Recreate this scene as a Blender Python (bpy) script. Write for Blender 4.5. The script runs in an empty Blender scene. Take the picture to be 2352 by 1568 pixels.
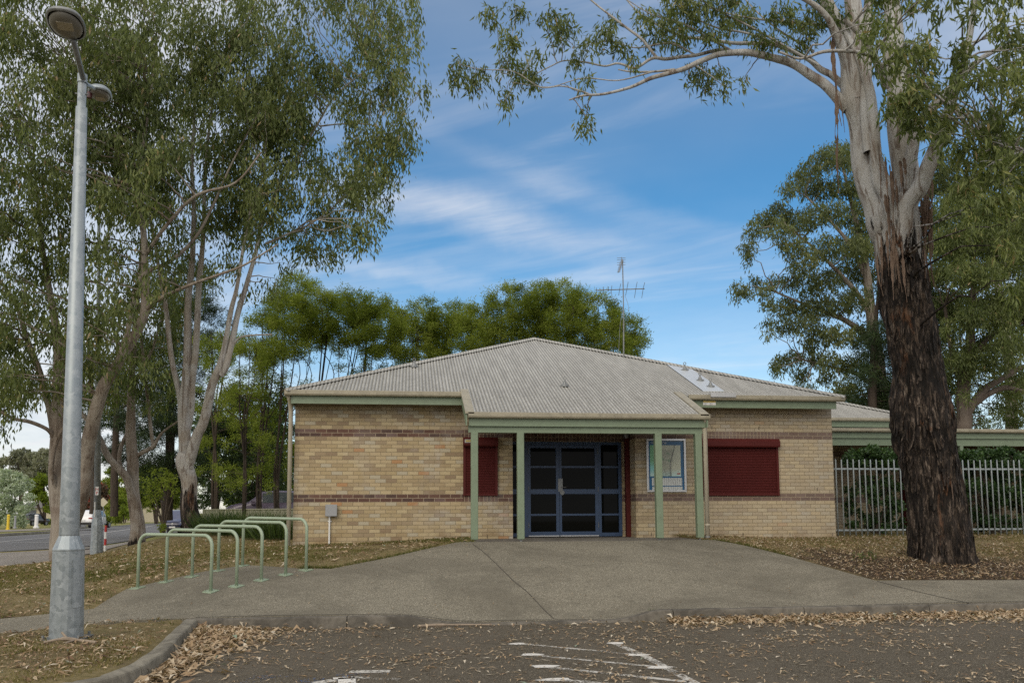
import bpy, bmesh, math, random
import numpy as np
from mathutils import Vector, Matrix
from math import radians, tan, sin, cos, pi, sqrt, atan2, floor

sc = bpy.context.scene
COL = sc.collection
random.seed(7)
rng = np.random.default_rng(11)

# ------------------------------------------------------------------ camera
F, PXC, HOR, EYE = 1950.0, 1176.0, 1172.0, 1.55
TH, PH, RL = radians(6.9), radians(5.57), 0.0045
f0 = np.array([sin(TH) * cos(PH), cos(TH) * cos(PH), sin(PH)])
r0 = np.array([cos(TH), -sin(TH), 0.0])
u0 = np.cross(r0, f0)
RV = r0 * cos(RL) - u0 * sin(RL)
UV = u0 * cos(RL) + r0 * sin(RL)
PYC = HOR - F * tan(PH)
CAM = np.array([0.0, 0.0, EYE])
cd = bpy.data.cameras.new('camera')
cam = bpy.data.objects.new('camera', cd)
COL.objects.link(cam)
cd.sensor_width = 36.0
cd.lens = F / 2352.0 * 36.0
cd.shift_y = (PYC - 784.0) / 2352.0
cd.clip_start, cd.clip_end = 0.1, 3000.0
cam.matrix_world = Matrix(((RV[0], UV[0], -f0[0], CAM[0]), (RV[1], UV[1], -f0[1], CAM[1]),
                           (RV[2], UV[2], -f0[2], CAM[2]), (0, 0, 0, 1)))
sc.camera = cam

# ------------------------------------------------------------------ light, sky, exposure
SUN_EL, SUN_AZ = 33.0, 205.0          # azimuth clockwise from +y
sd = bpy.data.lights.new('sun', 'SUN')
sd.energy, sd.angle, sd.color = 1.0, radians(50), (1.0, 0.88, 0.70)
sun = bpy.data.objects.new('sun', sd)
COL.objects.link(sun)
_sv = Vector((sin(radians(SUN_AZ)) * cos(radians(SUN_EL)), cos(radians(SUN_AZ)) * cos(radians(SUN_EL)), sin(radians(SUN_EL))))
sun.rotation_euler = _sv.to_track_quat('Z', 'Y').to_euler()
sc.view_settings.view_transform = 'Standard'
sc.view_settings.look = 'None'
sc.view_settings.gamma = 1.0
sc.view_settings.use_curve_mapping = False
sc.view_settings.exposure = 0.85
sc.cycles.max_bounces = 6
sc.cycles.diffuse_bounces = 3
sc.cycles.transmission_bounces = 4
sc.cycles.transparent_max_bounces = 6
sc.cycles.use_denoising = False


class NT:
    """small node tree writer"""
    def __init__(self, tree):
        self.t = tree
        tree.nodes.clear()

    def n(self, kind, **kw):
        nd = self.t.nodes.new(kind)
        for k, v in kw.items():
            if k.startswith('i_'):
                key = k[2:]
                s = nd.inputs[int(key)] if key.isdigit() else nd.inputs[key.replace('_', ' ')]
                self.put(s, v)
            else:
                setattr(nd, k, v)
        return nd

    def put(self, s, v):
        if isinstance(v, bpy.types.NodeSocket):
            self.t.links.new(v, s)
        elif isinstance(v, bpy.types.Node):
            self.t.links.new(v.outputs[0], s)
        else:
            s.default_value = v

    def m(self, op, a, b=0.0, c=None, clamp=False):
        nd = self.n('ShaderNodeMath', operation=op, use_clamp=clamp)
        self.put(nd.inputs[0], a)
        self.put(nd.inputs[1], b)
        if c is not None:
            self.put(nd.inputs[2], c)
        return nd.outputs[0]

    def vm(self, op, a, b):
        nd = self.n('ShaderNodeVectorMath', operation=op)
        self.put(nd.inputs[0], a)
        self.put(nd.inputs[1], b)
        return nd

    def mix(self, f, a, b, bt='MIX'):
        nd = self.n('ShaderNodeMix', data_type='RGBA', blend_type=bt)
        self.put(nd.inputs[0], f)
        self.put(nd.inputs[6], a if not isinstance(a, tuple) else (*a[:3], 1))
        self.put(nd.inputs[7], b if not isinstance(b, tuple) else (*b[:3], 1))
        return nd.outputs[2]

    def ramp(self, f, stops, interp='LINEAR'):
        nd = self.n('ShaderNodeValToRGB')
        nd.color_ramp.interpolation = interp
        e = nd.color_ramp.elements
        while len(e) > 1:
            e.remove(e[-1])
        for i, (p, c) in enumerate(stops):
            x = e[0] if i == 0 else e.new(p)
            x.position = p
            x.color = (*c[:3], 1) if isinstance(c, tuple) else (c, c, c, 1)
        self.put(nd.inputs[0], f)
        return nd.outputs[0]

    def noise(self, vec, scale, detail=3.0, rough=0.55, dist=0.0):
        nd = self.n('ShaderNodeTexNoise')
        self.put(nd.inputs['Vector'], vec)
        self.put(nd.inputs['Scale'], scale)
        nd.inputs['Detail'].default_value = detail
        nd.inputs['Roughness'].default_value = rough
        nd.inputs['Distortion'].default_value = dist
        return nd.outputs[0]

    def xyz(self, x, y, z):
        nd = self.n('ShaderNodeCombineXYZ')
        for i, v in enumerate((x, y, z)):
            self.put(nd.inputs[i], v)
        return nd.outputs[0]

    def sep(self, v):
        nd = self.n('ShaderNodeSeparateXYZ')
        self.put(nd.inputs[0], v)
        return nd.outputs

    def sstep(self, x, lo, hi):
        nd = self.n('ShaderNodeMapRange', interpolation_type='SMOOTHSTEP')
        self.put(nd.inputs[0], x)
        nd.inputs[1].default_value, nd.inputs[2].default_value = lo, hi
        return nd.outputs[0]


world = bpy.data.worlds.new('World')
sc.world = world
world.use_nodes = True
w = NT(world.node_tree)
tc = w.n('ShaderNodeTexCoord').outputs['Generated']
sky = w.n('ShaderNodeTexSky', sky_type='NISHITA', sun_disc=False)
sky.sun_elevation = radians(SUN_EL)
sky.sun_rotation = radians(SUN_AZ)
sky.air_density, sky.dust_density, sky.ozone_density = 1.0, 0.4, 3.0
hsv = w.n('ShaderNodeHueSaturation', i_Hue=0.492, i_Saturation=1.30, i_Value=0.70, i_Color=sky.outputs[0])
dx, dy, dz = w.sep(tc)
dzp = w.m('MAXIMUM', dz, 0.0)
den = w.m('ADD', dzp, 0.16)
pu, pv = w.m('DIVIDE', dx, den), w.m('DIVIDE', dy, den)
# cirrus: noise on a cloud plane, stretched along the wind
rot = w.n('ShaderNodeVectorRotate', rotation_type='Z_AXIS', i_Vector=w.xyz(pu, pv, 0.0), i_Angle=radians(28))
st = w.vm('MULTIPLY', rot.outputs[0], (0.55, 2.1, 1.0)).outputs[0]
cn = w.noise(st, 1.5, 9.0, 0.58, 0.7)
cn2 = w.noise(w.xyz(pu, pv, 3.0), 0.9, 5.0, 0.55, 0.3)
thin = w.sstep(cn, 0.44, 0.80)
veil = w.sstep(cn2, 0.40, 0.75)
# two long streaks across the blue, along straight lines of sight
ay = w.m('MAXIMUM', dy, 0.05)
ga, gb = w.m('DIVIDE', dx, ay), w.m('DIVIDE', dz, ay)


def streak(a0, b0, slope, width, x0, x1, curve=0.0):
    wob = w.m('MULTIPLY', w.m('SUBTRACT', w.noise(w.xyz(ga, gb, 1.0), 4.0, 6.0, 0.6), 0.5), 0.10)
    da = w.m('SUBTRACT', ga, a0)
    line = w.m('ADD', w.m('MULTIPLY_ADD', da, slope, b0), w.m('MULTIPLY', w.m('MULTIPLY', da, da), curve))
    d = w.m('ABSOLUTE', w.m('ADD', w.m('SUBTRACT', gb, line), wob))
    g = w.m('SUBTRACT', 1.0, w.sstep(d, 0.0, width))
    return w.m('MULTIPLY', w.m('MULTIPLY', g, w.sstep(ga, x0 - 0.12, x0 + 0.1)), w.m('SUBTRACT', 1.0, w.sstep(ga, x1 - 0.2, x1 + 0.15)))


s1 = streak(0.0, 0.375, -0.22, 0.045, -0.14, 0.26, 0.25)
s2 = streak(-0.03, 0.285, -0.17, 0.018, -0.14, 0.10)
s3 = streak(0.20, 0.40, -0.35, 0.03, 0.05, 0.40)
fine = w.sstep(w.noise(st, 6.0, 7.0, 0.62, 0.5), 0.3, 0.72)
smix = w.m('MULTIPLY', w.m('ADD', w.m('ADD', s1, w.m('MULTIPLY', s2, 0.7)), w.m('MULTIPLY', s3, 0.35)), w.m('MULTIPLY_ADD', fine, 0.6, 0.4))
# overcast everywhere but the window of blue ahead
az = w.m('ARCTAN2', dx, dy)
left = w.m('SUBTRACT', 1.0, w.sstep(az, -0.36, -0.10))
right = w.sstep(az, 0.50, 0.95)
high = w.sstep(dz, 0.52, 0.78)
over = w.m('MAXIMUM', w.m('MAXIMUM', w.m('MULTIPLY', left, w.m('MULTIPLY_ADD', w.sstep(az, -1.1, -0.6), -0.28, 1.0)), right), high)
low = w.m('MULTIPLY', w.m('SUBTRACT', 1.0, w.sstep(dz, 0.0, 0.36)), 0.30)
cl = w.m('MULTIPLY', thin, 0.28)
cl = w.m('ADD', cl, w.m('MULTIPLY', veil, 0.10))
cl = w.m('ADD', cl, w.m('MULTIPLY', smix, 0.44))
cl = w.m('ADD', cl, low)
cl = w.m('ADD', cl, w.m('MULTIPLY', w.sstep(dz, 0.30, 0.52), 0.13))
cl = w.m('ADD', cl, w.m('MULTIPLY', over, 0.66), clamp=True)
ccol = w.ramp(w.noise(w.xyz(pu, pv, 7.0), 2.2, 4.0, 0.6), [(0.3, (0.66, 0.68, 0.76)), (0.7, (0.90, 0.89, 0.90))])
ccol = w.mix(1.0, ccol, (6.9, 6.7, 6.35), 'MULTIPLY')
skyc = w.mix(1.0, hsv.outputs[0], (1.0, 1.0, 1.0), 'MULTIPLY')
w.n('ShaderNodeOutputWorld', i_Surface=w.n('ShaderNodeBackground', i_Color=w.mix(cl, skyc, ccol), i_Strength=0.1))


# ------------------------------------------------------------------ projection helpers (photo grid 2352 x 1568)
def ray(x, y):
    return f0 + RV * ((x - PXC) / F) - UV * ((y - PYC) / F)


def P(x, y, d):
    return CAM + ray(x, y) * d


def PY(x, y, Y):
    r = ray(x, y)
    return CAM + r * (Y / r[1])


def PZ(x, y, z):
    r = ray(x, y)
    return CAM + r * ((z - EYE) / r[2])


# ------------------------------------------------------------------ mesh helpers
ORG = {}


def setmesh(name, V, faces_flat, sizes, smooth=False, attr=None):
    me = bpy.data.meshes.new(name)
    V = np.asarray(V, dtype=np.float32)
    me.vertices.add(len(V))
    me.vertices.foreach_set('co', V.ravel())
    idx = np.asarray(faces_flat, dtype=np.int32)
    sizes = np.asarray(sizes, dtype=np.int32)
    me.loops.add(len(idx))
    me.loops.foreach_set('vertex_index', idx)
    me.polygons.add(len(sizes))
    st_ = np.zeros(len(sizes), dtype=np.int32)
    st_[1:] = np.cumsum(sizes)[:-1]
    me.polygons.foreach_set('loop_start', st_)
    try:
        me.polygons.foreach_set('loop_total', sizes)
    except Exception:
        pass
    me.polygons.foreach_set('use_smooth', np.full(len(sizes), bool(smooth)))
    me.update(calc_edges=True)
    if attr is not None:
        a = me.attributes.new('tint', 'FLOAT', 'FACE')
        a.data.foreach_set('value', np.asarray(attr, dtype=np.float32))
    return me


def link(name, me, mat, parent=None):
    o = bpy.data.objects.new(name, me)
    COL.objects.link(o)
    if mat is not None:
        for mm in (mat if isinstance(mat, (list, tuple)) else [mat]):
            me.materials.append(mm)
    if parent is not None:
        o.parent = parent
        ORG[o.name] = ORG.get(parent.name, np.zeros(3))
    return o


def tag(o, label=None, cat=None, group=None, kind=None):
    if label:
        o['label'] = label
    if cat:
        o['category'] = cat
    if group:
        o['group'] = group
    if kind:
        o['kind'] = kind
    return o


def thing(name, label, cat, loc=(0, 0, 0), group=None):
    o = bpy.data.objects.new(name, None)
    COL.objects.link(o)
    o.empty_display_size = 0.2
    o.location = [float(v) for v in loc]
    ORG[o.name] = np.array(loc, dtype=float)
    return tag(o, label, cat, group)


def copy_thing(o, parent=None):
    c = o.copy()
    COL.objects.link(c)
    if parent is not None:
        c.parent = parent
    for ch in list(o.children):
        copy_thing(ch, c)
    return c


class MB:
    def __init__(self):
        self.V, self.F = [], []

    def add(self, verts, faces):
        b = len(self.V)
        self.V.extend([tuple(float(c) for c in v) for v in verts])
        self.F.extend([tuple(i + b for i in f) for f in faces])
        return self

    def box(self, a, b, bev=0.0):
        x0, y0, z0 = a
        x1, y1, z1 = b
        if bev <= 0:
            v = [(x0, y0, z0), (x1, y0, z0), (x1, y1, z0), (x0, y1, z0), (x0, y0, z1), (x1, y0, z1), (x1, y1, z1), (x0, y1, z1)]
            return self.add(v, [(0, 3, 2, 1), (4, 5, 6, 7), (0, 1, 5, 4), (1, 2, 6, 5), (2, 3, 7, 6), (3, 0, 4, 7)])
        bm = bmesh.new()
        bmesh.ops.create_cube(bm, size=1.0)
        for v in bm.verts:
            v.co = Vector(((x0 + x1) / 2 + v.co.x * (x1 - x0), (y0 + y1) / 2 + v.co.y * (y1 - y0), (z0 + z1) / 2 + v.co.z * (z1 - z0)))
        bmesh.ops.bevel(bm, geom=bm.edges[:], offset=bev, segments=2, affect='EDGES', profile=0.5)
        bm.verts.index_update()
        self.add([v.co for v in bm.verts], [[v.index for v in f.verts] for f in bm.faces])
        bm.free()
        return self

    def tube(self, pts, rad, n=8, caps=True):
        pts = np.array(pts, dtype=float)
        k = len(pts)
        rad = np.broadcast_to(np.asarray(rad, dtype=float), (k,))
        V, Fc = tube_arrays(pts, rad, n)
        fl = [tuple(f) for f in Fc]
        if caps:
            fl.append(tuple(range(n - 1, -1, -1)))
            fl.append(tuple((k - 1) * n + i for i in range(n)))
        return self.add(V, fl)

    def lathe(self, prof, n=24, c=(0, 0, 0), caps=True):
        V, Fc = [], []
        for r, z in prof:
            for i in range(n):
                a = 2 * pi * i / n
                V.append((c[0] + r * cos(a), c[1] + r * sin(a), c[2] + z))
        k = len(prof)
        for j in range(k - 1):
            for i in range(n):
                Fc.append((j * n + i, j * n + (i + 1) % n, (j + 1) * n + (i + 1) % n, (j + 1) * n + i))
        if caps:
            Fc.append(tuple(range(n - 1, -1, -1)))
            Fc.append(tuple((k - 1) * n + i for i in range(n)))
        return self.add(V, Fc)

    def extrude(self, poly, axis, a, b):
        """poly: 2D points; axis 0 -> (y,z), 1 -> (x,z), 2 -> (x,y)"""
        n = len(poly)

        def mk(p, t):
            return (t, p[0], p[1]) if axis == 0 else ((p[0], t, p[1]) if axis == 1 else (p[0], p[1], t))
        V = [mk(p, a) for p in poly] + [mk(p, b) for p in poly]
        Fc = [tuple(range(n)), tuple(range(2 * n - 1, n - 1, -1))]
        Fc += [(i, i + n, (i + 1) % n + n, (i + 1) % n) for i in range(n)]
        return self.add(V, Fc)

    def quad(self, a, b, c, d):
        return self.add([a, b, c, d], [(0, 1, 2, 3)])

    def build(self, name, mat, parent=None, smooth=False, local=False, fix=True):
        V = np.array(self.V, dtype=float)
        if parent is not None and not local:
            V = V - ORG.get(parent.name, np.zeros(3))
        me = setmesh(name, V, [i for f in self.F for i in f], [len(f) for f in self.F], smooth)
        if fix:
            bm = bmesh.new()
            bm.from_mesh(me)
            bmesh.ops.recalc_face_normals(bm, faces=bm.faces[:])
            bm.to_mesh(me)
            bm.free()
        return link(name, me, mat, parent)


def tube_arrays(pts, rad, n, phase=0.0):
    k = len(pts)
    T = np.zeros_like(pts)
    T[1:-1] = pts[2:] - pts[:-2]
    T[0], T[-1] = pts[1] - pts[0], pts[-1] - pts[-2]
    T /= np.maximum(np.linalg.norm(T, axis=1, keepdims=True), 1e-9)
    a = np.array([1.0, 0, 0]) if abs(T[0][0]) < 0.8 else np.array([0, 1.0, 0])
    u = a - T[0] * (a @ T[0])
    u /= np.linalg.norm(u)
    ang = np.arange(n) * 2 * pi / n + phase
    V = np.zeros((k, n, 3))
    for i in range(k):
        u = u - T[i] * (u @ T[i])
        u /= max(np.linalg.norm(u), 1e-9)
        v = np.cross(T[i], u)
        V[i] = pts[i] + rad[i] * (np.cos(ang)[:, None] * u + np.sin(ang)[:, None] * v)
    j, i = np.meshgrid(np.arange(k - 1), np.arange(n), indexing='ij')
    i2 = (i + 1) % n
    Fc = np.stack([j * n + i, j * n + i2, (j + 1) * n + i2, (j + 1) * n + i], axis=-1).reshape(-1, 4)
    return V.reshape(-1, 3), Fc


def spline(pts, step=None, sub=6):
    """Catmull-Rom through rows of any width"""
    p = np.array(pts, dtype=float)
    if len(p) < 3:
        t = np.linspace(0, 1, sub + 1)[:, None]
        return p[0] * (1 - t) + p[1] * t
    q = np.vstack([2 * p[0] - p[1], p, 2 * p[-1] - p[-2]])
    out = []
    for i in range(1, len(q) - 2):
        s = sub if step is None else max(2, int(np.linalg.norm((q[i + 1] - q[i])[:3]) / step))
        for t in np.linspace(0, 1, s, endpoint=False):
            a, b, c, d = q[i - 1], q[i], q[i + 1], q[i + 2]
            out.append(0.5 * (2 * b + (c - a) * t + (2 * a - 5 * b + 4 * c - d) * t * t + (3 * b - a - 3 * c + d) * t ** 3))
    out.append(p[-1])
    return np.array(out)


def inpoly(px, py, poly):
    px, py = np.asarray(px, float), np.asarray(py, float)
    res = np.zeros(px.shape, bool)
    n = len(poly)
    for i in range(n):
        x1, y1 = poly[i][:2]
        x2, y2 = poly[(i + 1) % n][:2]
        c = ((y1 > py) != (y2 > py)) & (px < (x2 - x1) * (py - y1) / (y2 - y1 + 1e-12) + x1)
        res ^= c
    return res


def vnoise(x, y, z):
    """cheap smooth value noise on arrays, 0..1"""
    xi, yi, zi = np.floor(x).astype(np.int64), np.floor(y).astype(np.int64), np.floor(z).astype(np.int64)
    fx, fy, fz = x - xi, y - yi, z - zi
    fx, fy, fz = fx * fx * (3 - 2 * fx), fy * fy * (3 - 2 * fy), fz * fz * (3 - 2 * fz)

    def h(a, b, c):
        k = (a * 374761393 + b * 668265263 + c * 2147483647 + 1442695) & 0x7fffffff
        k = ((k ^ (k >> 13)) * 1274126177) & 0x7fffffff
        return ((k ^ (k >> 16)) & 0xffff) / 65535.0
    r = 0
    for a in (0, 1):
        for b in (0, 1):
            for c in (0, 1):
                r = r + h(xi + a, yi + b, zi + c) * (fx if a else 1 - fx) * (fy if b else 1 - fy) * (fz if c else 1 - fz)
    return r


# ------------------------------------------------------------------ materials
def mat(name):
    m_ = bpy.data.materials.new(name)
    m_.use_nodes = True
    return m_, NT(m_.node_tree)


def finish(t, color, rough=0.8, metal=0.0, bump=None, bstr=0.3, bdist=0.02, spec=0.5, normal=None, coat=0.0):
    b = t.n('ShaderNodeBsdfPrincipled')
    t.put(b.inputs['Base Color'], color if not isinstance(color, tuple) else (*color[:3], 1))
    t.put(b.inputs['Roughness'], rough)
    t.put(b.inputs['Metallic'], metal)
    t.put(b.inputs['Specular IOR Level'], spec)
    t.put(b.inputs['Coat Weight'], coat)
    if bump is not None:
        bn = t.n('ShaderNodeBump', i_Strength=bstr, i_Distance=bdist, i_Height=bump)
        t.put(b.inputs['Normal'], bn.outputs[0])
    t.n('ShaderNodeOutputMaterial', i_Surface=b.outputs[0])
    return b


def pos(t):
    return t.n('ShaderNodeNewGeometry').outputs['Position']


def objc(t):
    return t.n('ShaderNodeTexCoord').outputs['Object']


def paint(name, col, rough=0.5, metal=0.0, var=0.12, scale=6.0, dirt=None, coat=0.0, spec=0.5):
    m_, t = mat(name)
    p = pos(t)
    nz = t.noise(p, scale, 5.0, 0.6)
    c = t.mix(t.m('MULTIPLY', t.sstep(nz, 0.35, 0.75), var * 2), col, tuple(x * 0.55 for x in col))
    if dirt:
        c = t.mix(t.m('MULTIPLY', t.sstep(t.noise(p, scale * 3, 6.0, 0.7), 0.5, 0.8), 0.6), c, dirt)
    finish(t, c, rough, metal, coat=coat, spec=spec)
    return m_


M = {}


def brick_material(name, soldier=False):
    m_, t = mat(name)
    p = pos(t)
    x, y, z = t.sep(p)
    H, W = 0.0856, 0.240
    if soldier:
        H, W = 0.1712, 0.0856
    u = t.m('ADD', t.m('ADD', x, y), 40.0)
    zz = t.m('DIVIDE', t.m('SUBTRACT', z, 1.752 - 40 * 0.1712), H)
    row = t.m('FLOOR', zz)
    fz = t.m('FRACT', zz)
    uu = t.m('ADD', t.m('DIVIDE', u, W), 0.0 if soldier else t.m('MULTIPLY', t.m('FLOORED_MODULO', row, 2.0), 0.5))
    cl_ = t.m('FLOOR', uu)
    fu = t.m('FRACT', uu)
    wn = t.n('ShaderNodeTexWhiteNoise', noise_dimensions='2D', i_Vector=t.xyz(cl_, row, 0.0))
    rnd = wn.outputs[0]
    wn2 = t.n('ShaderNodeTexWhiteNoise', noise_dimensions='2D', i_Vector=t.xyz(row, cl_, 5.0))
    cream = t.ramp(rnd, [(0.0, (0.375, 0.295, 0.170)), (0.2, (0.42, 0.335, 0.205)), (0.42, (0.345, 0.268, 0.160)), (0.60, (0.44, 0.36, 0.22)),
                         (0.74, (0.305, 0.235, 0.148)), (0.83, (0.40, 0.355, 0.26)), (0.94, (0.265, 0.198, 0.128)), (0.992, (0.38, 0.22, 0.11))], 'CONSTANT')
    brown = t.ramp(rnd, [(0.0, (0.108, 0.060, 0.046)), (0.3, (0.135, 0.076, 0.058)), (0.6, (0.086, 0.054, 0.046)), (0.85, (0.15, 0.10, 0.088))], 'CONSTANT')
    # old salts and grime on the face of the wall (stains with a shape of their own)
    salts = t.sstep(t.noise(p, 0.75, 4.0, 0.6, 0.5), 0.46, 0.66)
    salts2 = t.m('MULTIPLY', salts, t.m('MULTIPLY_ADD', wn2.outputs[0], 0.7, 0.1))
    pale = t.mix(t.m('MULTIPLY', salts2, 0.85), cream, (0.46, 0.44, 0.40))
    grime = t.m('MULTIPLY', t.sstep(t.noise(p, 1.5, 6.0, 0.65, 1.2), 0.56, 0.78), 0.38)
    pale = t.mix(grime, pale, (0.16, 0.13, 0.095))
    # the right hand wall has weathered paler than the left
    east = t.sstep(t.m('ADD', x, t.m('MULTIPLY', t.noise(p, 0.5, 3.0), 2.0)), 5.2, 8.0)
    pale = t.mix(t.m('MULTIPLY', east, 0.55), pale, t.mix(wn2.outputs[0], (0.50, 0.42, 0.29), (0.42, 0.37, 0.29)))
    brown = t.mix(t.m('MULTIPLY', east, 0.5), brown, (0.24, 0.185, 0.155))
    brn = t.mix(t.m('MULTIPLY', salts2, 0.6), brown, (0.27, 0.235, 0.21))
    if soldier:
        col = brn
    else:
        r40 = t.m('SUBTRACT', row, 80.0)
        b1 = t.m('MULTIPLY', t.m('GREATER_THAN', r40, -0.5), t.m('LESS_THAN', r40, 1.5))
        b2 = t.m('MULTIPLY', t.m('GREATER_THAN', r40, 16.5), t.m('LESS_THAN', r40, 18.5))
        col = t.mix(t.m('ADD', b1, b2), pale, brn)
    sp = t.noise(p, 55.0, 4.0, 0.7)
    col = t.mix(t.m('MULTIPLY', t.m('SUBTRACT', sp, 0.40, clamp=True), 0.7), col, t.mix(0.5, col, (0.10, 0.08, 0.06)))
    ez = t.m('MINIMUM', fz, t.m('SUBTRACT', 1.0, fz))
    eu = t.m('MINIMUM', fu, t.m('SUBTRACT', 1.0, fu))
    wob = t.m('MULTIPLY', t.m('SUBTRACT', t.noise(p, 40.0, 2.0), 0.5), 0.004)
    mz = t.m('LESS_THAN', t.m('ADD', t.m('MULTIPLY', ez, H), wob), 0.0048)
    mu = t.m('LESS_THAN', t.m('ADD', t.m('MULTIPLY', eu, W), wob), 0.0046)
    mor = t.m('MAXIMUM', mz, mu)
    mcol = t.mix(t.noise(p, 5.0, 4.0), (0.27, 0.22, 0.14), (0.15, 0.118, 0.072))  # mortar tone darkened to include the shade of the raked joints
    band_ = t.m('ADD', b1, b2) if not soldier else 1.0
    mcol = t.mix(t.m('MULTIPLY', band_, 0.9), mcol, (0.40, 0.33, 0.235))
    low = t.m('SUBTRACT', 1.0, t.sstep(z, 0.88, 1.25))
    col = t.mix(mor, col, mcol)
    damp = t.m('MULTIPLY', low, t.sstep(t.noise(p, 2.2, 4.0, 0.6), 0.42, 0.7))
    col = t.mix(t.m('MULTIPLY', damp, 0.6), col, (0.20, 0.13, 0.065))
    hgt = t.m('ADD', t.m('MULTIPLY', t.m('SUBTRACT', 1.0, mor), 1.0), t.m('MULTIPLY', sp, 0.35))
    finish(t, col, 0.92, bump=hgt, bstr=0.65, bdist=0.006, spec=0.25)
    return m_


def ground_material():
    m_, t = mat('ground_soil_grass')
    p = pos(t)
    x, y, z = t.sep(p)
    mulch = t.n('ShaderNodeAttribute', attribute_name='mulch').outputs['Fac']
    verge = t.n('ShaderNodeAttribute', attribute_name='verge').outputs['Fac']
    n1 = t.noise(p, 0.7, 6.0, 0.65, 0.6)
    n2 = t.noise(p, 14.0, 6.0, 0.7)
    n3 = t.noise(p, 60.0, 4.0, 0.7)
    gr = t.ramp(n2, [(0.25, (0.095, 0.084, 0.032)), (0.5, (0.175, 0.140, 0.064)), (0.75, (0.26, 0.20, 0.108))])
    soil = t.ramp(n3, [(0.25, (0.022, 0.015, 0.010)), (0.55, (0.056, 0.039, 0.025)), (0.8, (0.14, 0.10, 0.062))])
    f = t.m('ADD', t.sstep(n1, 0.42, 0.66), t.m('MULTIPLY_ADD', mulch, 1.6, -0.45), clamp=True)
    f = t.m('MULTIPLY', f, t.sstep(t.m('ADD', n2, t.m('MULTIPLY', mulch, 0.6)), 0.35, 0.6))
    c = t.mix(f, gr, soil)
    vg = t.ramp(t.noise(p, 0.35, 5.0, 0.6), [(0.3, (0.13, 0.155, 0.035)), (0.55, (0.22, 0.205, 0.07)), (0.75, (0.30, 0.25, 0.12))])
    c = t.mix(verge, c, vg)
    finish(t, c, 0.95, bump=n3, bstr=0.5, bdist=0.03, spec=0.2)
    return m_


def asphalt_material(name, base, speck, worn):
    m_, t = mat(name)
    p = pos(t)
    v = t.n('ShaderNodeTexVoronoi', i_Vector=p, i_Scale=130.0)
    wn = t.sep(v.outputs['Color'])[0]
    c = t.ramp(wn, [(0.0, tuple(b * 0.55 for b in base)), (0.55, base), (0.86, tuple(b * 1.5 for b in base)), (0.965, speck)])
    c = t.mix(t.m('MULTIPLY', t.sstep(t.noise(p, 0.45, 7.0, 0.7, 0.8), 0.38, 0.66), 0.75), c, worn)
    c = t.mix(t.m('MULTIPLY', t.sstep(t.noise(p, 2.6, 6.0, 0.7, 0.4), 0.52, 0.75), 0.5), c, tuple(b * 0.45 for b in base))
    fleck = t.sstep(t.noise(p, 70.0, 4.0, 0.75), 0.62, 0.72)
    c = t.mix(t.m('MULTIPLY', fleck, 0.55), c, tuple(min(1, s * 0.8) for s in speck))
    finish(t, c, 0.9, bump=v.outputs['Distance'], bstr=0.55, bdist=0.012, spec=0.3)
    return m_


def leaf_material(name, stops, trans=0.35, rough=0.5, spec=0.32):
    m_, t = mat(name)
    a = t.n('ShaderNodeAttribute', attribute_name='tint').outputs['Fac']
    c = t.ramp(a, stops)
    b = t.n('ShaderNodeBsdfPrincipled', i_Base_Color=c, i_Roughness=rough)
    b.inputs['Specular IOR Level'].default_value = spec
    tr = t.n('ShaderNodeBsdfTranslucent', i_Color=t.mix(1.0, c, (1.15, 1.25, 0.55), 'MULTIPLY'))
    t.n('ShaderNodeOutputMaterial', i_Surface=t.n('ShaderNodeMixShader', i_0=trans, i_1=b.outputs[0], i_2=tr.outputs[0]).outputs[0])
    return m_


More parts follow.
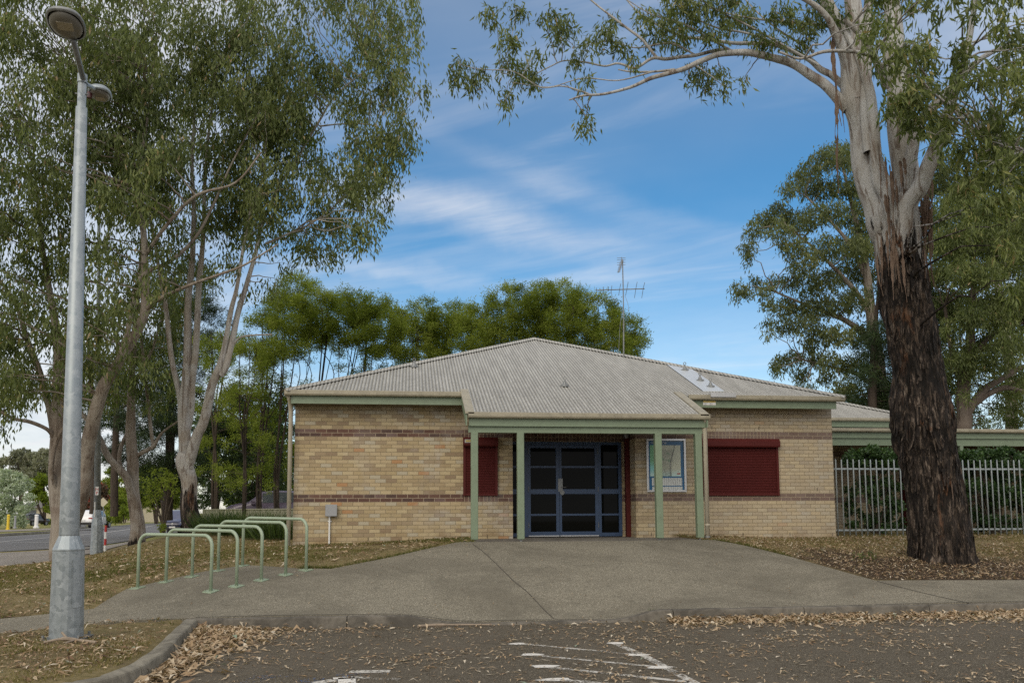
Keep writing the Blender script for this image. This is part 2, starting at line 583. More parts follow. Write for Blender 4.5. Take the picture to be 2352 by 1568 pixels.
def bark_material(name, pale, tan, dark, burn_z=None, burn_h=1.0, streak=1.0):
    """smooth gum bark with long streaks; below burn_z charred and fibrous"""
    m_, t = mat(name)
    p = pos(t)
    x, y, z = t.sep(p)
    st_ = t.vm('MULTIPLY', p, (1.0, 1.0, 0.13)).outputs[0]
    n1 = t.noise(st_, 6.0, 6.0, 0.65, 0.4)
    n2 = t.noise(st_, 22.0, 5.0, 0.7)
    n3 = t.noise(p, 1.1, 4.0, 0.6, 0.6)
    c = t.mix(t.sstep(n3, 0.42, 0.62), pale, tan)
    c = t.mix(t.m('MULTIPLY', t.sstep(n1, 0.50, 0.68), 0.7 * streak), c, dark)
    c = t.mix(t.m('MULTIPLY', t.sstep(n2, 0.55, 0.8), 0.4), c, tuple(v * 0.5 for v in tan))
    n5 = t.noise(t.vm('MULTIPLY', p, (1.0, 1.0, 0.05)).outputs[0], 8.0, 4.0, 0.6, 0.3)
    c = t.mix(t.m('MULTIPLY', t.sstep(n5, 0.56, 0.64), 0.6 * streak), c, tuple(v * 0.8 for v in dark))
    if burn_z is not None:
        ch = t.ramp(n2, [(0.32, (0.005, 0.004, 0.0035)), (0.48, (0.014, 0.011, 0.009)), (0.60, (0.042, 0.031, 0.024)), (0.78, (0.12, 0.094, 0.074))])
        ch = t.mix(t.m('MULTIPLY', t.sstep(n1, 0.52, 0.7), 0.75), ch, (0.010, 0.008, 0.007))
        mid_ = t.noise(t.vm('MULTIPLY', p, (1.0, 1.0, 0.24)).outputs[0], 13.0, 6.0, 0.72, 0.6)
        ch = t.mix(t.m('MULTIPLY', t.sstep(mid_, 0.51, 0.59), 0.88), ch, t.ramp(n2, [(0.3, (0.030, 0.021, 0.015)), (0.5, (0.10, 0.075, 0.056)), (0.7, (0.27, 0.22, 0.175))]))
        ch = t.mix(t.m('MULTIPLY', t.sstep(t.noise(t.vm('MULTIPLY', p, (1.0, 1.0, 0.4)).outputs[0], 4.0, 6.0, 0.7), 0.50, 0.60), 0.8), ch, (0.007, 0.006, 0.005))
        ash = t.sstep(t.noise(st_, 3.2, 5.0, 0.7, 0.6), 0.56, 0.70)
        ch = t.mix(t.m('MULTIPLY', ash, 0.5), ch, t.mix(n2, (0.045, 0.032, 0.023), (0.21, 0.16, 0.12)))
        rust = t.sstep(t.noise(t.vm('MULTIPLY', p, (1.0, 1.0, 0.35)).outputs[0], 1.7, 5.0, 0.65, 0.8), 0.55, 0.66)
        ch = t.mix(t.m('MULTIPLY', rust, t.m('MULTIPLY', t.sstep(n2, 0.4, 0.6), 0.7)), ch, (0.15, 0.062, 0.024))
        edge = t.m('ADD', t.m('SUBTRACT', z, burn_z), t.m('MULTIPLY', t.m('SUBTRACT', n1, 0.5), 3.2 * burn_h))
        edge = t.m('ADD', edge, t.m('MULTIPLY', t.m('SUBTRACT', n2, 0.5), 0.8 * burn_h))
        c = t.mix(t.m('SUBTRACT', 1.0, t.sstep(edge, -0.12 * burn_h, 0.16 * burn_h)), c, ch)
    finish(t, c, 0.85, bump=t.m('ADD', n2, n1), bstr=0.8, bdist=0.04, spec=0.25)
    return m_


M['brick'] = brick_material('cream_brick')
M['soldier'] = brick_material('brown_soldier_brick', True)
M['ground'] = ground_material()
M['asphalt'] = asphalt_material('car_park_asphalt', (0.080, 0.067, 0.046), (0.30, 0.265, 0.20), (0.112, 0.095, 0.070))
M['road'] = asphalt_material('road_asphalt', (0.125, 0.125, 0.128), (0.24, 0.24, 0.235), (0.155, 0.152, 0.148))
M['aggregate'] = asphalt_material('exposed_aggregate', (0.198, 0.180, 0.136), (0.48, 0.44, 0.35), (0.128, 0.115, 0.086))
M['path'] = asphalt_material('old_concrete', (0.25, 0.225, 0.195), (0.42, 0.40, 0.36), (0.20, 0.18, 0.155))


def concrete_material(name, a, b, dark):
    m_, t = mat(name)
    p = pos(t)
    n1 = t.noise(p, 3.0, 6.0, 0.7, 0.5)
    n2 = t.noise(p, 45.0, 4.0, 0.7)
    c = t.mix(n1, a, b)
    c = t.mix(t.m('MULTIPLY', t.sstep(t.noise(p, 1.3, 7.0, 0.75, 1.0), 0.40, 0.62), 0.85), c, dark)
    c = t.mix(t.m('MULTIPLY', n2, 0.5), c, tuple(v * 0.5 for v in b))
    finish(t, c, 0.92, bump=n2, bstr=0.5, bdist=0.01, spec=0.25)
    return m_


M['kerb'] = concrete_material('kerb_concrete', (0.22, 0.20, 0.165), (0.155, 0.14, 0.115), (0.06, 0.055, 0.046))
M['kerbpale'] = concrete_material('pale_kerb_concrete', (0.33, 0.305, 0.245), (0.25, 0.23, 0.18), (0.115, 0.105, 0.085))
M['slab'] = concrete_material('slab_concrete', (0.27, 0.25, 0.215), (0.2, 0.185, 0.16), (0.12, 0.11, 0.095))


def roof_material():
    m_, t = mat('weathered_corrugated_steel')
    p = pos(t)
    x, y, z = t.sep(p)
    sv = t.vm('MULTIPLY', p, (4.0, 0.5, 0.5)).outputs[0]
    n1 = t.sstep(t.noise(sv, 1.6, 6.0, 0.7), 0.25, 0.75)
    n2 = t.noise(p, 0.8, 5.0, 0.65, 0.4)
    n3 = t.noise(p, 26.0, 5.0, 0.75)
    c = t.mix(n1, (0.53, 0.525, 0.485), (0.34, 0.335, 0.305))
    c = t.mix(t.m('MULTIPLY', t.sstep(n2, 0.45, 0.72), 0.5), c, (0.40, 0.395, 0.37))
    # lichen and dirt, thicker toward the eaves
    f = t.m('SUBTRACT', 1.0, t.sstep(z, 3.4, 6.2))
    li = t.m('MULTIPLY', t.sstep(n3, 0.45, 0.68), t.m('MULTIPLY_ADD', f, 0.85, 0.12))
    c = t.mix(li, c, (0.12, 0.108, 0.085))
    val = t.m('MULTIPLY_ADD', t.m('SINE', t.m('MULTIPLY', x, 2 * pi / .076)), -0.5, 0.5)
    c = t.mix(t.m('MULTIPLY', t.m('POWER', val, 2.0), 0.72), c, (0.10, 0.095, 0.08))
    pale = t.sstep(t.noise(p, 9.0, 4.0, 0.8), 0.66, 0.73)
    c = t.mix(t.m('MULTIPLY', pale, 0.45), c, (0.5, 0.48, 0.43))
    finish(t, c, 0.55, 0.15, spec=0.4)
    return m_


M['roof'] = roof_material()
M['green'] = paint('sage_green_paint', (0.175, 0.228, 0.150), 0.5, var=0.12, scale=4.0, dirt=(0.09, 0.10, 0.065))
M['hoop_green'] = paint('pale_green_powder_coat', (0.30, 0.37, 0.265), 0.38, var=0.08, dirt=(0.12, 0.16, 0.1))
M['gutter'] = paint('stained_cream_gutter', (0.33, 0.30, 0.22), 0.5, var=0.3, scale=5.0, dirt=(0.12, 0.105, 0.07))
M['downpipe'] = paint('cream_downpipe', (0.46, 0.42, 0.33), 0.45, var=0.15, scale=3.0, dirt=(0.22, 0.18, 0.12))
M['blue'] = paint('blue_door_frame', (0.031, 0.064, 0.135), 0.4, var=0.1)
M['red'] = paint('dark_red_shutter', (0.078, 0.0125, 0.011), 0.6, var=0.12, scale=2.0, spec=0.2)
M['silver'] = paint('brushed_aluminium', (0.55, 0.55, 0.54), 0.35, 0.7, var=0.1)
M['white'] = paint('white_paint', (0.72, 0.72, 0.70), 0.45, var=0.05)
M['black'] = paint('black_rubber', (0.02, 0.02, 0.02), 0.7)
M['yellow'] = paint('yellow_paint', (0.70, 0.50, 0.03), 0.5)
M['greybox'] = paint('grey_plastic', (0.27, 0.28, 0.29), 0.5, var=0.05)
M['fence'] = paint('cream_steel_fence', (0.31, 0.30, 0.21), 0.55, var=0.1)
M['soffit'] = paint('dark_soffit', (0.10, 0.085, 0.065), 0.8)
M['dark'] = paint('dark_interior', (0.012, 0.012, 0.013), 0.8)
M['timber'] = paint('grey_stick', (0.30, 0.24, 0.18), 0.9, var=0.3, scale=20)
M['redpaint'] = paint('red_marker_paint', (0.42, 0.03, 0.025), 0.5)


def galv_material(name, a, b, sc_=18.0, metal=0.55, rough=0.45):
    m_, t = mat(name)
    p = pos(t)
    v = t.n('ShaderNodeTexVoronoi', i_Vector=t.vm('ADD', p, t.vm('MULTIPLY', t.xyz(t.noise(p, 9.0), t.noise(p, 11.0), t.noise(p, 13.0)), (0.16, 0.16, 0.16)).outputs[0]).outputs[0], i_Scale=sc_)
    k = t.sep(v.outputs['Color'])[0]
    c = t.ramp(k, [(0.0, a), (0.5, tuple((x + y) / 2 for x, y in zip(a, b))), (0.8, tuple((x + 2 * y) / 3 for x, y in zip(a, b))), (1.0, b)])
    c = t.mix(t.m('MULTIPLY', t.sstep(t.noise(p, 2.2, 5.0, 0.65), 0.45, 0.7), 0.5), c, a)
    finish(t, c, t.m('MULTIPLY_ADD', k, 0.15, rough), metal)
    return m_


M['galv'] = galv_material('galvanised_steel', (0.27, 0.31, 0.33), (0.42, 0.46, 0.48))
M['picket'] = galv_material('pale_galvanised_tube', (0.26, 0.30, 0.31), (0.36, 0.40, 0.41), metal=0.2, rough=0.5)
M['galvdark'] = galv_material('weathered_zinc', (0.18, 0.19, 0.19), (0.30, 0.31, 0.31))
M['newsteel'] = paint('bright_sheet_metal', (0.55, 0.59, 0.62), 0.4, 0.3, var=0.05)


def glass_material(name, col, rough=0.06, spec=0.5):
    m_, t = mat(name)
    p = pos(t)
    finish(t, t.mix(t.noise(p, 2.0, 3.0), col, tuple(c * 1.5 for c in col)), rough, spec=spec)
    return m_


M['glass'] = glass_material('dark_door_glass', (0.005, 0.0055, 0.005), 0.03, 0.06)
M['carglass'] = glass_material('car_glass', (0.055, 0.065, 0.07), 0.08, 0.5)  # grey base stands in for sky reflected in the panes
M['lens'] = glass_material('dusty_lamp_lens', (0.16, 0.155, 0.14), 0.3)
M['carwhite'] = paint('white_car_paint', (0.75, 0.75, 0.75), 0.3, coat=0.6, var=0.02)
M['carblack'] = paint('black_car_paint', (0.015, 0.015, 0.017), 0.3, coat=0.6, var=0.02)
M['carblue'] = paint('blue_car_paint', (0.012, 0.022, 0.085), 0.3, coat=0.7, var=0.02)
M['carmauve'] = paint('mauve_car_paint', (0.11, 0.085, 0.13), 0.3, coat=0.5, var=0.02)
M['redlens'] = paint('red_lens', (0.30, 0.015, 0.012), 0.25)
M['darkredlens'] = paint('dark_red_sensor', (0.06, 0.012, 0.014), 0.4)
M['bark_big'] = bark_material('burnt_gum_bark', (0.44, 0.44, 0.43), (0.35, 0.335, 0.305), (0.15, 0.105, 0.075), burn_z=6.35, burn_h=1.3, streak=1.25)
M['bark_grey'] = bark_material('grey_gum_bark', (0.31, 0.275, 0.23), (0.225, 0.185, 0.15), (0.09, 0.062, 0.045))
M['bark_brown'] = bark_material('brown_gum_bark', (0.16, 0.13, 0.105), (0.115, 0.09, 0.07), (0.05, 0.036, 0.028))
M['bark_white'] = bark_material('white_gum_bark', (0.47, 0.455, 0.425), (0.37, 0.33, 0.28), (0.15, 0.10, 0.07), burn_z=2.25, burn_h=1.0)
M['bark_fork'] = bark_material('fork_gum_bark', (0.36, 0.325, 0.28), (0.27, 0.225, 0.18), (0.12, 0.08, 0.055), burn_z=0.55, burn_h=0.35)
M['bark_dark'] = bark_material('dark_bark', (0.075, 0.058, 0.045), (0.055, 0.042, 0.033), (0.02, 0.016, 0.013))
M['bark_strip'] = bark_material('peeled_bark', (0.19, 0.135, 0.10), (0.13, 0.088, 0.065), (0.06, 0.04, 0.03))
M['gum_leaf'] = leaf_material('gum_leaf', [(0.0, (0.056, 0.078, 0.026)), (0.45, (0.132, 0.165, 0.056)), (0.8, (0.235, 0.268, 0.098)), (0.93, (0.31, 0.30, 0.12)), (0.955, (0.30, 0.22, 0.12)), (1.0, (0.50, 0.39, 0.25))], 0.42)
M['gum_leaf_grey'] = leaf_material('gum_leaf_grey', [(0.0, (0.052, 0.070, 0.028)), (0.5, (0.125, 0.152, 0.060)), (0.9, (0.22, 0.245, 0.10)), (0.97, (0.27, 0.25, 0.10)), (1.0, (0.30, 0.21, 0.11))], 0.40)
M['row_leaf'] = leaf_material('row_leaf', [(0.0, (0.092, 0.130, 0.018)), (0.5, (0.200, 0.248, 0.040)), (1.0, (0.36, 0.39, 0.095))], 0.46, 0.6, 0.15)
M['pine_leaf'] = leaf_material('dark_needles', [(0.0, (0.015, 0.027, 0.012)), (0.6, (0.036, 0.063, 0.021)), (1.0, (0.083, 0.128, 0.036))], 0.2)
M['lime_leaf'] = leaf_material('lime_leaf', [(0.0, (0.07, 0.10, 0.012)), (0.5, (0.15, 0.20, 0.02)), (1.0, (0.30, 0.36, 0.045))], 0.45)
M['hedge_leaf'] = leaf_material('glossy_hedge_leaf', [(0.0, (0.018, 0.039, 0.015)), (0.55, (0.045, 0.090, 0.030)), (0.9, (0.098, 0.173, 0.053)), (1.0, (0.180, 0.255, 0.075))], 0.2, 0.3)
M['silver_leaf'] = leaf_material('silver_leaf', [(0.0, (0.20, 0.25, 0.16)), (0.5, (0.40, 0.47, 0.35)), (1.0, (0.58, 0.63, 0.54))], 0.3)
M['far_leaf'] = leaf_material('far_leaf', [(0.0, (0.14, 0.155, 0.115)), (0.5, (0.24, 0.25, 0.18)), (1.0, (0.36, 0.35, 0.26))], 0.3)  # leaf tones paled to stand in for distance haze
M['red_leaf'] = leaf_material('red_and_brown_leaf', [(0.0, (0.07, 0.055, 0.035)), (0.5, (0.13, 0.09, 0.06)), (0.72, (0.22, 0.09, 0.06)), (0.8, (0.42, 0.06, 0.045)), (1.0, (0.55, 0.10, 0.07))], 0.3)
M['litter'] = leaf_material('dry_leaf', [(0.0, (0.075, 0.042, 0.022)), (0.3, (0.20, 0.125, 0.070)), (0.6, (0.36, 0.26, 0.155)), (0.9, (0.48, 0.39, 0.27)), (0.97, (0.56, 0.50, 0.40)), (1.0, (0.22, 0.27, 0.20))], 0.1, 0.7)
M['grass_blade'] = leaf_material('grass_blade', [(0.0, (0.075, 0.090, 0.018)), (0.35, (0.155, 0.145, 0.042)), (0.7, (0.25, 0.20, 0.095)), (1.0, (0.38, 0.31, 0.18))], 0.3, 0.7)
M['green_blade'] = leaf_material('green_blade', [(0.0, (0.025, 0.045, 0.012)), (0.6, (0.06, 0.10, 0.022)), (1.0, (0.14, 0.19, 0.045))], 0.3, 0.5)

# ------------------------------------------------------------------ terrain
FLOOR = 0.92
KA, KB = PZ(430, 1419, 0.15), PZ(2352, 1382, 0.15)          # back edge of the straight kerb
KD = (KB - KA)[:2] / np.linalg.norm((KB - KA)[:2])          # along the kerb
KN = np.array([-KD[1], KD[0]])                              # away from the car park
KBEND = [PZ(430, 1419, 0.15), PZ(388, 1459, 0.15), PZ(341, 1500, 0.15), PZ(267, 1540, 0.15), PZ(148, 1568, 0.15), PZ(-60, 1597, 0.15), PZ(-420, 1625, 0.15), PZ(-1200, 1650, 0.15)]


def kcoord(x, y):
    return (x - KA[0]) * KD[0] + (y - KA[1]) * KD[1], (x - KA[0]) * KN[0] + (y - KA[1]) * KN[1]


def ss(x, a, b):
    t = np.clip((np.asarray(x, float) - a) / (b - a), 0, 1)
    return t * t * (3 - 2 * t)


RS = [kcoord(*PZ(px, py, z)[:2])[0] for px, py, z in ((900, 1406, .15), (1085, 1427, .03), (1400, 1417, .05), (1507, 1393, .15))]


def ramp_f(s):
    return ss(s, RS[0], RS[1]) * (1 - ss(s, RS[2], RS[3]))


ctrl = []
for px, py, z in ((430, 1419, .15), (700, 1414, .15), (900, 1409, .15), (1200, 1404, .15), (1507, 1393, .15), (1930, 1388, .15), (2352, 1382, .15), (2700, 1376, .15),
                  (0, 1421, .13), (0, 1456, .14), (148, 1568, .15), (-400, 1440, .12), (0, 1307, .0), (100, 1297, .02), (-300, 1320, -.05)):
    ctrl.append(PZ(px, py, z))
for x in (1.0, 3.5, 6.2, 8.5, 10.0, 12.5, 15.5):
    ctrl.append((x, 16.95 if x < 6.3 else 19.15, 0.92 if x < 6.3 else 0.88))
ctrl += [(-2.54, 19.2, .79), (-0.6, 19.2, .85), (3, 22, .9), (10, 23, .88), (16, 23, .9), (-2.6, 22, .8), (-2.6, 30, .8), (5, 40, .75), (15, 40, .8), (30, 30, .9), (30, 18, .85)]
for px, py, d in ((2160, 1284, 16.2), (480, 1360, 12.5), (708, 1309, 13.95), (441, 1219, 28.), (317, 1253, 30.), (150, 1287, 26.), (222, 1271, 29.)):
    ctrl.append(P(px, py, d))
for px, py, z in ((0, 1267, -.08), (-300, 1275, -.1), (0, 1230, -.12), (276, 1220, -.08), (380, 1222, -.05), (117, 1212, -.12), (213, 1212, -.08), (75, 1207, -.2), (-300, 1215, -.2)):
    ctrl.append(PZ(px, py, z))
ctrl += [(-14, 45, .12), (-10, 43, .40), (-60, 160, -.3), (-20, 120, 0), (40, 120, .6), (80, 60, .8), (60, 10, .5), (-60, 20, -.2), (0, -30, .15), (-60, -40, .1), (60, -40, .3), (0, 300, 0), (-300, 300, 0), (300, 300, .5), (-200, 60, -.3), (250, 60, .5)]
ctrl = np.array([c[:3] for c in ctrl], dtype=float)


def _mq(d):
    return np.sqrt(d * d + 1.0)


_D = np.linalg.norm(ctrl[:, None, :2] - ctrl[None, :, :2], axis=2)
_A = np.zeros((len(ctrl) + 1,) * 2)
_A[:-1, :-1] = _mq(_D) + np.eye(len(ctrl)) * 0.02
_A[:-1, -1] = _A[-1, :-1] = 1
_W = np.linalg.solve(_A, np.append(ctrl[:, 2], 0))


def T(x, y):
    x, y = np.atleast_1d(np.asarray(x, float)), np.atleast_1d(np.asarray(y, float))
    sh = x.shape
    x, y = x.ravel(), y.ravel()
    out = np.empty(len(x))
    for i in range(0, len(x), 20000):
        d = np.hypot(x[i:i + 20000, None] - ctrl[None, :, 0], y[i:i + 20000, None] - ctrl[None, :, 1])
        out[i:i + 20000] = _mq(d) @ _W[:-1] + _W[-1]
    s, k = kcoord(x, y)
    # the slope from the kerb up to the slab, and the dip of the crossing
    near = (np.abs(k) < 1.0)
    out = np.where(k < 0, np.minimum(out, 0.16), out)
    out = out - 0.125 * ramp_f(s) * (1 - ss(k, 0.0, 1.3)) * (k > -0.4)
    out = np.clip(out, -0.5, 1.1)
    return out.reshape(sh)


def Tz(x, y):
    return float(T(x, y)[0])


def G(px, py):
    """point of the ground seen at a photo position"""
    r = ray(px, py)
    z = 0.0
    p = PZ(px, py, 0.0)
    for _ in range(40):
        z = 0.6 * z + 0.4 * Tz(p[0], p[1])
        p = PZ(px, py, min(z, EYE - 0.12))
    return np.array([p[0], p[1], Tz(p[0], p[1])])


def draped(name, poly, mat_, off, step, hole=None, zf=None, skirt=0.0):
    """sheet with the exact outline poly (world xy), laid on the ground"""
    bm = bmesh.new()
    n = len(poly)
    dense = []
    for i in range(n):
        a, b = np.array(poly[i][:2]), np.array(poly[(i + 1) % n][:2])
        m = max(1, int(np.linalg.norm(b - a) / step))
        for j in range(m):
            dense.append(a + (b - a) * j / m)
    vs = [bm.verts.new((p[0], p[1], 0)) for p in dense]
    bm.faces.new(vs)
    xs = [p[0] for p in dense]
    ys = [p[1] for p in dense]
    for ax, lo, hi in ((0, min(xs), max(xs)), (1, min(ys), max(ys))):
        v = lo + step * 0.5
        while v < hi:
            co, no = ((v, 0, 0), (1, 0, 0)) if ax == 0 else ((0, v, 0), (0, 1, 0))
            bmesh.ops.bisect_plane(bm, geom=bm.verts[:] + bm.edges[:] + bm.faces[:], dist=1e-5, plane_co=co, plane_no=no)
            v += step
    X = np.array([v.co.x for v in bm.verts])
    Y = np.array([v.co.y for v in bm.verts])
    Z = (zf or T)(X, Y) + off
    for v, z in zip(bm.verts, Z):
        v.co.z = z
    bm.normal_update()
    for f in bm.faces:
        if f.normal.z < 0:
            f.normal_flip()
    if skirt:
        be = [e for e in bm.edges if len(e.link_faces) == 1]
        ex = bmesh.ops.extrude_edge_only(bm, edges=be)
        for v in ex['geom']:
            if isinstance(v, bmesh.types.BMVert):
                v.co.z -= skirt
    for f in bm.faces:
        f.smooth = False
    me = bpy.data.meshes.new(name)
    bm.to_mesh(me)
    bm.free()
    return link(name, me, mat_)


# car park edge, used to lower the ground there
front = [KA[:2] - KN * 0.10, KA[:2] + KD * 60 - KN * 0.10]
carpoly = [tuple(KA[:2] - KN * 0.10 + KD * 0.1)] + [tuple(KA[:2] + KD * 60 - KN * 0.10), (70.0, -40.0), (-9.0, -40.0)]
bend2 = [np.array(b[:2]) for b in KBEND]
carpoly += [tuple(b + np.array([0.08, -0.08])) for b in bend2[::-1][:-1]]
SLABX0, SLABX1, SLABY = 0.98, 6.15, 16.95
drive_px = [(430, 1419), (300, 1424), (188, 1433), (114, 1443), (0, 1456), (-300, 1492), (-300, 1448), (0, 1421), (116, 1409), (215, 1398), (250, 1375), (292, 1352), (400, 1328), (470, 1312), (534, 1302), (570, 1298), (640, 1302), (690, 1306), (762, 1306), (900, 1279), (1000, 1256)]
drive = [tuple(KA[:2])] + [tuple(G(*q)[:2]) for q in drive_px[1:]]
drive += [(SLABX0 - 0.05, SLABY + 0.04), (SLABX1 + 0.05, SLABY + 0.04)]
drive += [tuple(G(*q)[:2]) for q in ((1640, 1240), (1720, 1255), (1814, 1278), (1920, 1308), (2011, 1333), (2352, 1332), (2800, 1330))]
dend = G(2800, 1330)
s_end = kcoord(dend[0], dend[1])[0]
for s in np.linspace(s_end, 0.0, 60)[:-1]:
    drive.append(tuple(KA[:2] + KD * s))


def axis(lo, hi, fa, fb, fine, grow=1.18):
    a = list(np.arange(fa, fb, fine))
    s = fine
    while a[-1] < hi:
        s *= grow
        a.append(a[-1] + s)
    s = fine
    while a[0] > lo:
        s *= grow
        a.insert(0, a[0] - s)
    return np.array(a)


gx, gy = axis(-500, 500, -9.0, 16.0, 0.13), axis(-60, 900, 6.0, 20.5, 0.13)
GX, GY = np.meshgrid(gx, gy, indexing='ij')
GZ = T(GX, GY)
GZ = GZ + np.where(GY > 5, 0.035 * (vnoise(GX * 1.1, GY * 1.1, GX * 0) - 0.5) + 0.02 * (vnoise(GX * 4, GY * 4, GX * 0 + 3) - 0.5), 0)
ind = inpoly(GX, GY, drive)
GZ = np.where(ind, T(GX, GY) - 0.035, GZ)
GZ = np.where(inpoly(GX, GY, carpoly), -0.08, GZ)
GZ = np.where((GX > 1.05) & (GX < 6.1) & (GY > 17.02) & (GY < 20.3), .74, GZ)
ks, kk = kcoord(GX, GY)
GZ = np.where((kk < 0.30) & (kk > -0.2) & (ks > -0.1), np.minimum(GZ, 0.15 - 0.12 * ramp_f(ks) - 0.02 - np.where(kk < 0.0, 0.12, 0)), GZ)
nx, ny = len(gx), len(gy)
ii, jj = np.meshgrid(np.arange(nx - 1), np.arange(ny - 1), indexing='ij')
fc = np.stack([ii * ny + jj, (ii + 1) * ny + jj, (ii + 1) * ny + jj + 1, ii * ny + jj + 1], axis=-1).reshape(-1, 4)
me = setmesh('ground', np.stack([GX, GY, GZ], -1).reshape(-1, 3), fc.ravel(), np.full(len(fc), 4), True)
TREE0 = P(2162, 1284, 16.2)
mu = np.exp(-((GX - TREE0[0]) / 3.6) ** 2 - ((GY - TREE0[1] + 1.0) / 1.7) ** 2)
mu = np.maximum(mu, 0.55 * np.exp(-((GX + 6.0) / 2.2) ** 2 - ((GY - 12.0) / 1.6) ** 2))
a_ = me.attributes.new('mulch', 'FLOAT', 'POINT')
a_.data.foreach_set('value', mu.ravel().astype(np.float32))
vg = np.where((GY > 38) | (GX < -30), 1.0, 0.0)
a_ = me.attributes.new('verge', 'FLOAT', 'POINT')
a_.data.foreach_set('value', vg.ravel().astype(np.float32))
tag(link('ground', me, M['ground']), kind='structure')

o = draped('forecourt', drive, M['aggregate'], 0.006, 0.35, skirt=0.09)
tag(o, kind='structure')
car = MB()
car.add([(-12, -40, 0), (70, -40, 0), (70, 22, 0), (-12, 22, 0)], [(0, 1, 2, 3)])
car_xy = [tuple(KA[:2] - KN * 0.05 + KD * 0.05), tuple(KA[:2] + KD * 60 - KN * 0.05), (70.0, -40.0), (-9.0, -40.0)] + [tuple(b + np.array([0.04, -0.04])) for b in bend2[::-1][:-1]]
tag(draped('car_park', car_xy, M['asphalt'], 0.0, 4.0, zf=lambda x, y: x * 0), kind='structure')


# joint lines cut in the forecourt
def ribbon(name, pts, wdt, mat_, off, parent=None):
    pts = np.array([p[:2] for p in pts])
    dn = []
    for a, b in zip(pts[:-1], pts[1:]):
        m = max(2, int(np.linalg.norm(b - a) / 0.25))
        dn += [a + (b - a) * t / m for t in range(m)]
    dn.append(pts[-1])
    dn = np.array(dn)
    tg = np.gradient(dn, axis=0)
    tg /= np.linalg.norm(tg, axis=1, keepdims=True)
    nr = np.stack([-tg[:, 1], tg[:, 0]], 1)
    L, R_ = dn + nr * wdt / 2, dn - nr * wdt / 2
    b = MB()
    V = [(p[0], p[1], z + off) for p, z in zip(L, T(L[:, 0], L[:, 1]))] + [(p[0], p[1], z + off) for p, z in zip(R_, T(R_[:, 0], R_[:, 1]))]
    k = len(dn)
    b.add(V, [(i, i + 1, k + i + 1, k + i) for i in range(k - 1)])
    return b.build(name, mat_, parent)


M['joint'] = paint('dirty_joint', (0.055, 0.048, 0.038), 0.95)
tag(ribbon('forecourt_joint', [G(1086, 1250), G(1180, 1335), G(1272, 1421)], 0.014, M['joint'], 0.0105), kind='structure')
tag(ribbon('forecourt_joint', [G(2015, 1335), G(2120, 1362), G(2230, 1386)], 0.02, M['joint'], 0.0105), kind='structure')
tag(ribbon('forecourt_joint', [KA[:2] + KD * s + KN * 0.02 for s in np.linspace(0.1, s_end, 90)], 0.014, M['joint'], 0.0125), kind='structure')


# kerbs: swept profile, cast in lengths with open joints
def kerb(name, path, ztop, gap=0.012, seg=2.4, wid=0.15, mk_='kerb'):
    path = np.array(path)
    L = np.concatenate([[0], np.cumsum(np.linalg.norm(np.diff(path, axis=0), axis=1))])
    b = MB()
    s = 0.0
    while s < L[-1] - 0.05:
        e = min(L[-1], s + seg + random.uniform(-.3, .3))
        q = np.linspace(s + gap / 2, e - gap / 2, max(3, int((e - s) / 0.12)))
        X, Y = np.interp(q, L, path[:, 0]), np.interp(q, L, path[:, 1])
        tx, ty = np.gradient(X), np.gradient(Y)
        ln = np.hypot(tx, ty)
        nxv, nyv = ty / ln, -tx / ln                    # toward the car park
        Zt = ztop(q)
        V = []
        jit = random.uniform(-.006, .006)
        for i in range(len(q)):
            zt = Zt[i] + jit + 0.004 * sin(q[i] * 9.0)
            h = max(zt, 0.012)
            r = min(0.022, h * 0.5)
            for off, z in ((-0.012, -0.1), (-0.012, h), (wid - 0.012 - r, h + 0.002), (wid - 0.012 - r * 0.3, h - r * 0.3), (wid - 0.012, h - r), (wid + 0.012, 0.0), (wid + 0.012, -0.1)):
                V.append((X[i] + nxv[i] * off, Y[i] + nyv[i] * off, z))
        k = 7
        Fc = [(i * k + j, i * k + j + 1, (i + 1) * k + j + 1, (i + 1) * k + j) for i in range(len(q) - 1) for j in range(k - 1)]
        Fc += [tuple(range(k)), tuple((len(q) - 1) * k + j for j in range(k - 1, -1, -1))]
        b.add(V, Fc)
        s = e
    o_ = b.build(name, M[mk_])
    return tag(o_, kind='structure')


kerb('kerb', [KA[:2] + KD * s for s in np.linspace(0, 40, 220)], lambda q: 0.15 - 0.128 * ramp_f(q), seg=2.2)
bp = spline([b[:2] for b in KBEND], sub=10)[::-1]
kerb('kerb', bp, lambda q: q * 0 + 0.15, seg=1.5, mk_='kerbpale')

# ------------------------------------------------------------------ road, verge and markings on the left
road_n = [(-900, 1300), (0, 1267), (150, 1266), (232, 1264), (290, 1256), (330, 1246), (372, 1232), (392, 1226), (430, 1219), (470, 1213)]
road_f = [(470, 1200), (385, 1199), (330, 1201), (276, 1206), (187, 1214), (117, 1224), (0, 1231), (-300, 1245), (-900, 1268)]
tag(draped('road', [tuple(PZ(x, y, -0.07)[:2]) for x, y in road_n + road_f], M['road'], 0.03, 6.0), kind='structure')
side_road = [(187, 1213), (150, 1203), (120, 1207), (60, 1207), (40, 1211), (160, 1211)]
tag(draped('side_road', [tuple(PZ(x, y, -0.1)[:2]) for x, y in ((150, 1214), (192, 1211), (200, 1204), (192, 1201), (120, 1203), (128, 1206), (120, 1209))], M['road'], 0.03, 6.0), kind='structure')
M['line'] = paint('worn_white_line', (0.62, 0.61, 0.58), 0.7, var=0.2, scale=2.0)
tag(ribbon('road_line', [PZ(x, y, -0.07) for x, y in ((-200, 1272), (0, 1246.5), (117, 1236.5), (187, 1229.5), (276, 1219), (330, 1212), (352, 1208))], 0.16, M['line'], 0.05), kind='structure')
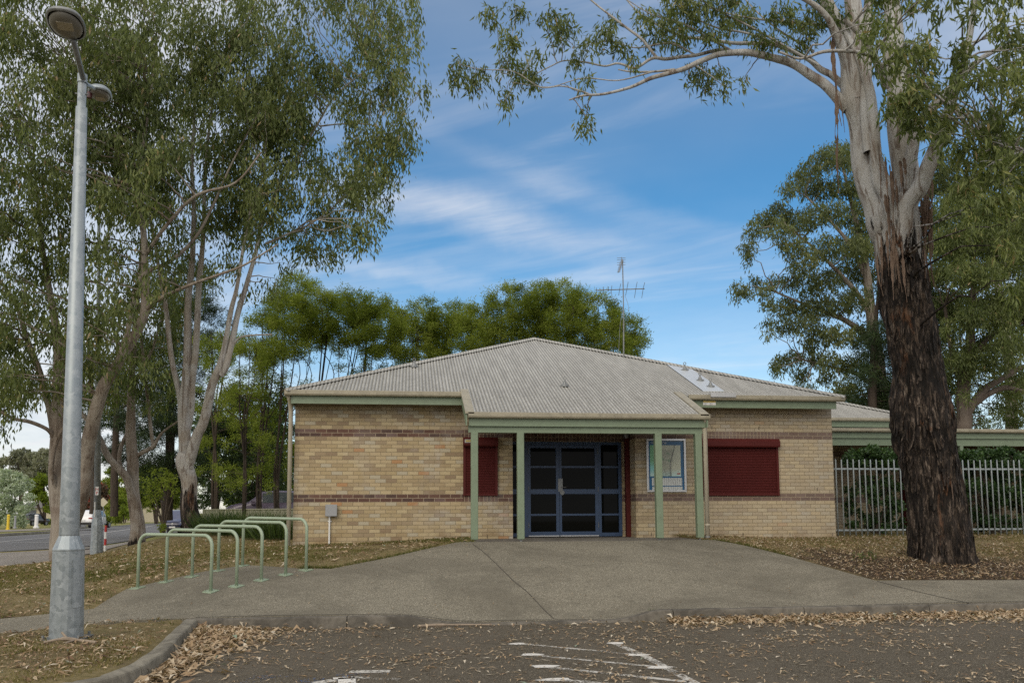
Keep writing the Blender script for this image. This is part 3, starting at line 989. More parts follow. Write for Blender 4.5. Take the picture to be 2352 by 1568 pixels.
tag(ribbon('road_line', [PZ(x, y, -0.07) for x, y in ((-200, 1248), (0, 1249), (120, 1250), (200, 1251), (290, 1252.5))], 0.14, M['line'], 0.052), kind='structure')
fp = [(-900, 1335), (0, 1306), (95, 1296), (130, 1290), (235, 1278), (300, 1262), (335, 1250), (330, 1247), (290, 1257), (232, 1265), (150, 1267), (0, 1268), (-900, 1301)]
tag(draped('footpath', [tuple(PZ(x, y, -0.03)[:2]) for x, y in fp], M['path'], 0.02, 2.0), kind='structure')
tag(draped('crossing_pad', [tuple(PZ(x, y, -0.03)[:2]) for x, y in ((137, 1272), (205, 1272), (208, 1266), (160, 1265))], M['slab'], 0.05, 1.0), kind='structure')
tag(draped('far_footpath', [tuple(PZ(x, y, -0.12)[:2]) for x, y in ((-200, 1228), (60, 1219), (120, 1217.5), (170, 1213), (150, 1212.5), (110, 1213.5), (50, 1215.5), (-200, 1221))], M['path'], 0.03, 5.0), kind='structure')
kb = MB()
kp = [PZ(x, y, -0.1) for x, y in ((-300, 1244), (0, 1230.5), (117, 1223.5), (187, 1213.5), (205, 1211))]
for a, b in zip(kp[:-1], kp[1:]):
    kb.tube([(a[0], a[1], Tz(a[0], a[1]) + 0.05), (b[0], b[1], Tz(b[0], b[1]) + 0.05)], 0.16, 6)
tag(kb.build('far_kerb', M['slab']), kind='structure')

# painted marks on the car park
M['mark'] = None


def mark_material(name, col, wear=0.5):
    m_, t = mat(name)
    p = pos(t)
    n_ = t.m('ADD', t.m('MULTIPLY', t.noise(p, 26.0, 5.0, 0.75), 0.65), t.m('MULTIPLY', t.noise(p, 2.4, 3.0, 0.6), 0.35))
    b = t.n('ShaderNodeBsdfPrincipled', i_Base_Color=(*col, 1), i_Roughness=0.8)
    tr = t.n('ShaderNodeBsdfTransparent')
    f = t.sstep(n_, wear - 0.04, wear + 0.03)
    t.n('ShaderNodeOutputMaterial', i_Surface=t.n('ShaderNodeMixShader', i_0=f, i_1=tr.outputs[0], i_2=b.outputs[0]).outputs[0])
    return m_


M['mark'] = mark_material('worn_marking_paint', (0.50, 0.48, 0.43), 0.495)
M['markfull'] = mark_material('fresh_marking_paint', (0.64, 0.62, 0.57), 0.455)
M['markblue'] = mark_material('worn_blue_paint', (0.06, 0.13, 0.30), 0.60)


def zp(x, y):                        # crop at (1000,2350), scale 1.3835
    return (x / 1.3835 + 1000) * .6125, (y / 1.3835 + 2350) * .6125


mk = MB()


def strip(pxs, wdt, b=None):
    pts = [PZ(*q, 0.0) for q in pxs]
    b = b or mk
    for a, c in zip(pts[:-1], pts[1:]):
        d = (c - a)[:2]
        d /= np.linalg.norm(d)
        n_ = np.array([-d[1], d[0]]) * wdt / 2
        b.add([(a[0] + n_[0], a[1] + n_[1], 0.004), (c[0] + n_[0], c[1] + n_[1], 0.004), (c[0] - n_[0], c[1] - n_[1], 0.004), (a[0] - n_[0], a[1] - n_[1], 0.004)], [(0, 1, 2, 3)])


strip([zp(1330, 88), zp(1950, 146)], 0.075)
strip([zp(1370, 145), zp(2060, 210)], 0.07)
strip([zp(1430, 205), zp(2190, 285)], 0.085)
strip([zp(1500, 272), zp(2300, 345)], 0.11)
strip([zp(1790, 78), zp(1960, 150), zp(2080, 215), zp(2330, 350)], 0.10)
tag(mk.build('parking_marking', M['mark']), kind='structure')
mk2 = MB()
for (x, y, rx) in ((1305, 88, .10), (1372, 144, .12), (1440, 205, .14), (1500, 274, .16), (1925, 145, .12), (2045, 210, .14), (1815, 85, .10)):
    c = PZ(*zp(x, y), 0.0)
    mk2.add([(c[0] + rx * cos(a) * (1 + .25 * sin(3 * a + x)), c[1] + 0.075 * sin(a), 0.006) for a in np.linspace(0, 2 * pi, 14, endpoint=False)], [tuple(range(14))])
strip([zp(345, 268), zp(455, 262)], 0.10, mk2)
strip([zp(415, 262), zp(420, 330)], 0.16, mk2)
tag(mk2.build('parking_marking', M['markfull']), kind='structure')
mk3 = MB()
strip([zp(430, 232), zp(640, 230)], 0.14, mk3)
strip([zp(440, 262), zp(690, 272)], 0.10, mk3)
strip([zp(250, 292), zp(350, 275)], 0.12, mk3)
tag(mk3.build('parking_marking', M['mark']), kind='structure')
c = PZ(*zp(330, 275), 0.0)
mb = MB()
mb.add([(c[0] - .95, c[1] - .9, .003), (c[0] + .65, c[1] - .9, .003), (c[0] + .5, c[1] + .30, .003), (c[0] - .75, c[1] + .30, .003)], [(0, 1, 2, 3)])
tag(mb.build('parking_marking', M['markblue']), kind='structure')

# ================================================================== station building
BLD = thing('brick_building', 'cream brick station building with brown brick bands, hipped corrugated roof and green posted porch', 'building', (3.7, 19.2, FLOOR))
WY, XL, XR = 19.2, -2.53, 10.05
OX0, OX1, RY = 2.335, 5.20, 20.05
ZT = 3.99
b = MB()
zb0 = 0.55
b.box((XL, WY, zb0), (OX0, WY + .23, ZT)).box((OX1, WY, zb0), (XR, WY + .23, ZT))
b.box((XL, WY + .23, zb0), (XL + .23, 31.5, ZT)).box((XR - .23, WY + .23, zb0), (XR, 31.5, ZT)).box((XL + .23, 31.27, zb0), (XR - .23, 31.5, ZT))
b.box((OX0 - .23, WY + .23, zb0), (OX0, RY + .23, ZT)).box((OX1, WY + .23, zb0), (OX1 + .23, RY + .23, ZT))
DX0, DX1, DZ1 = 2.345, 5.085, 3.19
b.box((OX0, RY, DZ1), (OX1, RY + .23, ZT + .4)).box((DX1, RY, zb0), (OX1, RY + .23, DZ1))
b.build('wall', M['brick'], BLD)
# soldier courses over the openings and under the small window
for x0, x1, z0, y0 in ((1.20, 1.985, 3.205, WY), (6.66, 8.66, 3.205, WY), (1.20, 1.985, 1.752, WY), (OX0 + .01, OX1 - .01, DZ1 + .012, RY)):
    n_ = max(1, round((x1 - x0) / .0856))
    bb = MB().box((x0, y0 - .004, z0), (x1, y0 + .01, z0 + .1712))
    bb.build('soldier_course', M['soldier'], BLD)
for x, z in ((7.07, 3.47), (8.22, 3.47), (9.62, 2.02), (9.96, 0.95), (8.9, .97), (7.75, .97), (0.0, .93), (-0.9, .93), (.8, .93), (1.75, .98), (5.55, 1.0)):
    MB().box((x - .006, WY - .003, z - .04), (x + .006, WY + .004, z + .04)).build('weep_hole', M['joint'], BLD)

# roof
EX0, EX1, EY, EZ, TP = -2.70, 10.12, 18.62, 4.135, 0.40
VX0, VX1, VY = 1.15, 6.22, 17.15
HW = (EX1 - EX0) / 2
APX, APY = (EX0 + EX1) / 2, EY + HW
BYE = 34.0


def rz(y):
    return EZ + TP * (y - EY)


def corrugate(name, lo, hi, at, parent, pitch=.076, amp=.011, seg=6, mat_=None):
    """at(u) -> bottom point, top point, normal of the sheet at u"""
    us = np.arange(lo, hi + 1e-6, pitch / seg)
    V, Fc, k = [], [], 0
    for u in us:
        p, q, n_ = at(u)
        h = amp * sin(2 * pi * u / pitch)
        V.append(np.array(p) + np.array(n_) * h)
        V.append(np.array(q) + np.array(n_) * h)
        if k:
            Fc.append((2 * k - 2, 2 * k, 2 * k + 1, 2 * k - 1))
        k += 1
    bb = MB()
    bb.add(V, Fc)
    return bb.build(name, mat_ or M['roof'], parent, smooth=True)


nrm = np.array([0, -TP, 1]) / sqrt(1 + TP * TP)


def fr(x):
    yb = VY if VX0 <= x <= VX1 else EY
    yt = EY + max(0.0, min(x - EX0, EX1 - x))
    return (x, yb, rz(yb)), (x, yt, rz(yt)), nrm


roof = corrugate('roof', EX0, EX1, fr, BLD)
nl = np.array([-TP, 0, 1]) / sqrt(1 + TP * TP)


def sl(y):
    t_ = min(y - EY, BYE - y, HW)
    return (EX0, y, EZ), (EX0 + max(t_, 0), y, EZ + TP * max(t_, 0)), nl


def sr(y):
    t_ = min(y - EY, BYE - y, HW)
    return (EX1, y, EZ), (EX1 - max(t_, 0), y, EZ + TP * max(t_, 0)), nl * np.array([-1, 1, 1])


corrugate('roof', EY, BYE, sl, BLD, seg=4)
corrugate('roof', EY, BYE, sr, BLD, seg=4)


def cap_strip(a, c, wdt, lift):
    a, c = np.array(a), np.array(c)
    d = (c - a) / np.linalg.norm(c - a)
    s = np.cross(d, (0, 0, 1))
    s /= np.linalg.norm(s)
    V = []
    for p in (a, c):
        for q, dz_ in ((-wdt, -wdt * .30), (-wdt * .25, 0.012), (0, .03), (wdt * .25, .012), (wdt, -wdt * .30)):
            V.append(p + s * q + np.array([0, 0, dz_ + lift]))
    return V, [(i, i + 1, i + 6, i + 5) for i in range(4)]


for a in ((EX0, EY, EZ), (EX1, EY, EZ)):
    cp = MB()
    V, Fc = cap_strip(a, (APX, APY, rz(APY)), .12, .03)
    cp.add(V, Fc)
    cp.build('hip_capping', M['roof'], roof, fix=False)
cp = MB()
V, Fc = cap_strip((APX, APY, rz(APY)), (APX, BYE - HW, rz(APY)), .12, .03)
cp.add(V, Fc)
cp.build('ridge_capping', M['roof'], roof, fix=False)


def gutter(x0, x1, y, zt, name='gutter', parent=BLD, mat_=None, h=.115, dpt=.115):
    pr = [(y, zt - .008), (y + .012, zt), (y + .02, zt - .01), (y + .018, zt - h + .02), (y + dpt - .01, zt - h + .02), (y + dpt - .01, zt - .01), (y + dpt, zt - .01), (y + dpt, zt - h), (y + .02, zt - h), (y, zt - h + .03)]
    g = MB()
    g.extrude(pr, 0, x0, x1)
    x = x0 + .3
    while x < x1:
        g.box((x - .008, y - .004, zt - .062), (x + .008, y + .002, zt - .045))
        x += .152
    for xx in np.arange(x0 + 1.9, x1 - .5, 2.4):
        g.box((xx, y - .004, zt - h + .02), (xx + .06, y + .001, zt + .001))
    return g.build(name, mat_ or M['gutter'], parent)


gutter(-2.69, VX0 - .01, EY - .02, 4.17)
gutter(VX1 + .1, 10.10, EY - .02, 4.17)
gutter(VX0 + .03, VX1 + .06, VY - .02, 3.552)
gl_ = MB().box((EX0 - .01, EY + .1, 4.055), (EX0 + .10, 31.5, 4.17))
gl_.build('gutter', M['gutter'], BLD)
MB().box((XL - .0, 18.715, 3.885), (VX0 - .01, 18.75, 4.055)).build('fascia_board', M['green'], BLD)
MB().box((VX1 + .02, 18.715, 3.885), (9.93, 18.75, 4.055)).build('fascia_board', M['green'], BLD)
MB().box((XL - .04, 18.75, 3.885), (XL, 31.0, 4.055)).build('fascia_board', M['green'], BLD)
MB().box((VX0 + .05, 17.245, 3.275), (VX1 + .02, 17.28, 3.447)).build('fascia_board', M['green'], BLD)
MB().box((VX0 + .045, 17.31, 3.147), (VX1 - .06, 17.41, 3.32)).build('porch_beam', M['green'], BLD)
# eave and porch linings
s_ = MB()
s_.box((XL, 18.75, 3.975), (VX0, WY, 3.985)).box((VX1, 18.75, 3.975), (9.93, WY, 3.985))
s_.add([(VX0 + .04, 17.29, rz(17.29) - .10), (VX1 - .04, 17.29, rz(17.29) - .10), (VX1 - .04, 20.05, rz(20.05) - .10), (VX0 + .04, 20.05, rz(20.05) - .10)], [(0, 1, 2, 3)])
s_.build('soffit', M['soffit'], BLD)
for x, sgn in ((VX0, 1), (VX1, -1)):
    xo = x - .02 * sgn
    pr = [(VY + .02, rz(VY) - .03), (EY + .12, rz(EY + .12) - .03), (EY + .12, rz(EY + .12) - .22), (VY + .02, rz(VY) - .27)]
    MB().extrude(pr, 0, xo, xo + .03 * sgn).build('barge_board', M['green'], BLD)
    cpb = MB()
    pr = [(VY - .02, rz(VY - .02) + .018), (EY + .30, rz(EY + .30) + .018), (EY + .30, rz(EY + .30) - .02), (VY - .02, rz(VY - .02) - .02)]
    cpb.extrude(pr, 0, xo - .012 * sgn, xo + .17 * sgn)
    cpb.build('barge_capping', M['gutter'], BLD)
# posts
PYY = 17.36
pxs = [(PY(1081.5, 1100, PYY)[0], PY(1097.5, 1100, PYY)[0])]
for c0, c1 in ((1081.5, 1097.5), (1187.5, 1204.5), (1505, 1522.5), (1599, 1609)):
    x0 = PY(c0, 1120, PYY)[0]
    wd = .145
    if c0 > 1590:
        x0 = PY(1597.5, 1120, PYY)[0]
    pb = MB().box((x0, PYY - .072, FLOOR + .045), (x0 + wd, PYY + .072, 3.147), .012)
    pp = pb.build('post', M['green'], BLD)
    MB().box((x0 + .05, PYY - .02, FLOOR - .02), (x0 + .09, PYY + .02, FLOOR + .047)).box((x0 + .03, PYY - .045, FLOOR + .036), (x0 + wd - .03, PYY + .045, FLOOR + .046)).build('post_stirrup', M['galvdark'], pp)
# downpipes
dpx = PY(1622, 1100, 17.30)[0]
dp = MB().tube([(dpx, 17.30, FLOOR + .08), (dpx, 17.30, 3.36), (dpx, 17.26, 3.43), (dpx, 17.22, 3.46)], .047, 14)
dp.tube([(dpx, 17.30, 3.33), (dpx, 17.30, 3.40)], .054, 14).tube([(dpx, 17.30, FLOOR + .30), (dpx, 17.30, FLOOR + .33)], .051, 14)
dp.box((dpx - .13, 17.28, 3.35), (dpx, 17.285, 3.385))
dp.build('downpipe', M['downpipe'], BLD, smooth=True)
MB().tube([(dpx, 17.30, FLOOR - .05), (dpx, 17.30, FLOOR + .08)], .052, 14).build('downpipe_shoe', M['galvdark'], BLD)
lx = PY(665, 1100, 19.05)[0]
dp = MB().tube([(lx, 19.05, .62), (lx, 19.05, 3.75), (lx - .01, 18.95, 3.95), (lx - .02, 18.75, 4.07)], .047, 14)
dp.build('downpipe', M['downpipe'], BLD, smooth=True)
# concrete slab edge of the porch
MB().box((SLABX0, SLABY, .5), (SLABX1 + .05, RY, FLOOR)).build('porch_slab', M['slab'], BLD)

# doors: one wide aluminium shopfront
FY = RY + .02


def zD(x, y):
    return (x / 2.767 + 1900) * .6125, (y / 2.767 + 1600) * .6125


def dX(x, y=1000):
    return float(PY(*zD(x, y), FY)[0])


def dZ(y):
    return float(PY(*zD(570, y), FY)[2])


zr = [dZ(v) for v in (155, 185, 220, 405, 425, 645, 695, 900, 920, 1085, 1136)]
ztop, zbot = zr[0], FLOOR + .012
fr_ = MB()
fx = [dX(175), dX(222), dX(548), dX(560), dX(958), dX(984), dX(1165), dX(1203)]
fr_.box((DX0, FY - .03, zr[1]), (DX1, FY + .07, ztop))
for a, c in ((fx[0], fx[1]), (fx[4], fx[5]), (fx[6], DX1)):
    fr_.box((a, FY - .03, zbot), (c, FY + .07, zr[1]))
fr_.box((DX0, FY - .03, zbot), (DX0 + .03, FY + .07, zr[1]))
for z0, z1 in ((zr[4], zr[3]), (zr[6], zr[5]), (zr[8], zr[7]), (zbot, zr[9] - .03)):
    fr_.box((DX0 + .03, FY - .02, z0), (fx[0], FY + .06, z1)).box((fx[5], FY - .02, z0), (fx[6], FY + .06, z1))
fr_.build('door_frame', M['blue'], BLD)
MB().box((DX0 + .03, FY + .02, zbot), (fx[0], FY + .026, zr[1])).build('side_window', M['glass'], BLD)
MB().box((fx[5], FY + .02, zbot), (fx[6], FY + .026, zr[1])).build('side_window', M['glass'], BLD)
for k, (a, c, l, r) in enumerate(((fx[1], fx[2], dX(250), dX(514)), (fx[2] + .006, fx[4], dX(573), dX(920)))):
    d_ = MB()
    d_.box((a, FY - .022, zbot + .02), (l, FY + .03, zr[1] - .006)).box((r, FY - .022, zbot + .02), (c, FY + .03, zr[1] - .006))
    for z0, z1 in ((zr[2], zr[1] - .006), (zr[4], zr[3]), (zr[6], zr[5]), (zr[8], zr[7]), (zbot + .02, zr[9])):
        d_.box((l, FY - .019, z0), (r, FY + .027, z1))
    dr = d_.build('door', M['blue'], BLD)
    MB().box((l, FY + .004, zr[9]), (r, FY + .010, zr[2])).build('pane', M['glass'], dr)
    MB().box((a + .01, FY - .028, zbot + .004), (c - .01, FY - .022, zbot + .028)).build('sill_strip', M['silver'], dr)
    hx = a + .015 if k == 0 else c - .015
    for hz in (1.2, 2.05, 2.95):
        MB().tube([(hx, FY - .03, hz - .06), (hx, FY - .03, hz + .06)], .009, 6).build('hinge', M['galvdark'], dr)
    if k == 1:
        h_ = MB().box((a - .035, FY - .035, zr[6] + .06), (a + .075, FY - .022, zr[5] + .25))
        h_.tube([(a + .045, FY - .03, 2.10), (a + .045, FY - .075, 2.10), (a + .16, FY - .078, 2.10)], .010, 8)
        h_.build('handle', M['galvdark'], dr)
        MB().tube([(a + .06, FY - .024, 1.97), (a + .06, FY - .05, 1.97)], .055, 18).build('lock_cover', M['galvdark'], dr)
MB().box((2.3, RY + .45, zbot), (5.1, RY + .46, ztop)).build('door_backing', M['dark'], BLD)
# shutter guide on the return, lamp at the ceiling
MB().box((OX1 - .105, 19.66, FLOOR), (OX1 - .004, 19.80, 3.30), .006).build('shutter_guide', M['red'], BLD)
lm = MB()
lp = PY(*zD(1243, 88), 19.6)
lm.lathe([(.03, .10), (.05, .07), (.055, -.02), (.05, -.05), (.02, -.07)], 14, tuple(lp))
lm.box((lp[0] - .02, lp[1] - .02, lp[2] + .08), (lp[0] + .02, lp[1] + .02, lp[2] + .45))
lm.build('porch_lamp', M['greybox'], BLD)


def shutter(x0, x1, z0, z1, box):
    r = MB()
    zt = z1 - box
    # curtain of curved slats
    n_ = int((zt - z0 - .03) / .0375)
    pr = []
    for i in range(n_):
        zz = z0 + .03 + i * .0375
        pr += [(WY - .030, zz + .002), (WY - .044, zz + .012), (WY - .044, zz + .026), (WY - .030, zz + .0355)]
    pr += [(WY - .02, zt), (WY - .02, z0 + .03)]
    r.extrude(pr, 0, x0 + .05, x1 - .05)
    s = r.build('roller_shutter', M['red'], BLD)
    MB().box((x0, WY - .062, z0), (x0 + .055, WY - .001, zt)).build('guide_rail', M['red'], s)
    MB().box((x1 - .055, WY - .062, z0), (x1, WY - .001, zt)).build('guide_rail', M['red'], s)
    MB().box((x0 + .055, WY - .055, z0), (x1 - .055, WY - .012, z0 + .05), .006).build('bottom_rail', M['red'], s)
    MB().extrude([(WY - .001, zt), (WY - .16, zt), (WY - .175, zt + .03), (WY - .175, z1 - .07), (WY - .12, z1), (WY - .001, z1)], 0, x0 - .004, x1 + .004).build('shutter_box', M['red'], s)
    return s


sh = shutter(1.205, 1.985, 1.885, 3.20, .20)
MB().box((1.23, WY - .181, 3.075), (1.44, WY - .178, 3.15)).build('name_plate', M['silver'], sh)
MB().box((1.25, WY - .183, 3.09), (1.42, WY - .181, 3.135)).build('plate_patch', paint('brass_yellow', (.42, .33, .10), .5), sh)
shutter(6.68, 8.66, 1.875, 3.205, .20)


# roof fittings
def roofhit(px, py):
    r = ray(px, py)
    t_ = (EZ - EYE + TP * (0 - EY)) / (r[2] - TP * r[1])
    return CAM + r * t_


pl = roofhit(1614, 899)
pr_ = roofhit(1661, 898)
x0, x1, yb = pl[0], pr_[0], min(pl[1], pr_[1])
pn = MB()
pn.add([(x0, yb, rz(yb) + .022), (x1, yb, rz(yb) + .022), (x1, EY + EX1 - x1 - .10, rz(EY + EX1 - x1 - .10) + .022), (x0, EY + EX1 - x0 - .10, rz(EY + EX1 - x0 - .10) + .022),
        (x0, yb, rz(yb)), (x1, yb, rz(yb))], [(0, 1, 2, 3), (4, 5, 1, 0)])
pn.build('access_panel', M['newsteel'], roof, fix=False)
MB().box((x0 + .02, EY - .06, 4.115), (x1 + .1, EY + .10, 4.215)).build('gutter_cover', M['silver'], BLD)
for px, py in ((1573, 851), (1608, 875), (1632, 889), (951, 843), (1297, 887)):
    q = roofhit(px, py)
    an = MB()
    an.lathe([(.10, -.012), (.10, .03), (.05, .05), (.035, .10), (.02, .11), (.018, .15)], 12, tuple(q))
    an.tube([(q[0] + .035 * cos(a), q[1], q[2] + .185 + .035 * sin(a)) for a in np.linspace(-pi / 2, 1.5 * pi, 13)], .009, 6, caps=False)
    an.build('roof_anchor', M['galvdark'], roof)
q0, q1 = PY(1615, 920.5, 18.71), PY(1644, 930, 18.71)
sg = thing('safety_label', 'small white safety label with a yellow strip on the green fascia board', 'sign', (q0[0], 18.71, q0[2]))
MB().box((q0[0], 18.709, q1[2]), (q1[0], 18.713, q0[2])).build('label_face', M['white'], sg)
MB().box((q0[0] + .003, 18.7075, q0[2] - .03), (q1[0] - .003, 18.7085, q0[2] - .003)).build('yellow_strip', M['yellow'], sg)
tx = MB()
for i in range(4):
    for j in range(2):
        w_ = random.uniform(.05, .09)
        tx.box((q0[0] + .02 + .13 * j, 18.7075, q0[2] - .047 - .016 * i), (q0[0] + .02 + .13 * j + w_, 18.7085, q0[2] - .042 - .016 * i))
tx.build('small_print', M['greybox'], sg)

# map sign
MX0, MX1, MZ0, MZ1 = 5.455, 6.40, 1.96, 3.20
ms = thing('map_sign', 'silver framed blue town map panel fixed to the brick wall beside the doors', 'sign', ((MX0 + MX1) / 2, WY, MZ0))
fb = MB()
for bx in (((MX0, MZ0), (MX1, MZ0 + .05)), ((MX0, MZ1 - .05), (MX1, MZ1)), ((MX0, MZ0 + .05), (MX0 + .05, MZ1 - .05)), ((MX1 - .05, MZ0 + .05), (MX1, MZ1 - .05))):
    fb.box((bx[0][0], WY - .065, bx[0][1]), (bx[1][0], WY - .002, bx[1][1]), .006)
fb.build('frame', M['silver'], ms)
u0_, u1_ = MX0 + .05, MX1 - .05
v0_, v1_ = MZ0 + .05, MZ1 - .05


def mu_(x):                # zoom crop x 170..1065 -> panel
    return u0_ + (x - 185) / (1060 - 185) * (u1_ - u0_)


def mv_(y):
    return v1_ - (y - 180) / (1410 - 180) * (v1_ - v0_)


M['mapblue'] = paint('map_blue', (0.014, 0.115, 0.255), 0.3)
MB().box((u0_, WY - .03, v0_), (u1_, WY - .02, v1_)).build('panel', M['mapblue'], ms)


def map_material():
    m_, t = mat('printed_map')
    p = pos(t)
    x, y, z = t.sep(p)
    u = t.m('DIVIDE', t.m('SUBTRACT', x, u0_), u1_ - u0_)
    v = t.m('DIVIDE', t.m('SUBTRACT', z, v0_), v1_ - v0_)
    c = t.mix(t.sstep(t.m('SUBTRACT', u, t.m('MULTIPLY', v, 0.05)), 0.10, 0.30), (0.20, 0.46, 0.25), (0.52, 0.54, 0.41))
    c = t.mix(t.m('MULTIPLY', t.m('SUBTRACT', 1.0, t.sstep(v, 0.40, 0.62)), t.m('SUBTRACT', 1.0, t.sstep(u, 0.12, 0.25))), c, (0.24, 0.58, 0.58))
    c = t.mix(t.m('SUBTRACT', 1.0, t.sstep(v, 0.27, 0.45)), c, (0.46, 0.64, 0.60))
    vo = t.n('ShaderNodeTexVoronoi', feature='DISTANCE_TO_EDGE', i_Vector=p, i_Scale=42.0).outputs[0]
    built = t.m('MULTIPLY', t.sstep(u, 0.30, 0.36), t.m('SUBTRACT', 1.0, t.sstep(t.m('ADD', u, t.m('MULTIPLY', t.m('SUBTRACT', v, .5), -0.12)), 0.66, 0.70)))
    built = t.m('MULTIPLY', built, t.m('SUBTRACT', 1.0, t.sstep(v, 0.80, 0.84)))
    st2 = t.m('MULTIPLY', t.m('SUBTRACT', 1.0, t.sstep(vo, 0.05, 0.16)), built)
    c = t.mix(t.m('MULTIPLY', st2, 0.75), c, (0.13, 0.14, 0.10))
    c = t.mix(t.m('MULTIPLY', t.m('MULTIPLY', built, t.sstep(t.noise(p, 11.0, 3.0), 0.58, 0.66)), 0.6), c, (0.12, 0.26, 0.14))
    # main road running down the sheet
    path_ = t.m('ADD', 0.66, t.m('ADD', t.m('MULTIPLY', t.m('SINE', t.m('MULTIPLY', v, 9.0)), 0.035), t.m('MULTIPLY', t.m('SUBTRACT', v, 0.6), 0.16)))
    c = t.mix(t.m('SUBTRACT', 1.0, t.sstep(t.m('ABSOLUTE', t.m('SUBTRACT', u, path_)), 0.006, 0.014)), c, (0.06, 0.06, 0.06))
    finish(t, c, 0.25, spec=0.5)
    return m_


MB().box((mu_(225), WY - .034, mv_(1070)), (mu_(985), WY - .031, mv_(288))).build('map_sheet', map_material(), ms)


def print_material():
    m_, t = mat('printed_index')
    x, y, z = t.sep(pos(t))
    cx, rz_ = t.m('DIVIDE', t.m('SUBTRACT', x, u0_), .0515), t.m('DIVIDE', z, .0098)
    wn = t.n('ShaderNodeTexWhiteNoise', noise_dimensions='2D', i_Vector=t.xyz(t.m('FLOOR', cx), t.m('FLOOR', rz_), 0.0)).outputs[0]
    ink = t.m('MULTIPLY', t.m('LESS_THAN', t.m('FRACT', cx), t.m('MULTIPLY_ADD', wn, .5, .3)), t.m('LESS_THAN', t.m('FRACT', rz_), .5))
    finish(t, t.mix(t.m('MULTIPLY', ink, .8), (0.60, 0.63, 0.60), (0.16, 0.17, 0.18)), 0.3)
    return m_


M['paper'] = print_material()
M['ink'] = paint('grey_ink', (0.15, 0.16, 0.17), 0.4)
MB().box((mu_(262), WY - .034, mv_(1300)), (mu_(1010), WY - .031, mv_(1108))).build('index_table', M['paper'], ms)
MB().box((mu_(268), WY - .034, mv_(1408)), (mu_(1015), WY - .031, mv_(1325))).build('legend', M['paper'], ms)
MB().box((mu_(888), WY - .0355, mv_(1020)), (mu_(968), WY - .0345, mv_(990))).build('red_flag', M['redpaint'], ms)


def text_part(name, body, size, loc, mat_, parent, rotx=pi / 2, rotz=0.0, align='LEFT'):
    cu = bpy.data.curves.new(name, 'FONT')
    cu.body = body
    cu.size = size
    cu.extrude = 0.001
    cu.align_x = align
    ob = bpy.data.objects.new(name + '_tmp', cu)
    COL.objects.link(ob)
    dg = bpy.context.evaluated_depsgraph_get()
    me_ = bpy.data.meshes.new_from_object(ob.evaluated_get(dg))
    bpy.data.objects.remove(ob)
    me_.transform(Matrix.Translation(Vector([float(v) for v in loc]) - Vector([float(v) for v in ORG.get(parent.name, np.zeros(3))])) @ Matrix.Rotation(rotz, 4, 'Z') @ Matrix.Rotation(rotx, 4, 'X'))
    return link(name, me_, mat_, parent)


text_part('title_text', 'Lo', .062, (mu_(250), WY - .036, mv_(248)), M['white'], ms)
text_part('title_text', 'map', .062, (mu_(530), WY - .036, mv_(248)), M['white'], ms)

# meter box on the left wall
q0, q1 = PY(749, 1158, WY - .1), PY(773, 1185, WY - .1)
mbx = thing('meter_box', 'small grey utility box with a white conduit on the left brick wall', 'utility box', ((q0[0] + q1[0]) / 2, WY, q1[2]))
MB().box((q0[0], WY - .12, q1[2] + .01), (q1[0], WY - .002, q0[2] - .012), .012).build('box', M['greybox'], mbx)
MB().box((q0[0] - .012, WY - .14, q1[2]), (q1[0] + .012, WY - .122, q0[2]), .008).build('lid', M['greybox'], mbx)
cx_ = q0[0] + .075
gz_ = Tz(cx_, WY - .05)
MB().tube([(cx_, WY - .05, gz_ - .05), (cx_, WY - .05, q1[2] + .02)], .019, 10).box((cx_ - .04, WY - .032, 1.32), (cx_ + .04, WY - .002, 1.345)).build('conduit', M['white'], mbx)

# tv aerial
ta = P(1434, 822, 24.0)
tr_ = roofhit(1434, 822)
ab = tr_ + np.array([0, .10, 0])
ab[1] = min(ab[1], EY + (EX1 - ab[0]))
AD = float((ab - CAM) @ f0)
an = thing('tv_aerial', 'thin steel television aerial mast with two yagi arrays on the roof', 'aerial', tuple(ab))


def ap(px, py, dd=0.0):
    return P(px, py, AD + dd)


def za(x, y):
    return (x / 3.135 + 2150) * .6125, (y / 3.135 + 900) * .6125


MB().tube([tuple(ab - np.array([0, 0, .2])), tuple(ap(*za(592, 950)))], .020, 8).build('mast', M['galvdark'], an)
MB().tube([tuple(ap(*za(592, 950))), tuple(ap(*za(586, 560))), tuple(ap(*za(578, 225)))], .015, 8).build('mast', M['galvdark'], an)
bm_ = MB().tube([tuple(ap(*za(262, 590))), tuple(ap(*za(838, 572)))], .014, 6)
e_ = bm_.build('boom', M['galvdark'], an)
for x, yt, yb_, dx_ in ((272, 560, 600, 0), (352, 548, 625, 8), (413, 548, 600, 0), (448, 535, 632, 10), (545, 512, 650, 25), (630, 492, 650, 30), (735, 492, 680, 32), (822, 498, 680, 35)):
    y0_ = 590 - (x - 262) / 576 * 18
    MB().tube([tuple(ap(*za(x + dx_ / 2, yt), -.25)), tuple(ap(*za(x, y0_ - 6))), tuple(ap(*za(x - dx_ / 2, yb_), .25))], .007, 5).build('element', M['galvdark'], e_)
b2 = MB().tube([tuple(ap(*za(580, 225))), tuple(ap(*za(532, 380), -.9))], .012, 6)
b2 = b2.build('boom', M['galvdark'], an)
for i in range(13):
    t_ = i / 12
    x, y = 570 - 38 * t_, 250 + 128 * t_
    h_ = 24 - 6 * t_
    MB().tube([tuple(ap(*za(x - h_, y + 3), -.9 * t_)), tuple(ap(*za(x + h_, y - 3), -.9 * t_))], .006, 4).build('element', M['galvdark'], b2)
for y in (208, 230, 262, 290):
    MB().tube([tuple(ap(*za(514, y + 3))), tuple(ap(*za(614, y)))], .006, 4).build('element', M['galvdark'], b2)
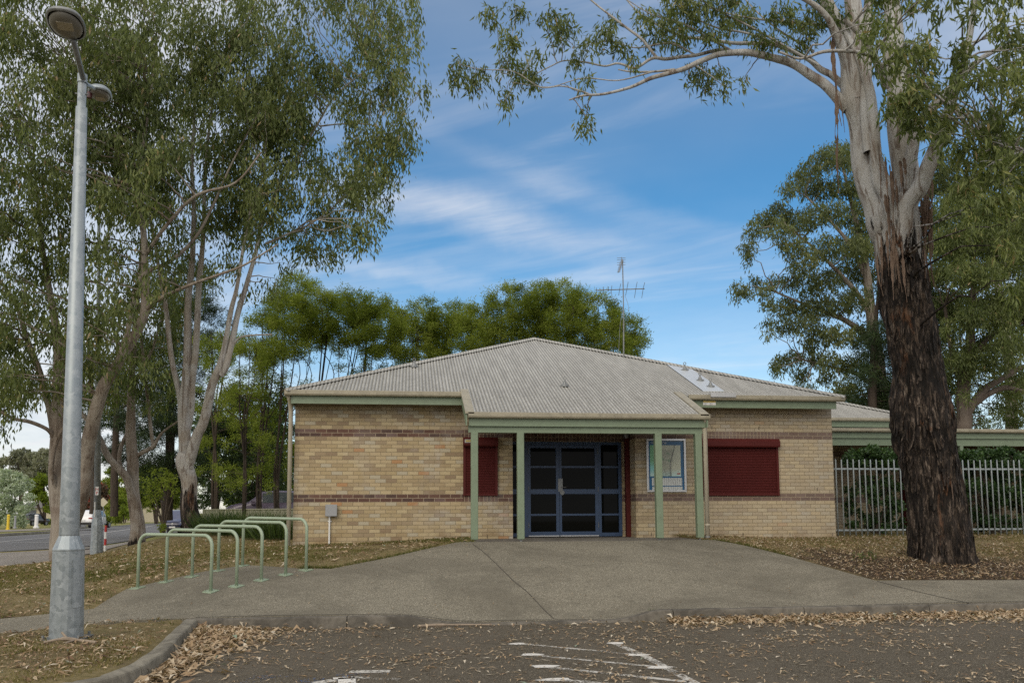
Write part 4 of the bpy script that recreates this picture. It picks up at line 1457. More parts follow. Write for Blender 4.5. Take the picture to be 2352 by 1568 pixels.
MB().tube([tuple(ap(*za(565, 200))), tuple(ap(*za(565, 295)))], .007, 4).build('reflector_bar', M['galvdark'], an)
wr = MB().tube(spline([tuple(ap(*za(440, 600))), tuple(ap(*za(470, 680))), tuple(ap(*za(520, 740))), tuple(ap(*za(575, 860))), tuple(ap(*za(550, 1000))), tuple(ap(*za(530, 1360)))]), .005, 4)
wr.tube(spline([tuple(ap(*za(605, 650))), tuple(ap(*za(632, 720))), tuple(ap(*za(648, 790))), tuple(ap(*za(645, 840)))]), .005, 4)
wr.build('cable', M['greybox'], an)

# ================================================================== annex behind the fence
AX = thing('annex_building', 'low brick annex with green fascia and covered walkway behind the picket fence', 'building', (15, 23.5, .9))
XA0, XA1 = 10.08, 26.0
gutter(XA0, XA1, 21.93, 3.765, parent=AX, h=.10)
MB().box((XA0, 22.05, 3.50), (XA1, 22.08, 3.668)).build('fascia_board', M['green'], AX)
MB().box((XA0, 22.10, 3.30), (XA1, 22.2, 3.50)).build('walkway_beam', M['green'], AX)
corrugate('walkway_roof', XA0, XA1, lambda x: ((x, 21.97, 3.75), (x, 28.2, 4.13), (0, -.06, .998)), AX, seg=4)
for xp in (PY(2207, 1040, 22.15)[0], 20.5):
    MB().box((xp - .05, 22.1, .8), (xp + .05, 22.2, 3.30)).build('post', M['green'], AX)
MB().box((XA0, 25.6, .5), (15.6, 25.8, 4.0)).box((15.6, 27.6, .5), (XA1, 27.8, 3.98)).build('wall', M['brick'], AX)
MB().box((18.2, 21.8, .5), (18.4, 27.6, 3.6)).build('added_shade_wall', M['brick'], AX)  # wall added to keep side light out of the walkway
MB().box((XA0 + .1, 25.56, .9), (12.0, 25.6, 2.95)).build('doorway', M['dark'], AX)
MB().box((16.3, 27.55, .9), (17.6, 27.6, 2.9)).build('door', M['red'], AX)
UX1, UY = float(PY(2124, 968, 23.2)[0]), 23.2
gutter(XA0, UX1 + .05, UY - .05, 4.19, parent=AX, h=.09)
MB().box((XA0, UY + .07, 3.93), (UX1, UY + .10, 4.10)).build('fascia_board', M['green'], AX)


def ur(x):
    t_ = max(0.0, min(UX1 - x, 5.0))
    return (x, UY, 4.16), (x, UY + t_, 4.16 + .4 * t_), nrm


ar = corrugate('roof', XA0 - .3, UX1, ur, AX, seg=4)
cp = MB()
V, Fc = cap_strip((UX1, UY, 4.16), (UX1 - 5, UY + 5, 6.16), .11, .03)
cp.add(V, Fc)
cp.build('hip_capping', M['roof'], ar, fix=False)
cs = MB()
cs.add([(UX1, UY, 4.16), (UX1, UY + 9, 4.16), (UX1 - 5, UY + 5, 6.15)], [(0, 1, 2)])
cs.build('roof', M['roof'], AX)
MB().box((XA0, 22.2, 3.62), (XA1, 28.0, 3.64)).build('soffit', M['soffit'], AX)  # ceiling added under the deepened roof to darken the walkway
MB().box((XA0, 21.4, .70), (XA1, 28.5, .885)).build('paving', M['slab'], AX)

# steel picket fence
FYY = 19.46
pf = thing('picket_fence', 'galvanised steel picket fence between the brick wall and the right edge', 'fence', (13, FYY, .88))
for z in (1.045, 2.52):
    MB().box((XR + .01, FYY + .01, z - .02), (17.6, FYY + .045, z + .02)).build('rail', M['picket'], pf)
pk = MB().tube([(0, 0, 0), (0, 0, 1.86), (0, 0, 1.885)], [.0165, .0165, .008], 8)
pkm = None
for i in range(48):
    x = 10.235 + .151 * i
    if x > 17.5:
        break
    zb_ = 0.865 + random.uniform(-.006, .006)
    if pkm is None:
        o_ = pk.build('picket', M['picket'], pf, local=True, smooth=True)
        pkm = o_.data
    else:
        o_ = link('picket', pkm, None, pf)
    o_.location = Vector((x - 13, -.006, zb_ - .88))
    o_.rotation_euler = (random.uniform(-.003, .003), random.uniform(-.004, .004), 0)

# ================================================================== trees
def limb_pts(L, D, sub=5, wig=0.0):
    """rows (px, py, width_px[, extra depth]) -> world points and radii"""
    q = []
    for r in L:
        e = r[3] if len(r) > 3 else 0.0
        p = P(r[0], r[1], D + e)
        q.append((p[0], p[1], p[2], r[2] * (D + e) / F / 2))
    s = spline(q, sub=sub)
    s[:, 3] = np.maximum(s[:, 3], 0.006)
    if wig:
        k = np.arange(len(s))
        s[1:-1, 0] += wig * s[1:-1, 3] * np.sin(k[1:-1] * .42 + s[0, 0])
        s[1:-1, 1] += wig * s[1:-1, 3] * np.cos(k[1:-1] * .33)
    return s


class Wood:
    def __init__(self):
        self.V, self.F, self.n = [], [], 0

    def tube(self, pts, rad, n=8, rough=0.0):
        V, Fc = tube_arrays(np.asarray(pts, float), np.asarray(rad, float), n)
        if rough:
            k = len(pts)
            ax = np.repeat(np.asarray(pts, float), n, axis=0)
            nz = vnoise(V[:, 0] * 3 + 9, V[:, 1] * 3, V[:, 2] * 1.0) - 0.5
            nz2 = vnoise(V[:, 0] * 11 + 9, V[:, 1] * 11, V[:, 2] * 2.2) - 0.5
            V = ax + (V - ax) * (1 + rough * (nz * 1.1 + nz2 * 0.5))[:, None]
        self.V.append(V)
        self.F.append(Fc + self.n)
        self.n += len(V)

    def build(self, name, mat_, parent):
        V = np.vstack(self.V) - ORG.get(parent.name, np.zeros(3))
        Fc = np.vstack(self.F)
        return link(name, setmesh(name, V, Fc.ravel(), np.full(len(Fc), 4), True), mat_, parent)


def unit(v):
    return v / np.maximum(np.linalg.norm(v, axis=-1, keepdims=True), 1e-9)


class Leaves:
    def __init__(self):
        self.V, self.T = [], []

    def add(self, c, d, ln, wd, tint, bend=0.15):
        """kites: base c, direction d"""
        n = len(c)
        a = unit(np.cross(d, rng.normal(size=(n, 3))))
        b = np.cross(d, a)
        ln, wd = ln[:, None], wd[:, None]
        m_ = c + d * ln * 0.42 + b * ln * bend * rng.uniform(-1, 1, (n, 1))
        q = np.stack([c, m_ + a * wd * .5, c + d * ln, m_ - a * wd * .5], 1)
        self.V.append(q.reshape(-1, 3))
        self.T.append(tint)

    def build(self, name, mat_, parent):
        V = np.vstack(self.V)
        t = np.concatenate(self.T)
        if parent is not None:
            V = V - ORG.get(parent.name, np.zeros(3))
        n = len(t)
        return link(name, setmesh(name, V, np.arange(n * 4), np.full(n, 4), False, t), mat_, parent)


def sprigs(lv, pts, ln, wd, per=12, drop=0.35, hang=0.8, spread=0.6, tint=(0.45, 0.2), dead=0.01, flat=0.0):
    """a hanging twig of leaves at every point"""
    n = len(pts)
    st_ = rng.normal(tint[0], tint[1] * 0.6, n)
    hd = unit(rng.normal(size=(n, 3)) * np.array([1, 1, 0.4]))
    k = rng.uniform(0, 1, (n, per))
    base = pts[:, None, :] + hd[:, None, :] * (k[..., None] - .3) * drop * .9 - np.array([0, 0, 1]) * (k[..., None] ** 1.4) * drop * hang + rng.normal(0, drop * .20, (n, per, 3))
    d = np.array([0, 0, -1.0]) * hang + rng.normal(0, spread, (n, per, 3)) + hd[:, None, :] * .35
    d[..., 2] *= (1 - flat)
    d = unit(d)
    tt = np.clip(st_[:, None] + rng.normal(0, tint[1] * .6, (n, per)), 0, 0.94)
    dd = rng.uniform(0, 1, (n, per)) < dead
    tt = np.where(dd, rng.uniform(0.95, 1, (n, per)), tt)
    N = n * per
    lv.add(base.reshape(N, 3), d.reshape(N, 3), ln * rng.uniform(.6, 1.25, N), wd * rng.uniform(.7, 1.2, N), tt.ravel())


def in_clump(c, r, n, shell=0.5, squash=0.8):
    d = unit(rng.normal(size=(n, 3)))
    rad = rng.uniform(0, 1, n) ** (1 / 3.0 * (1 - shell) + 0.12 * shell)
    p = d * rad[:, None] * r
    p[:, 2] *= squash
    return np.asarray(c) + p


def reach(wood, skel, c, r0_=0.03, n=5, seg=7, r1_=0.006):
    """branch from the best skeleton point to c"""
    c = np.asarray(c)
    dv = c - skel[:, :3]
    dist = np.linalg.norm(dv, axis=1)
    cost = dist + np.maximum(0, -dv[:, 2]) * 0.9
    i = int(np.argmin(cost))
    a = skel[i, :3]
    L = max(dist[i], 0.05)
    mid = a + (c - a) * .5 + np.array([0, 0, .10 * L]) + rng.normal(0, .07 * L, 3)
    t = np.linspace(0, 1, seg)[:, None]
    pts = (1 - t) ** 2 * a + 2 * t * (1 - t) * mid + t * t * c
    pts[1:-1] += rng.normal(0, .018 * L, (seg - 2, 3))
    r_s = min(skel[i, 3] * .8, r0_ * (0.5 + 0.35 * L))
    rad = np.linspace(max(r_s, r1_), r1_, seg)
    wood.tube(pts, rad, n)
    return np.hstack([pts, rad[:, None]])


DENS = 4.0


def crown(lv, wood, skel, clumps, D, dens, ln, wd, per=12, drop=.35, tint=(.45, .2), dead=.01, twigs=3, shell=.5, squash=.8, br=.03, hang=.8, spread=.6, minz=None):
    """clumps: rows (px, py, r_px[, extra depth[, density factor]])"""
    for cl_ in clumps:
        e = cl_[3] if len(cl_) > 3 else 0.0
        df = cl_[4] if len(cl_) > 4 else 1.0
        c = P(cl_[0], cl_[1], D + e)
        r = cl_[2] * (D + e) / F
        if minz is not None and c[2] < minz:
            continue
        n = max(4, int(dens * DENS * df * r * r))
        tn = (tint[0] + rng.normal(0, .07), tint[1])
        pts = in_clump(c, r, n, shell, squash)
        if skel is not None and wood is not None:
            sk = reach(wood, skel, c - np.array([0, 0, .15 * r]), br)
            for k in range(twigs):
                q = pts[rng.integers(len(pts))]
                reach(wood, sk[-4:], q, br * .4, 3, 4, .004)
        sprigs(lv, pts, ln, wd, per, drop, hang, spread, tn, dead)


def poly_clumps(poly, step, rr, depth=(-2, 2), jit=.45, hole=(), seed=1, skip=0.0):
    g = np.random.default_rng(seed)
    out = []
    xs = [p[0] for p in poly]
    ys = [p[1] for p in poly]
    y = min(ys)
    row = 0
    while y < max(ys):
        x = min(xs) + (step / 2 if row % 2 else 0)
        while x < max(xs):
            a, b = x + g.uniform(-jit, jit) * step, y + g.uniform(-jit, jit) * step
            if inpoly([a], [b], poly)[0] and g.uniform() > skip:
                ok = True
                for h in hole:
                    if (a - h[0]) ** 2 + (b - h[1]) ** 2 < h[2] ** 2:
                        ok = False
                if ok:
                    out.append((a, b, g.uniform(*rr), g.uniform(*depth)))
            x += step
        y += step * .87
        row += 1
    return out


def tree(name, label, D, base, limbs, bark, group=None, n=10, wig=.15, rough=.05):
    gp = P(base[0], base[1], D)
    t = thing(name, label, 'tree', (gp[0], gp[1], gp[2]), group)
    wd_ = Wood()
    sk = []
    for L in limbs:
        s = limb_pts(L, D, 6, wig)
        wd_.tube(s[:, :3], s[:, 3], n if s[0, 3] > .08 else 7, rough)
        sk.append(s)
    return t, wd_, np.vstack(sk)


# ---- left group: three gums
LEFT = [(-120, -90), (600, -110), (850, -90), (945, 15), (958, 110), (942, 175), (890, 215), (835, 240), (815, 262), (935, 262), (942, 320), (915, 420), (890, 480),
        (850, 538), (760, 570), (700, 545), (650, 570), (655, 640), (600, 640), (520, 640), (430, 680), (380, 740), (345, 735), (335, 850), (270, 800), (250, 870), (130, 860), (60, 900), (-20, 960), (-120, 960)]
gaps = [(760, 275, 50), (630, 330, 26), (20, 320, 36), (45, 560, 30), (290, 560, 26), (590, 600, 30), (560, 480, 24), (445, 400, 20), (690, 480, 28), (90, 640, 28), (180, 480, 20),
        (500, 560, 22), (30, 60, 22), (560, 120, 18), (760, 120, 20), (660, 210, 20), (110, 800, 30), (215, 760, 26)]
allc = poly_clumps(LEFT, 46, (26, 46), (-2.5, 2.5), hole=gaps, seed=5, skip=.10)

A_limbs = [
    [(152, 1292, 74), (148, 1275, 56), (142, 1210, 48), (138, 1150, 45), (136, 1040, 40), (135, 960, 33), (136, 900, 28), (133, 800, 22), (120, 700, 15), (97, 560, 10), (82, 420, 6), (75, 300, 3)],
    [(150, 1262, 36, -.2), (163, 1215, 36, -.4), (182, 1150, 34, -.8), (198, 1060, 32, -1), (211, 981, 30, -1.2), (234, 895, 28, -1.4), (273, 832, 24, -1.5), (324, 739, 21, -1.6), (334, 680, 18, -1.6), (333, 590, 15, -1.6), (325, 500, 12, -1.5), (318, 420, 9, -1.4), (332, 310, 7, -1.2), (350, 180, 5, -1), (360, 60, 3, -1)],
    [(124, 1005, 18), (116, 940, 16), (104, 903, 14), (86, 840, 13), (59, 770, 12), (43, 715, 10), (12, 660, 8), (-30, 610, 5)],
    [(122, 1003, 10, -.2), (108, 985, 9, -.4), (70, 969, 9, -.6), (31, 961, 8, -.8), (0, 944, 7, -1), (-60, 925, 5, -1.2)],
    [(138, 880, 14), (150, 800, 12), (165, 700, 9), (178, 600, 7), (170, 480, 5), (185, 330, 4), (190, 180, 3)],
    [(330, 715, 10, -1.6), (371, 684, 9, -1.9), (441, 653, 7, -2.2), (508, 629, 6, -2.5), (566, 606, 5, -2.8), (640, 560, 3, -3)],
    [(262, 850, 13, -1.5), (290, 775, 12, -1), (305, 690, 11, -.6), (330, 630, 10, -.4), (390, 600, 9, -.2), (450, 545, 7, 0), (490, 470, 6, .2), (530, 380, 4, .3), (600, 250, 3, .4)],
    [(332, 590, 9, -1.6), (380, 520, 8, -1.9), (450, 450, 7, -2.1), (540, 420, 5, -2.4), (600, 350, 4, -2.6)],
    [(134, 1140, 5, -.1), (126, 1110, 10, -.25), (118, 1070, 11, -.45), (126, 1025, 10, -.5), (146, 985, 9, -.6), (170, 960, 7, -.7)],
]
tA, wA, sA = tree('gum_tree', 'grey brown gum with two leaning stems standing behind the near lamp post', 26.0, (150, 1290), A_limbs, 'bark_grey', 'gums on the left lawn', n=14)
B_limbs = [
    [(317, 1258, 46), (317, 1245, 38), (314, 1200, 31), (308, 1137, 28), (304, 1080, 26), (303, 1032, 24), (301, 961, 21), (301, 871, 17), (308, 793, 14), (314, 700, 10), (322, 600, 7), (330, 480, 4)],
    [(316, 1215, 8, 0), (315, 1195, 16, 0), (311, 1165, 20, -.05), (300, 1122, 19, -.2), (289, 1094, 18, -.35), (254, 1055, 16, -.6), (230, 1008, 14, -.7), (205, 970, 12, -.8), (175, 930, 9, -.9), (150, 860, 6, -1)],
    [(284, 1090, 9), (275, 1060, 9), (277, 1028, 9), (291, 996, 8), (302, 968, 7)],
    [(306, 1050, 11), (330, 1038, 10), (352, 1024, 9), (364, 1005, 7), (376, 990, 5), (406, 969, 4), (430, 955, 3)],
    [(352, 1022, 8), (344, 960, 8), (338, 903, 8), (330, 830, 8), (324, 766, 7), (330, 700, 5)],
    [(303, 900, 9), (325, 850, 7), (350, 800, 6), (372, 730, 4)],
]
tB, wB, sB = tree('gum_tree', 'pale forked gum with a long limb leaning left over the kerb', 30.0, (317, 1256), B_limbs, 'bark_fork', 'gums on the left lawn', n=12)
C_limbs = [
    [(442, 1226, 66), (441, 1210, 52), (438, 1170, 40), (433, 1120, 36), (429, 1085, 37), (427, 1050, 42)],
    [(425, 1065, 30), (423, 1018, 28), (423, 940, 25), (428, 865, 21), (431, 745, 17), (435, 668, 15), (440, 600, 13), (446, 470, 10), (441, 380, 8), (446, 250, 6), (440, 120, 4), (445, 0, 3)],
    [(430, 985, 20, .1), (437, 930, 18, .1), (442, 880, 16, .1), (447, 824, 15), (454, 707, 14), (460, 630, 13), (466, 540, 10), (471, 420, 8), (480, 300, 6), (500, 150, 4)],
    [(419, 960, 15), (411, 905, 13), (395, 824, 12), (381, 707, 11), (367, 630, 9), (355, 551, 7), (335, 450, 5), (330, 300, 4)],
    [(431, 1075, 25, -.1), (440, 1035, 25, -.2), (455, 998, 23, -.3), (465, 973, 22, -.4), (484, 895, 20, -.5), (502, 853, 18, -.6), (514, 800, 13, -.6), (531, 715, 11, -.7), (543, 665, 9, -.7), (560, 560, 7, -.7), (580, 470, 6, -.7), (610, 400, 4, -.7)],
    [(505, 862, 16, -.6), (519, 840, 15, -.6), (531, 797, 14, -.5), (545, 720, 13, -.4), (566, 657, 11, -.3), (585, 590, 9, -.2), (600, 520, 7, 0), (640, 430, 6, .2), (690, 350, 5, .3), (736, 274, 5, .4), (772, 218, 4, .5), (853, 152, 3, .6)],
    [(533, 795, 6, -.5), (550, 776, 5, -.6), (580, 770, 4, -.8), (625, 768, 3, -1)],
    [(610, 560, 6), (660, 538, 5), (706, 518, 4, .2), (760, 480, 3, .4), (850, 400, 2.5, .6)],
    [(735, 290, 4, .4), (790, 285, 3, .5), (860, 290, 2.5, .6), (910, 330, 2, .7)],
]
tC, wC, sC = tree('gum_tree', 'white barked gum with several upright stems and a charred foot', 28.0, (441, 1222), C_limbs, 'bark_white', 'gums on the left lawn', n=14)

lA, lB, lC = Leaves(), Leaves(), Leaves()
cA, cB, cC = [], [], []
for c in allc:
    x, y = c[0], c[1]
    if x < 330 + 60 * sin(y * .02) or (y > 560 and x < 430):
        cA.append((x, y, c[2], c[3] - 1.2))
    else:
        cC.append(c)
VIS = np.array([(423, 250), (440, 330), (443, 400), (446, 470), (438, 560), (432, 650), (430, 745), (466, 300), (470, 420), (465, 540), (459, 630), (454, 707), (334, 480), (334, 590), (334, 680), (310, 760), (370, 684), (441, 653), (508, 629), (390, 600), (450, 545), (700, 330), (736, 274), (660, 538), (612, 560), (360, 600), (380, 707)])


def clear(c):
    near = np.hypot(VIS[:, 0] - c[0], VIS[:, 1] - c[1]).min()
    if near < 34:
        return (c[0], c[1], c[2] * .8, abs(c[3]) + 2.2)
    return c


cA, cC = [clear(c) for c in cA], [clear(c) for c in cC]
cB = poly_clumps([(150, 900), (270, 820), (330, 640), (400, 560), (410, 760), (400, 900), (330, 960), (300, 900), (230, 920)], 46, (22, 34), (-1, 1), seed=9)
G1 = dict(dens=14.5, ln=.205, wd=.056, per=17, drop=.50, dead=.016, br=.03, hang=1.25, spread=.36)
crown(lA, wA, sA, cA, 26.0, tint=(.44, .2), **G1)
crown(lB, wB, sB, cB, 30.0, tint=(.40, .2), **dict(G1, dens=15))
crown(lC, wC, sC, cC, 28.0, tint=(.46, .2), **G1)
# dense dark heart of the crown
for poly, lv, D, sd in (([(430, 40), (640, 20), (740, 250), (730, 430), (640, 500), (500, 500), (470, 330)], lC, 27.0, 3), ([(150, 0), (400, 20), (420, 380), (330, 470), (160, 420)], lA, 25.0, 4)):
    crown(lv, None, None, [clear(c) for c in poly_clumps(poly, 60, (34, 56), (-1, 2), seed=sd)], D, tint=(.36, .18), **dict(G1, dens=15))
# wisps along the right edge of the crown
edge = [(955, 60, 16), (948, 110, 20), (930, 165, 18), (890, 205, 22), (860, 225, 18), (925, 270, 16), (935, 300, 20), (930, 350, 18), (912, 400, 18), (895, 455, 18), (880, 490, 15), (850, 530, 18), (820, 555, 16),
        (790, 560, 16), (755, 575, 16), (720, 555, 14), (650, 600, 16), (640, 640, 18), (610, 650, 20), (575, 655, 18), (850, 30, 26), (900, 40, 26), (920, 100, 26), (880, 150, 24), (840, 80, 26),
        (980, 195, 6, 0, .5), (968, 205, 6, 0, .5), (830, 330, 34), (880, 330, 30), (870, 400, 30), (820, 430, 34), (780, 500, 26)]
crown(lC, wC, sC, edge, 28.2, tint=(.50, .2), **dict(G1, dens=15))
crown(lA, wA, sA, [(15, 925, 22, -1.2), (-5, 985, 18, -1.2), (30, 890, 24), (40, 860, 28), (5, 840, 34), (70, 850, 24), (8, 780, 36), (60, 790, 22), (0, 720, 38), (120, 760, 26)], 26, tint=(.38, .18), **dict(G1, dens=15))
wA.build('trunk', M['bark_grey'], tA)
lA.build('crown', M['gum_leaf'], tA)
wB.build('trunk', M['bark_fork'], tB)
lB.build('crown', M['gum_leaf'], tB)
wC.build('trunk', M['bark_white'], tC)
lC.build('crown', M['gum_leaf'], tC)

# ---- big burnt gum on the right
BD = 16.2
BT = [(2164.5, 1290, 142.5), (2163.5, 1278, 135.8), (2159.5, 1240, 127.3), (2155.5, 1200, 123.5), (2147.5, 1130, 115.9), (2136.5, 1059, 115.9), (2126.5, 1010, 125.4), (2119.5, 960, 129.2), (2113.5, 926, 121.6), (2107.5, 850, 98.8), (2088.5, 739, 96.9), (2073.5, 645, 98.8), (2061.5, 551, 102.6), (2050.5, 490, 106.4), (2043.5, 455, 93.1)]
s = limb_pts(BT, BD, 14)
s = spline(s, step=.05)
tE = thing('gum_tree', 'huge gum with a charred trunk and pale upper limbs in front of the picket fence', 'tree', tuple(P(2163, 1288, BD)))
wE = Wood()
NB = 110
V, Fc = tube_arrays(s[:, :3], s[:, 3], NB)
ax = np.repeat(s[:, :3], NB, axis=0)
ang = np.tile(np.arange(NB) * 2 * pi / NB, len(s))
cs_, sn_ = np.cos(ang) * 1.4, np.sin(ang) * 1.4
z_ = V[:, 2]
burn = 1 - ss(z_, 5.6, 6.8)
fib = vnoise(cs_ * 9, sn_ * 9, z_ * 1.1) * .55 + vnoise(cs_ * 19, sn_ * 19, z_ * 2.6 + 4) * .45 + .35 * vnoise(cs_ * 34, sn_ * 34, z_ * 7 + 8)
lump = vnoise(cs_ * 1.6 + 3, sn_ * 1.6, z_ * .75) - .5
big = vnoise(cs_ * 3.0 + 3, sn_ * 3.0, z_ * 1.6 + 2) - .5
flare = np.exp(-np.maximum(z_ - .55, 0) / .35) * (0.10 * np.sin(ang * 5 + 1) + .05 * np.sin(ang * 9))
k_ = 1 + lump * .11 + big * .07 + burn * ((fib - .6) * .26 + (vnoise(cs_ * 6 + 7, sn_ * 6, z_ * 1.9) - .5) * .16) + (1 - burn) * (vnoise(cs_ * 5, sn_ * 5, z_ * .5 + 3) - .5) * .14 + flare
V = ax + (V - ax) * k_[:, None]
wE.V.append(V)
wE.F.append(Fc)
wE.n = len(V)
flk = MB()
sel = rng.integers(0, len(s), 900)
for j in sel:
    i = int(rng.integers(NB))
    p = V[j * NB + i]
    if p[2] > 6.6 or p[2] < .75 or p[1] > s[j, 1] + .15:
        continue
    rad_ = unit((p - s[j, :3]) * np.array([1, 1, 0]))
    tan_ = np.array([-rad_[1], rad_[0], 0])
    L, W_ = rng.uniform(.10, .42), rng.uniform(.012, .045)
    lift = rng.uniform(.006, .045)
    tw = rng.normal(0, .05)
    q = []
    for k in range(4):
        f_ = k / 3
        c_ = p + rad_ * (.004 + lift * f_ ** 2) - np.array([0, 0, L * f_]) + tan_ * tw * f_
        q += [c_ - tan_ * W_ * (1 - .6 * f_), c_ + tan_ * W_ * (1 - .6 * f_)]
    flk.add(q, [(2 * k, 2 * k + 1, 2 * k + 3, 2 * k + 2) for k in range(3)])
E_limbs = [
    [(2044, 560, 60, .1), (2030, 500, 78), (2010, 440, 76), (1992, 344, 66), (1976, 270, 66), (1966, 220, 60), (1957, 150, 54), (1944, 105, 44), (1920, 55, 36), (1898, 0, 28), (1885, -70, 22)],
    [(1970, 235, 44, -.1), (1966, 150, 42, -.1), (1963, 60, 40, -.1), (1955, -60, 32, -.1)],
    [(1996, 350, 26, -.35), (1988, 240, 24, -.3), (1990, 150, 22, -.2), (1993, 60, 20, 0), (1996, -60, 16, 0)],
    [(2066, 560, 34, -.45), (2054, 510, 32, -.48), (2036, 450, 30, -.45), (2018, 408, 28, -.42), (2006, 310, 25, -.42), (2000, 215, 22, -.4), (1975, 140, 18, -.3), (1950, 90, 14, -.2), (1915, 40, 10, 0)],
    [(2072, 560, 54, .25), (2078, 470, 58, .25), (2078, 387, 58, .3), (2070, 258, 58, .3), (2060, 180, 54, .35), (2055, 129, 48, .4), (2050, 43, 38, .4), (2040, -60, 30, .4)],
    [(2068, 600, 56, -.40), (2066, 545, 50, -.50), (2074, 495, 42, -.6), (2092, 460, 38, -.7), (2111, 430, 37, -.8), (2141, 365, 34, -.9), (2163, 300, 28, -1), (2184, 240, 22, -1.2), (2206, 172, 18, -1.3), (2227, 86, 14, -1.4), (2245, -30, 10, -1.5)],
    [(2086, 440, 34, -.05), (2092, 365, 28, -.15), (2104, 300, 25, -.2), (2137, 253, 23, -.3), (2168, 222, 20, -.4), (2206, 180, 17, -.5), (2260, 130, 12, -.6), (2330, 100, 8, -.6)],
    [(1948, 250, 28), (1922, 223, 24), (1890, 192, 22), (1862, 172, 21), (1819, 147, 19), (1776, 133, 17, -.1), (1745, 126, 16, -.2), (1709, 121, 15, -.2), (1651, 125, 13, -.3), (1612, 140, 12, -.3), (1575, 157, 11, -.4), (1530, 170, 10, -.4), (1493, 181, 9, -.5), (1447, 201, 7, -.6), (1388, 216, 6, -.6), (1340, 220, 5, -.7), (1307, 230, 3, -.7)],
    [(1700, 121, 10, -.2), (1651, 116, 9, -.1), (1600, 127, 8, 0), (1563, 131, 8, 0), (1530, 136, 8, 0), (1499, 134, 7, 0), (1470, 152, 6, 0), (1455, 157, 6, .1), (1420, 146, 5, .1), (1388, 152, 4, .1), (1342, 143, 4, .1), (1295, 140, 3, .2), (1260, 155, 3, .2), (1213, 175, 2, .3), (1150, 168, 2, .4)],
    [(1510, 134, 7), (1485, 104, 6), (1470, 87, 6), (1423, 52, 5, .1), (1359, 2, 4, .2), (1310, -50, 3, .2)],
    [(1945, 205, 18, .2), (1913, 175, 15, .2), (1885, 160, 14, .3), (1855, 134, 12, .3), (1785, 105, 10, .4), (1730, 100, 9, .4), (1680, 99, 8, .5), (1620, 90, 7, .5), (1563, 82, 6, .6), (1480, 40, 4, .6), (1430, -10, 3, .6)],
    [(1935, 110, 18, -.4), (1900, 40, 14, -.6), (1850, 0, 11, -.7), (1780, -30, 8, -.8)],
    [(1550, 160, 6, -.3), (1500, 165, 5, -.2), (1450, 165, 4, -.1), (1420, 160, 3, 0)],
    [(1360, 219, 4, -.6), (1330, 208, 4, -.6), (1290, 198, 3, -.5), (1240, 200, 3, -.4), (1180, 165, 2, -.4), (1110, 160, 2, -.4), (1060, 150, 1.5, -.4)],
    [(2030, 155, 10, -1.2), (1990, 124, 9, -1.3), (1900, 118, 8, -1.4), (1840, 135, 6, -1.4), (1790, 120, 5, -1.4)],
    [(2040, 200, 20, -.5), (2000, 115, 15, -.9), (1965, 70, 12, -1.1), (1940, 45, 10, -1.2)],
    [(1915, 60, 8, .2), (1820, 52, 6, .3), (1700, 38, 4, .3), (1590, 5, 3, .4), (1500, -30, 2, .4)],
    [(1880, 150, 7, -.2), (1800, 105, 6, -.3), (1720, 60, 4, -.3), (1640, 20, 3, -.4), (1580, -20, 2, -.4)],
    [(1800, 108, 6, .3), (1720, 78, 5, .2), (1640, 62, 4, .1), (1560, 22, 2.5, 0)],
    [(1690, 122, 6, -.2), (1640, 95, 5, -.3), (1570, 55, 4, -.4), (1500, 35, 2.5, -.5), (1440, 0, 2, -.5)],
    [(1600, 128, 5, .1), (1540, 100, 4, .2), (1460, 110, 3, .3), (1400, 95, 2.5, .3), (1320, 110, 1.5, .3)],
    [(1870, 120, 6, .4), (1790, 70, 4, .5), (1730, 20, 3, .6), (1690, -30, 2, .6)],
    [(1500, 165, 4, -.4), (1420, 185, 3, -.4), (1340, 180, 2.5, -.4), (1260, 200, 2, -.3), (1180, 190, 1.5, -.3)],
    [(2190, 235, 12, -1.2), (2230, 300, 9, -1.6), (2280, 330, 8, -2), (2352, 345, 7, -2.3)],
]
sk = [s[::12]]
for L in E_limbs:
    q = limb_pts(L, BD, 7, .10)
    wE.tube(q[:, :3], q[:, 3], 22 if q[0, 3] > .15 else (12 if q[0, 3] > .05 else 7), .06)
    sk.append(q)
sE = np.vstack(sk)
lE = Leaves()
arch = [(1056, 145, 26), (1048, 175, 18), (1085, 190, 18), (1170, 85, 28), (1165, 140, 24), (1130, 25, 22), (1185, 15, 22), (1200, 165, 28), (1165, 205, 18), (1160, 228, 14), (1300, 45, 24), (1285, 80, 22), (1270, 30, 20), (1390, 75, 28), (1430, 100, 22), (1350, 100, 18), (1320, 125, 18),
        (1340, 180, 18), (1350, 275, 16), (1345, 290, 14), (1340, 245, 10), (1530, 40, 34), (1560, 80, 30), (1600, 20, 36), (1640, 60, 34), (1500, 70, 24), (1700, 30, 36), (1740, 85, 26), (1620, 165, 26), (1590, 152, 20), (1655, 155, 18), (1800, 20, 36), (1850, 60, 28), (1710, 180, 10),
        (1880, 20, 36), (1930, 30, 24), (1560, -10, 40), (1660, -10, 40), (1480, 30, 24), (1230, 175, 20), (1230, 120, 16), (1110, 165, 20), (1780, 85, 22), (1835, 105, 18), (1450, 130, 14), (1400, 40, 18), (1250, 40, 14), (1660, 195, 10), (1625, 190, 14)]
G2 = dict(ln=.155, wd=.034, per=10, drop=.24, dead=.012, br=.018, twigs=4, hang=1.0, spread=.5)
crown(lE, wE, sE, [(c[0], c[1], c[2], rng.uniform(-.6, .6)) for c in arch], BD, dens=105, tint=(.42, .2), **G2)
RP = [(1985, 60), (2030, -60), (2420, -60), (2420, 420), (2352, 480), (2290, 380), (2215, 330), (2130, 300), (2040, 260), (2015, 200), (2030, 150)]
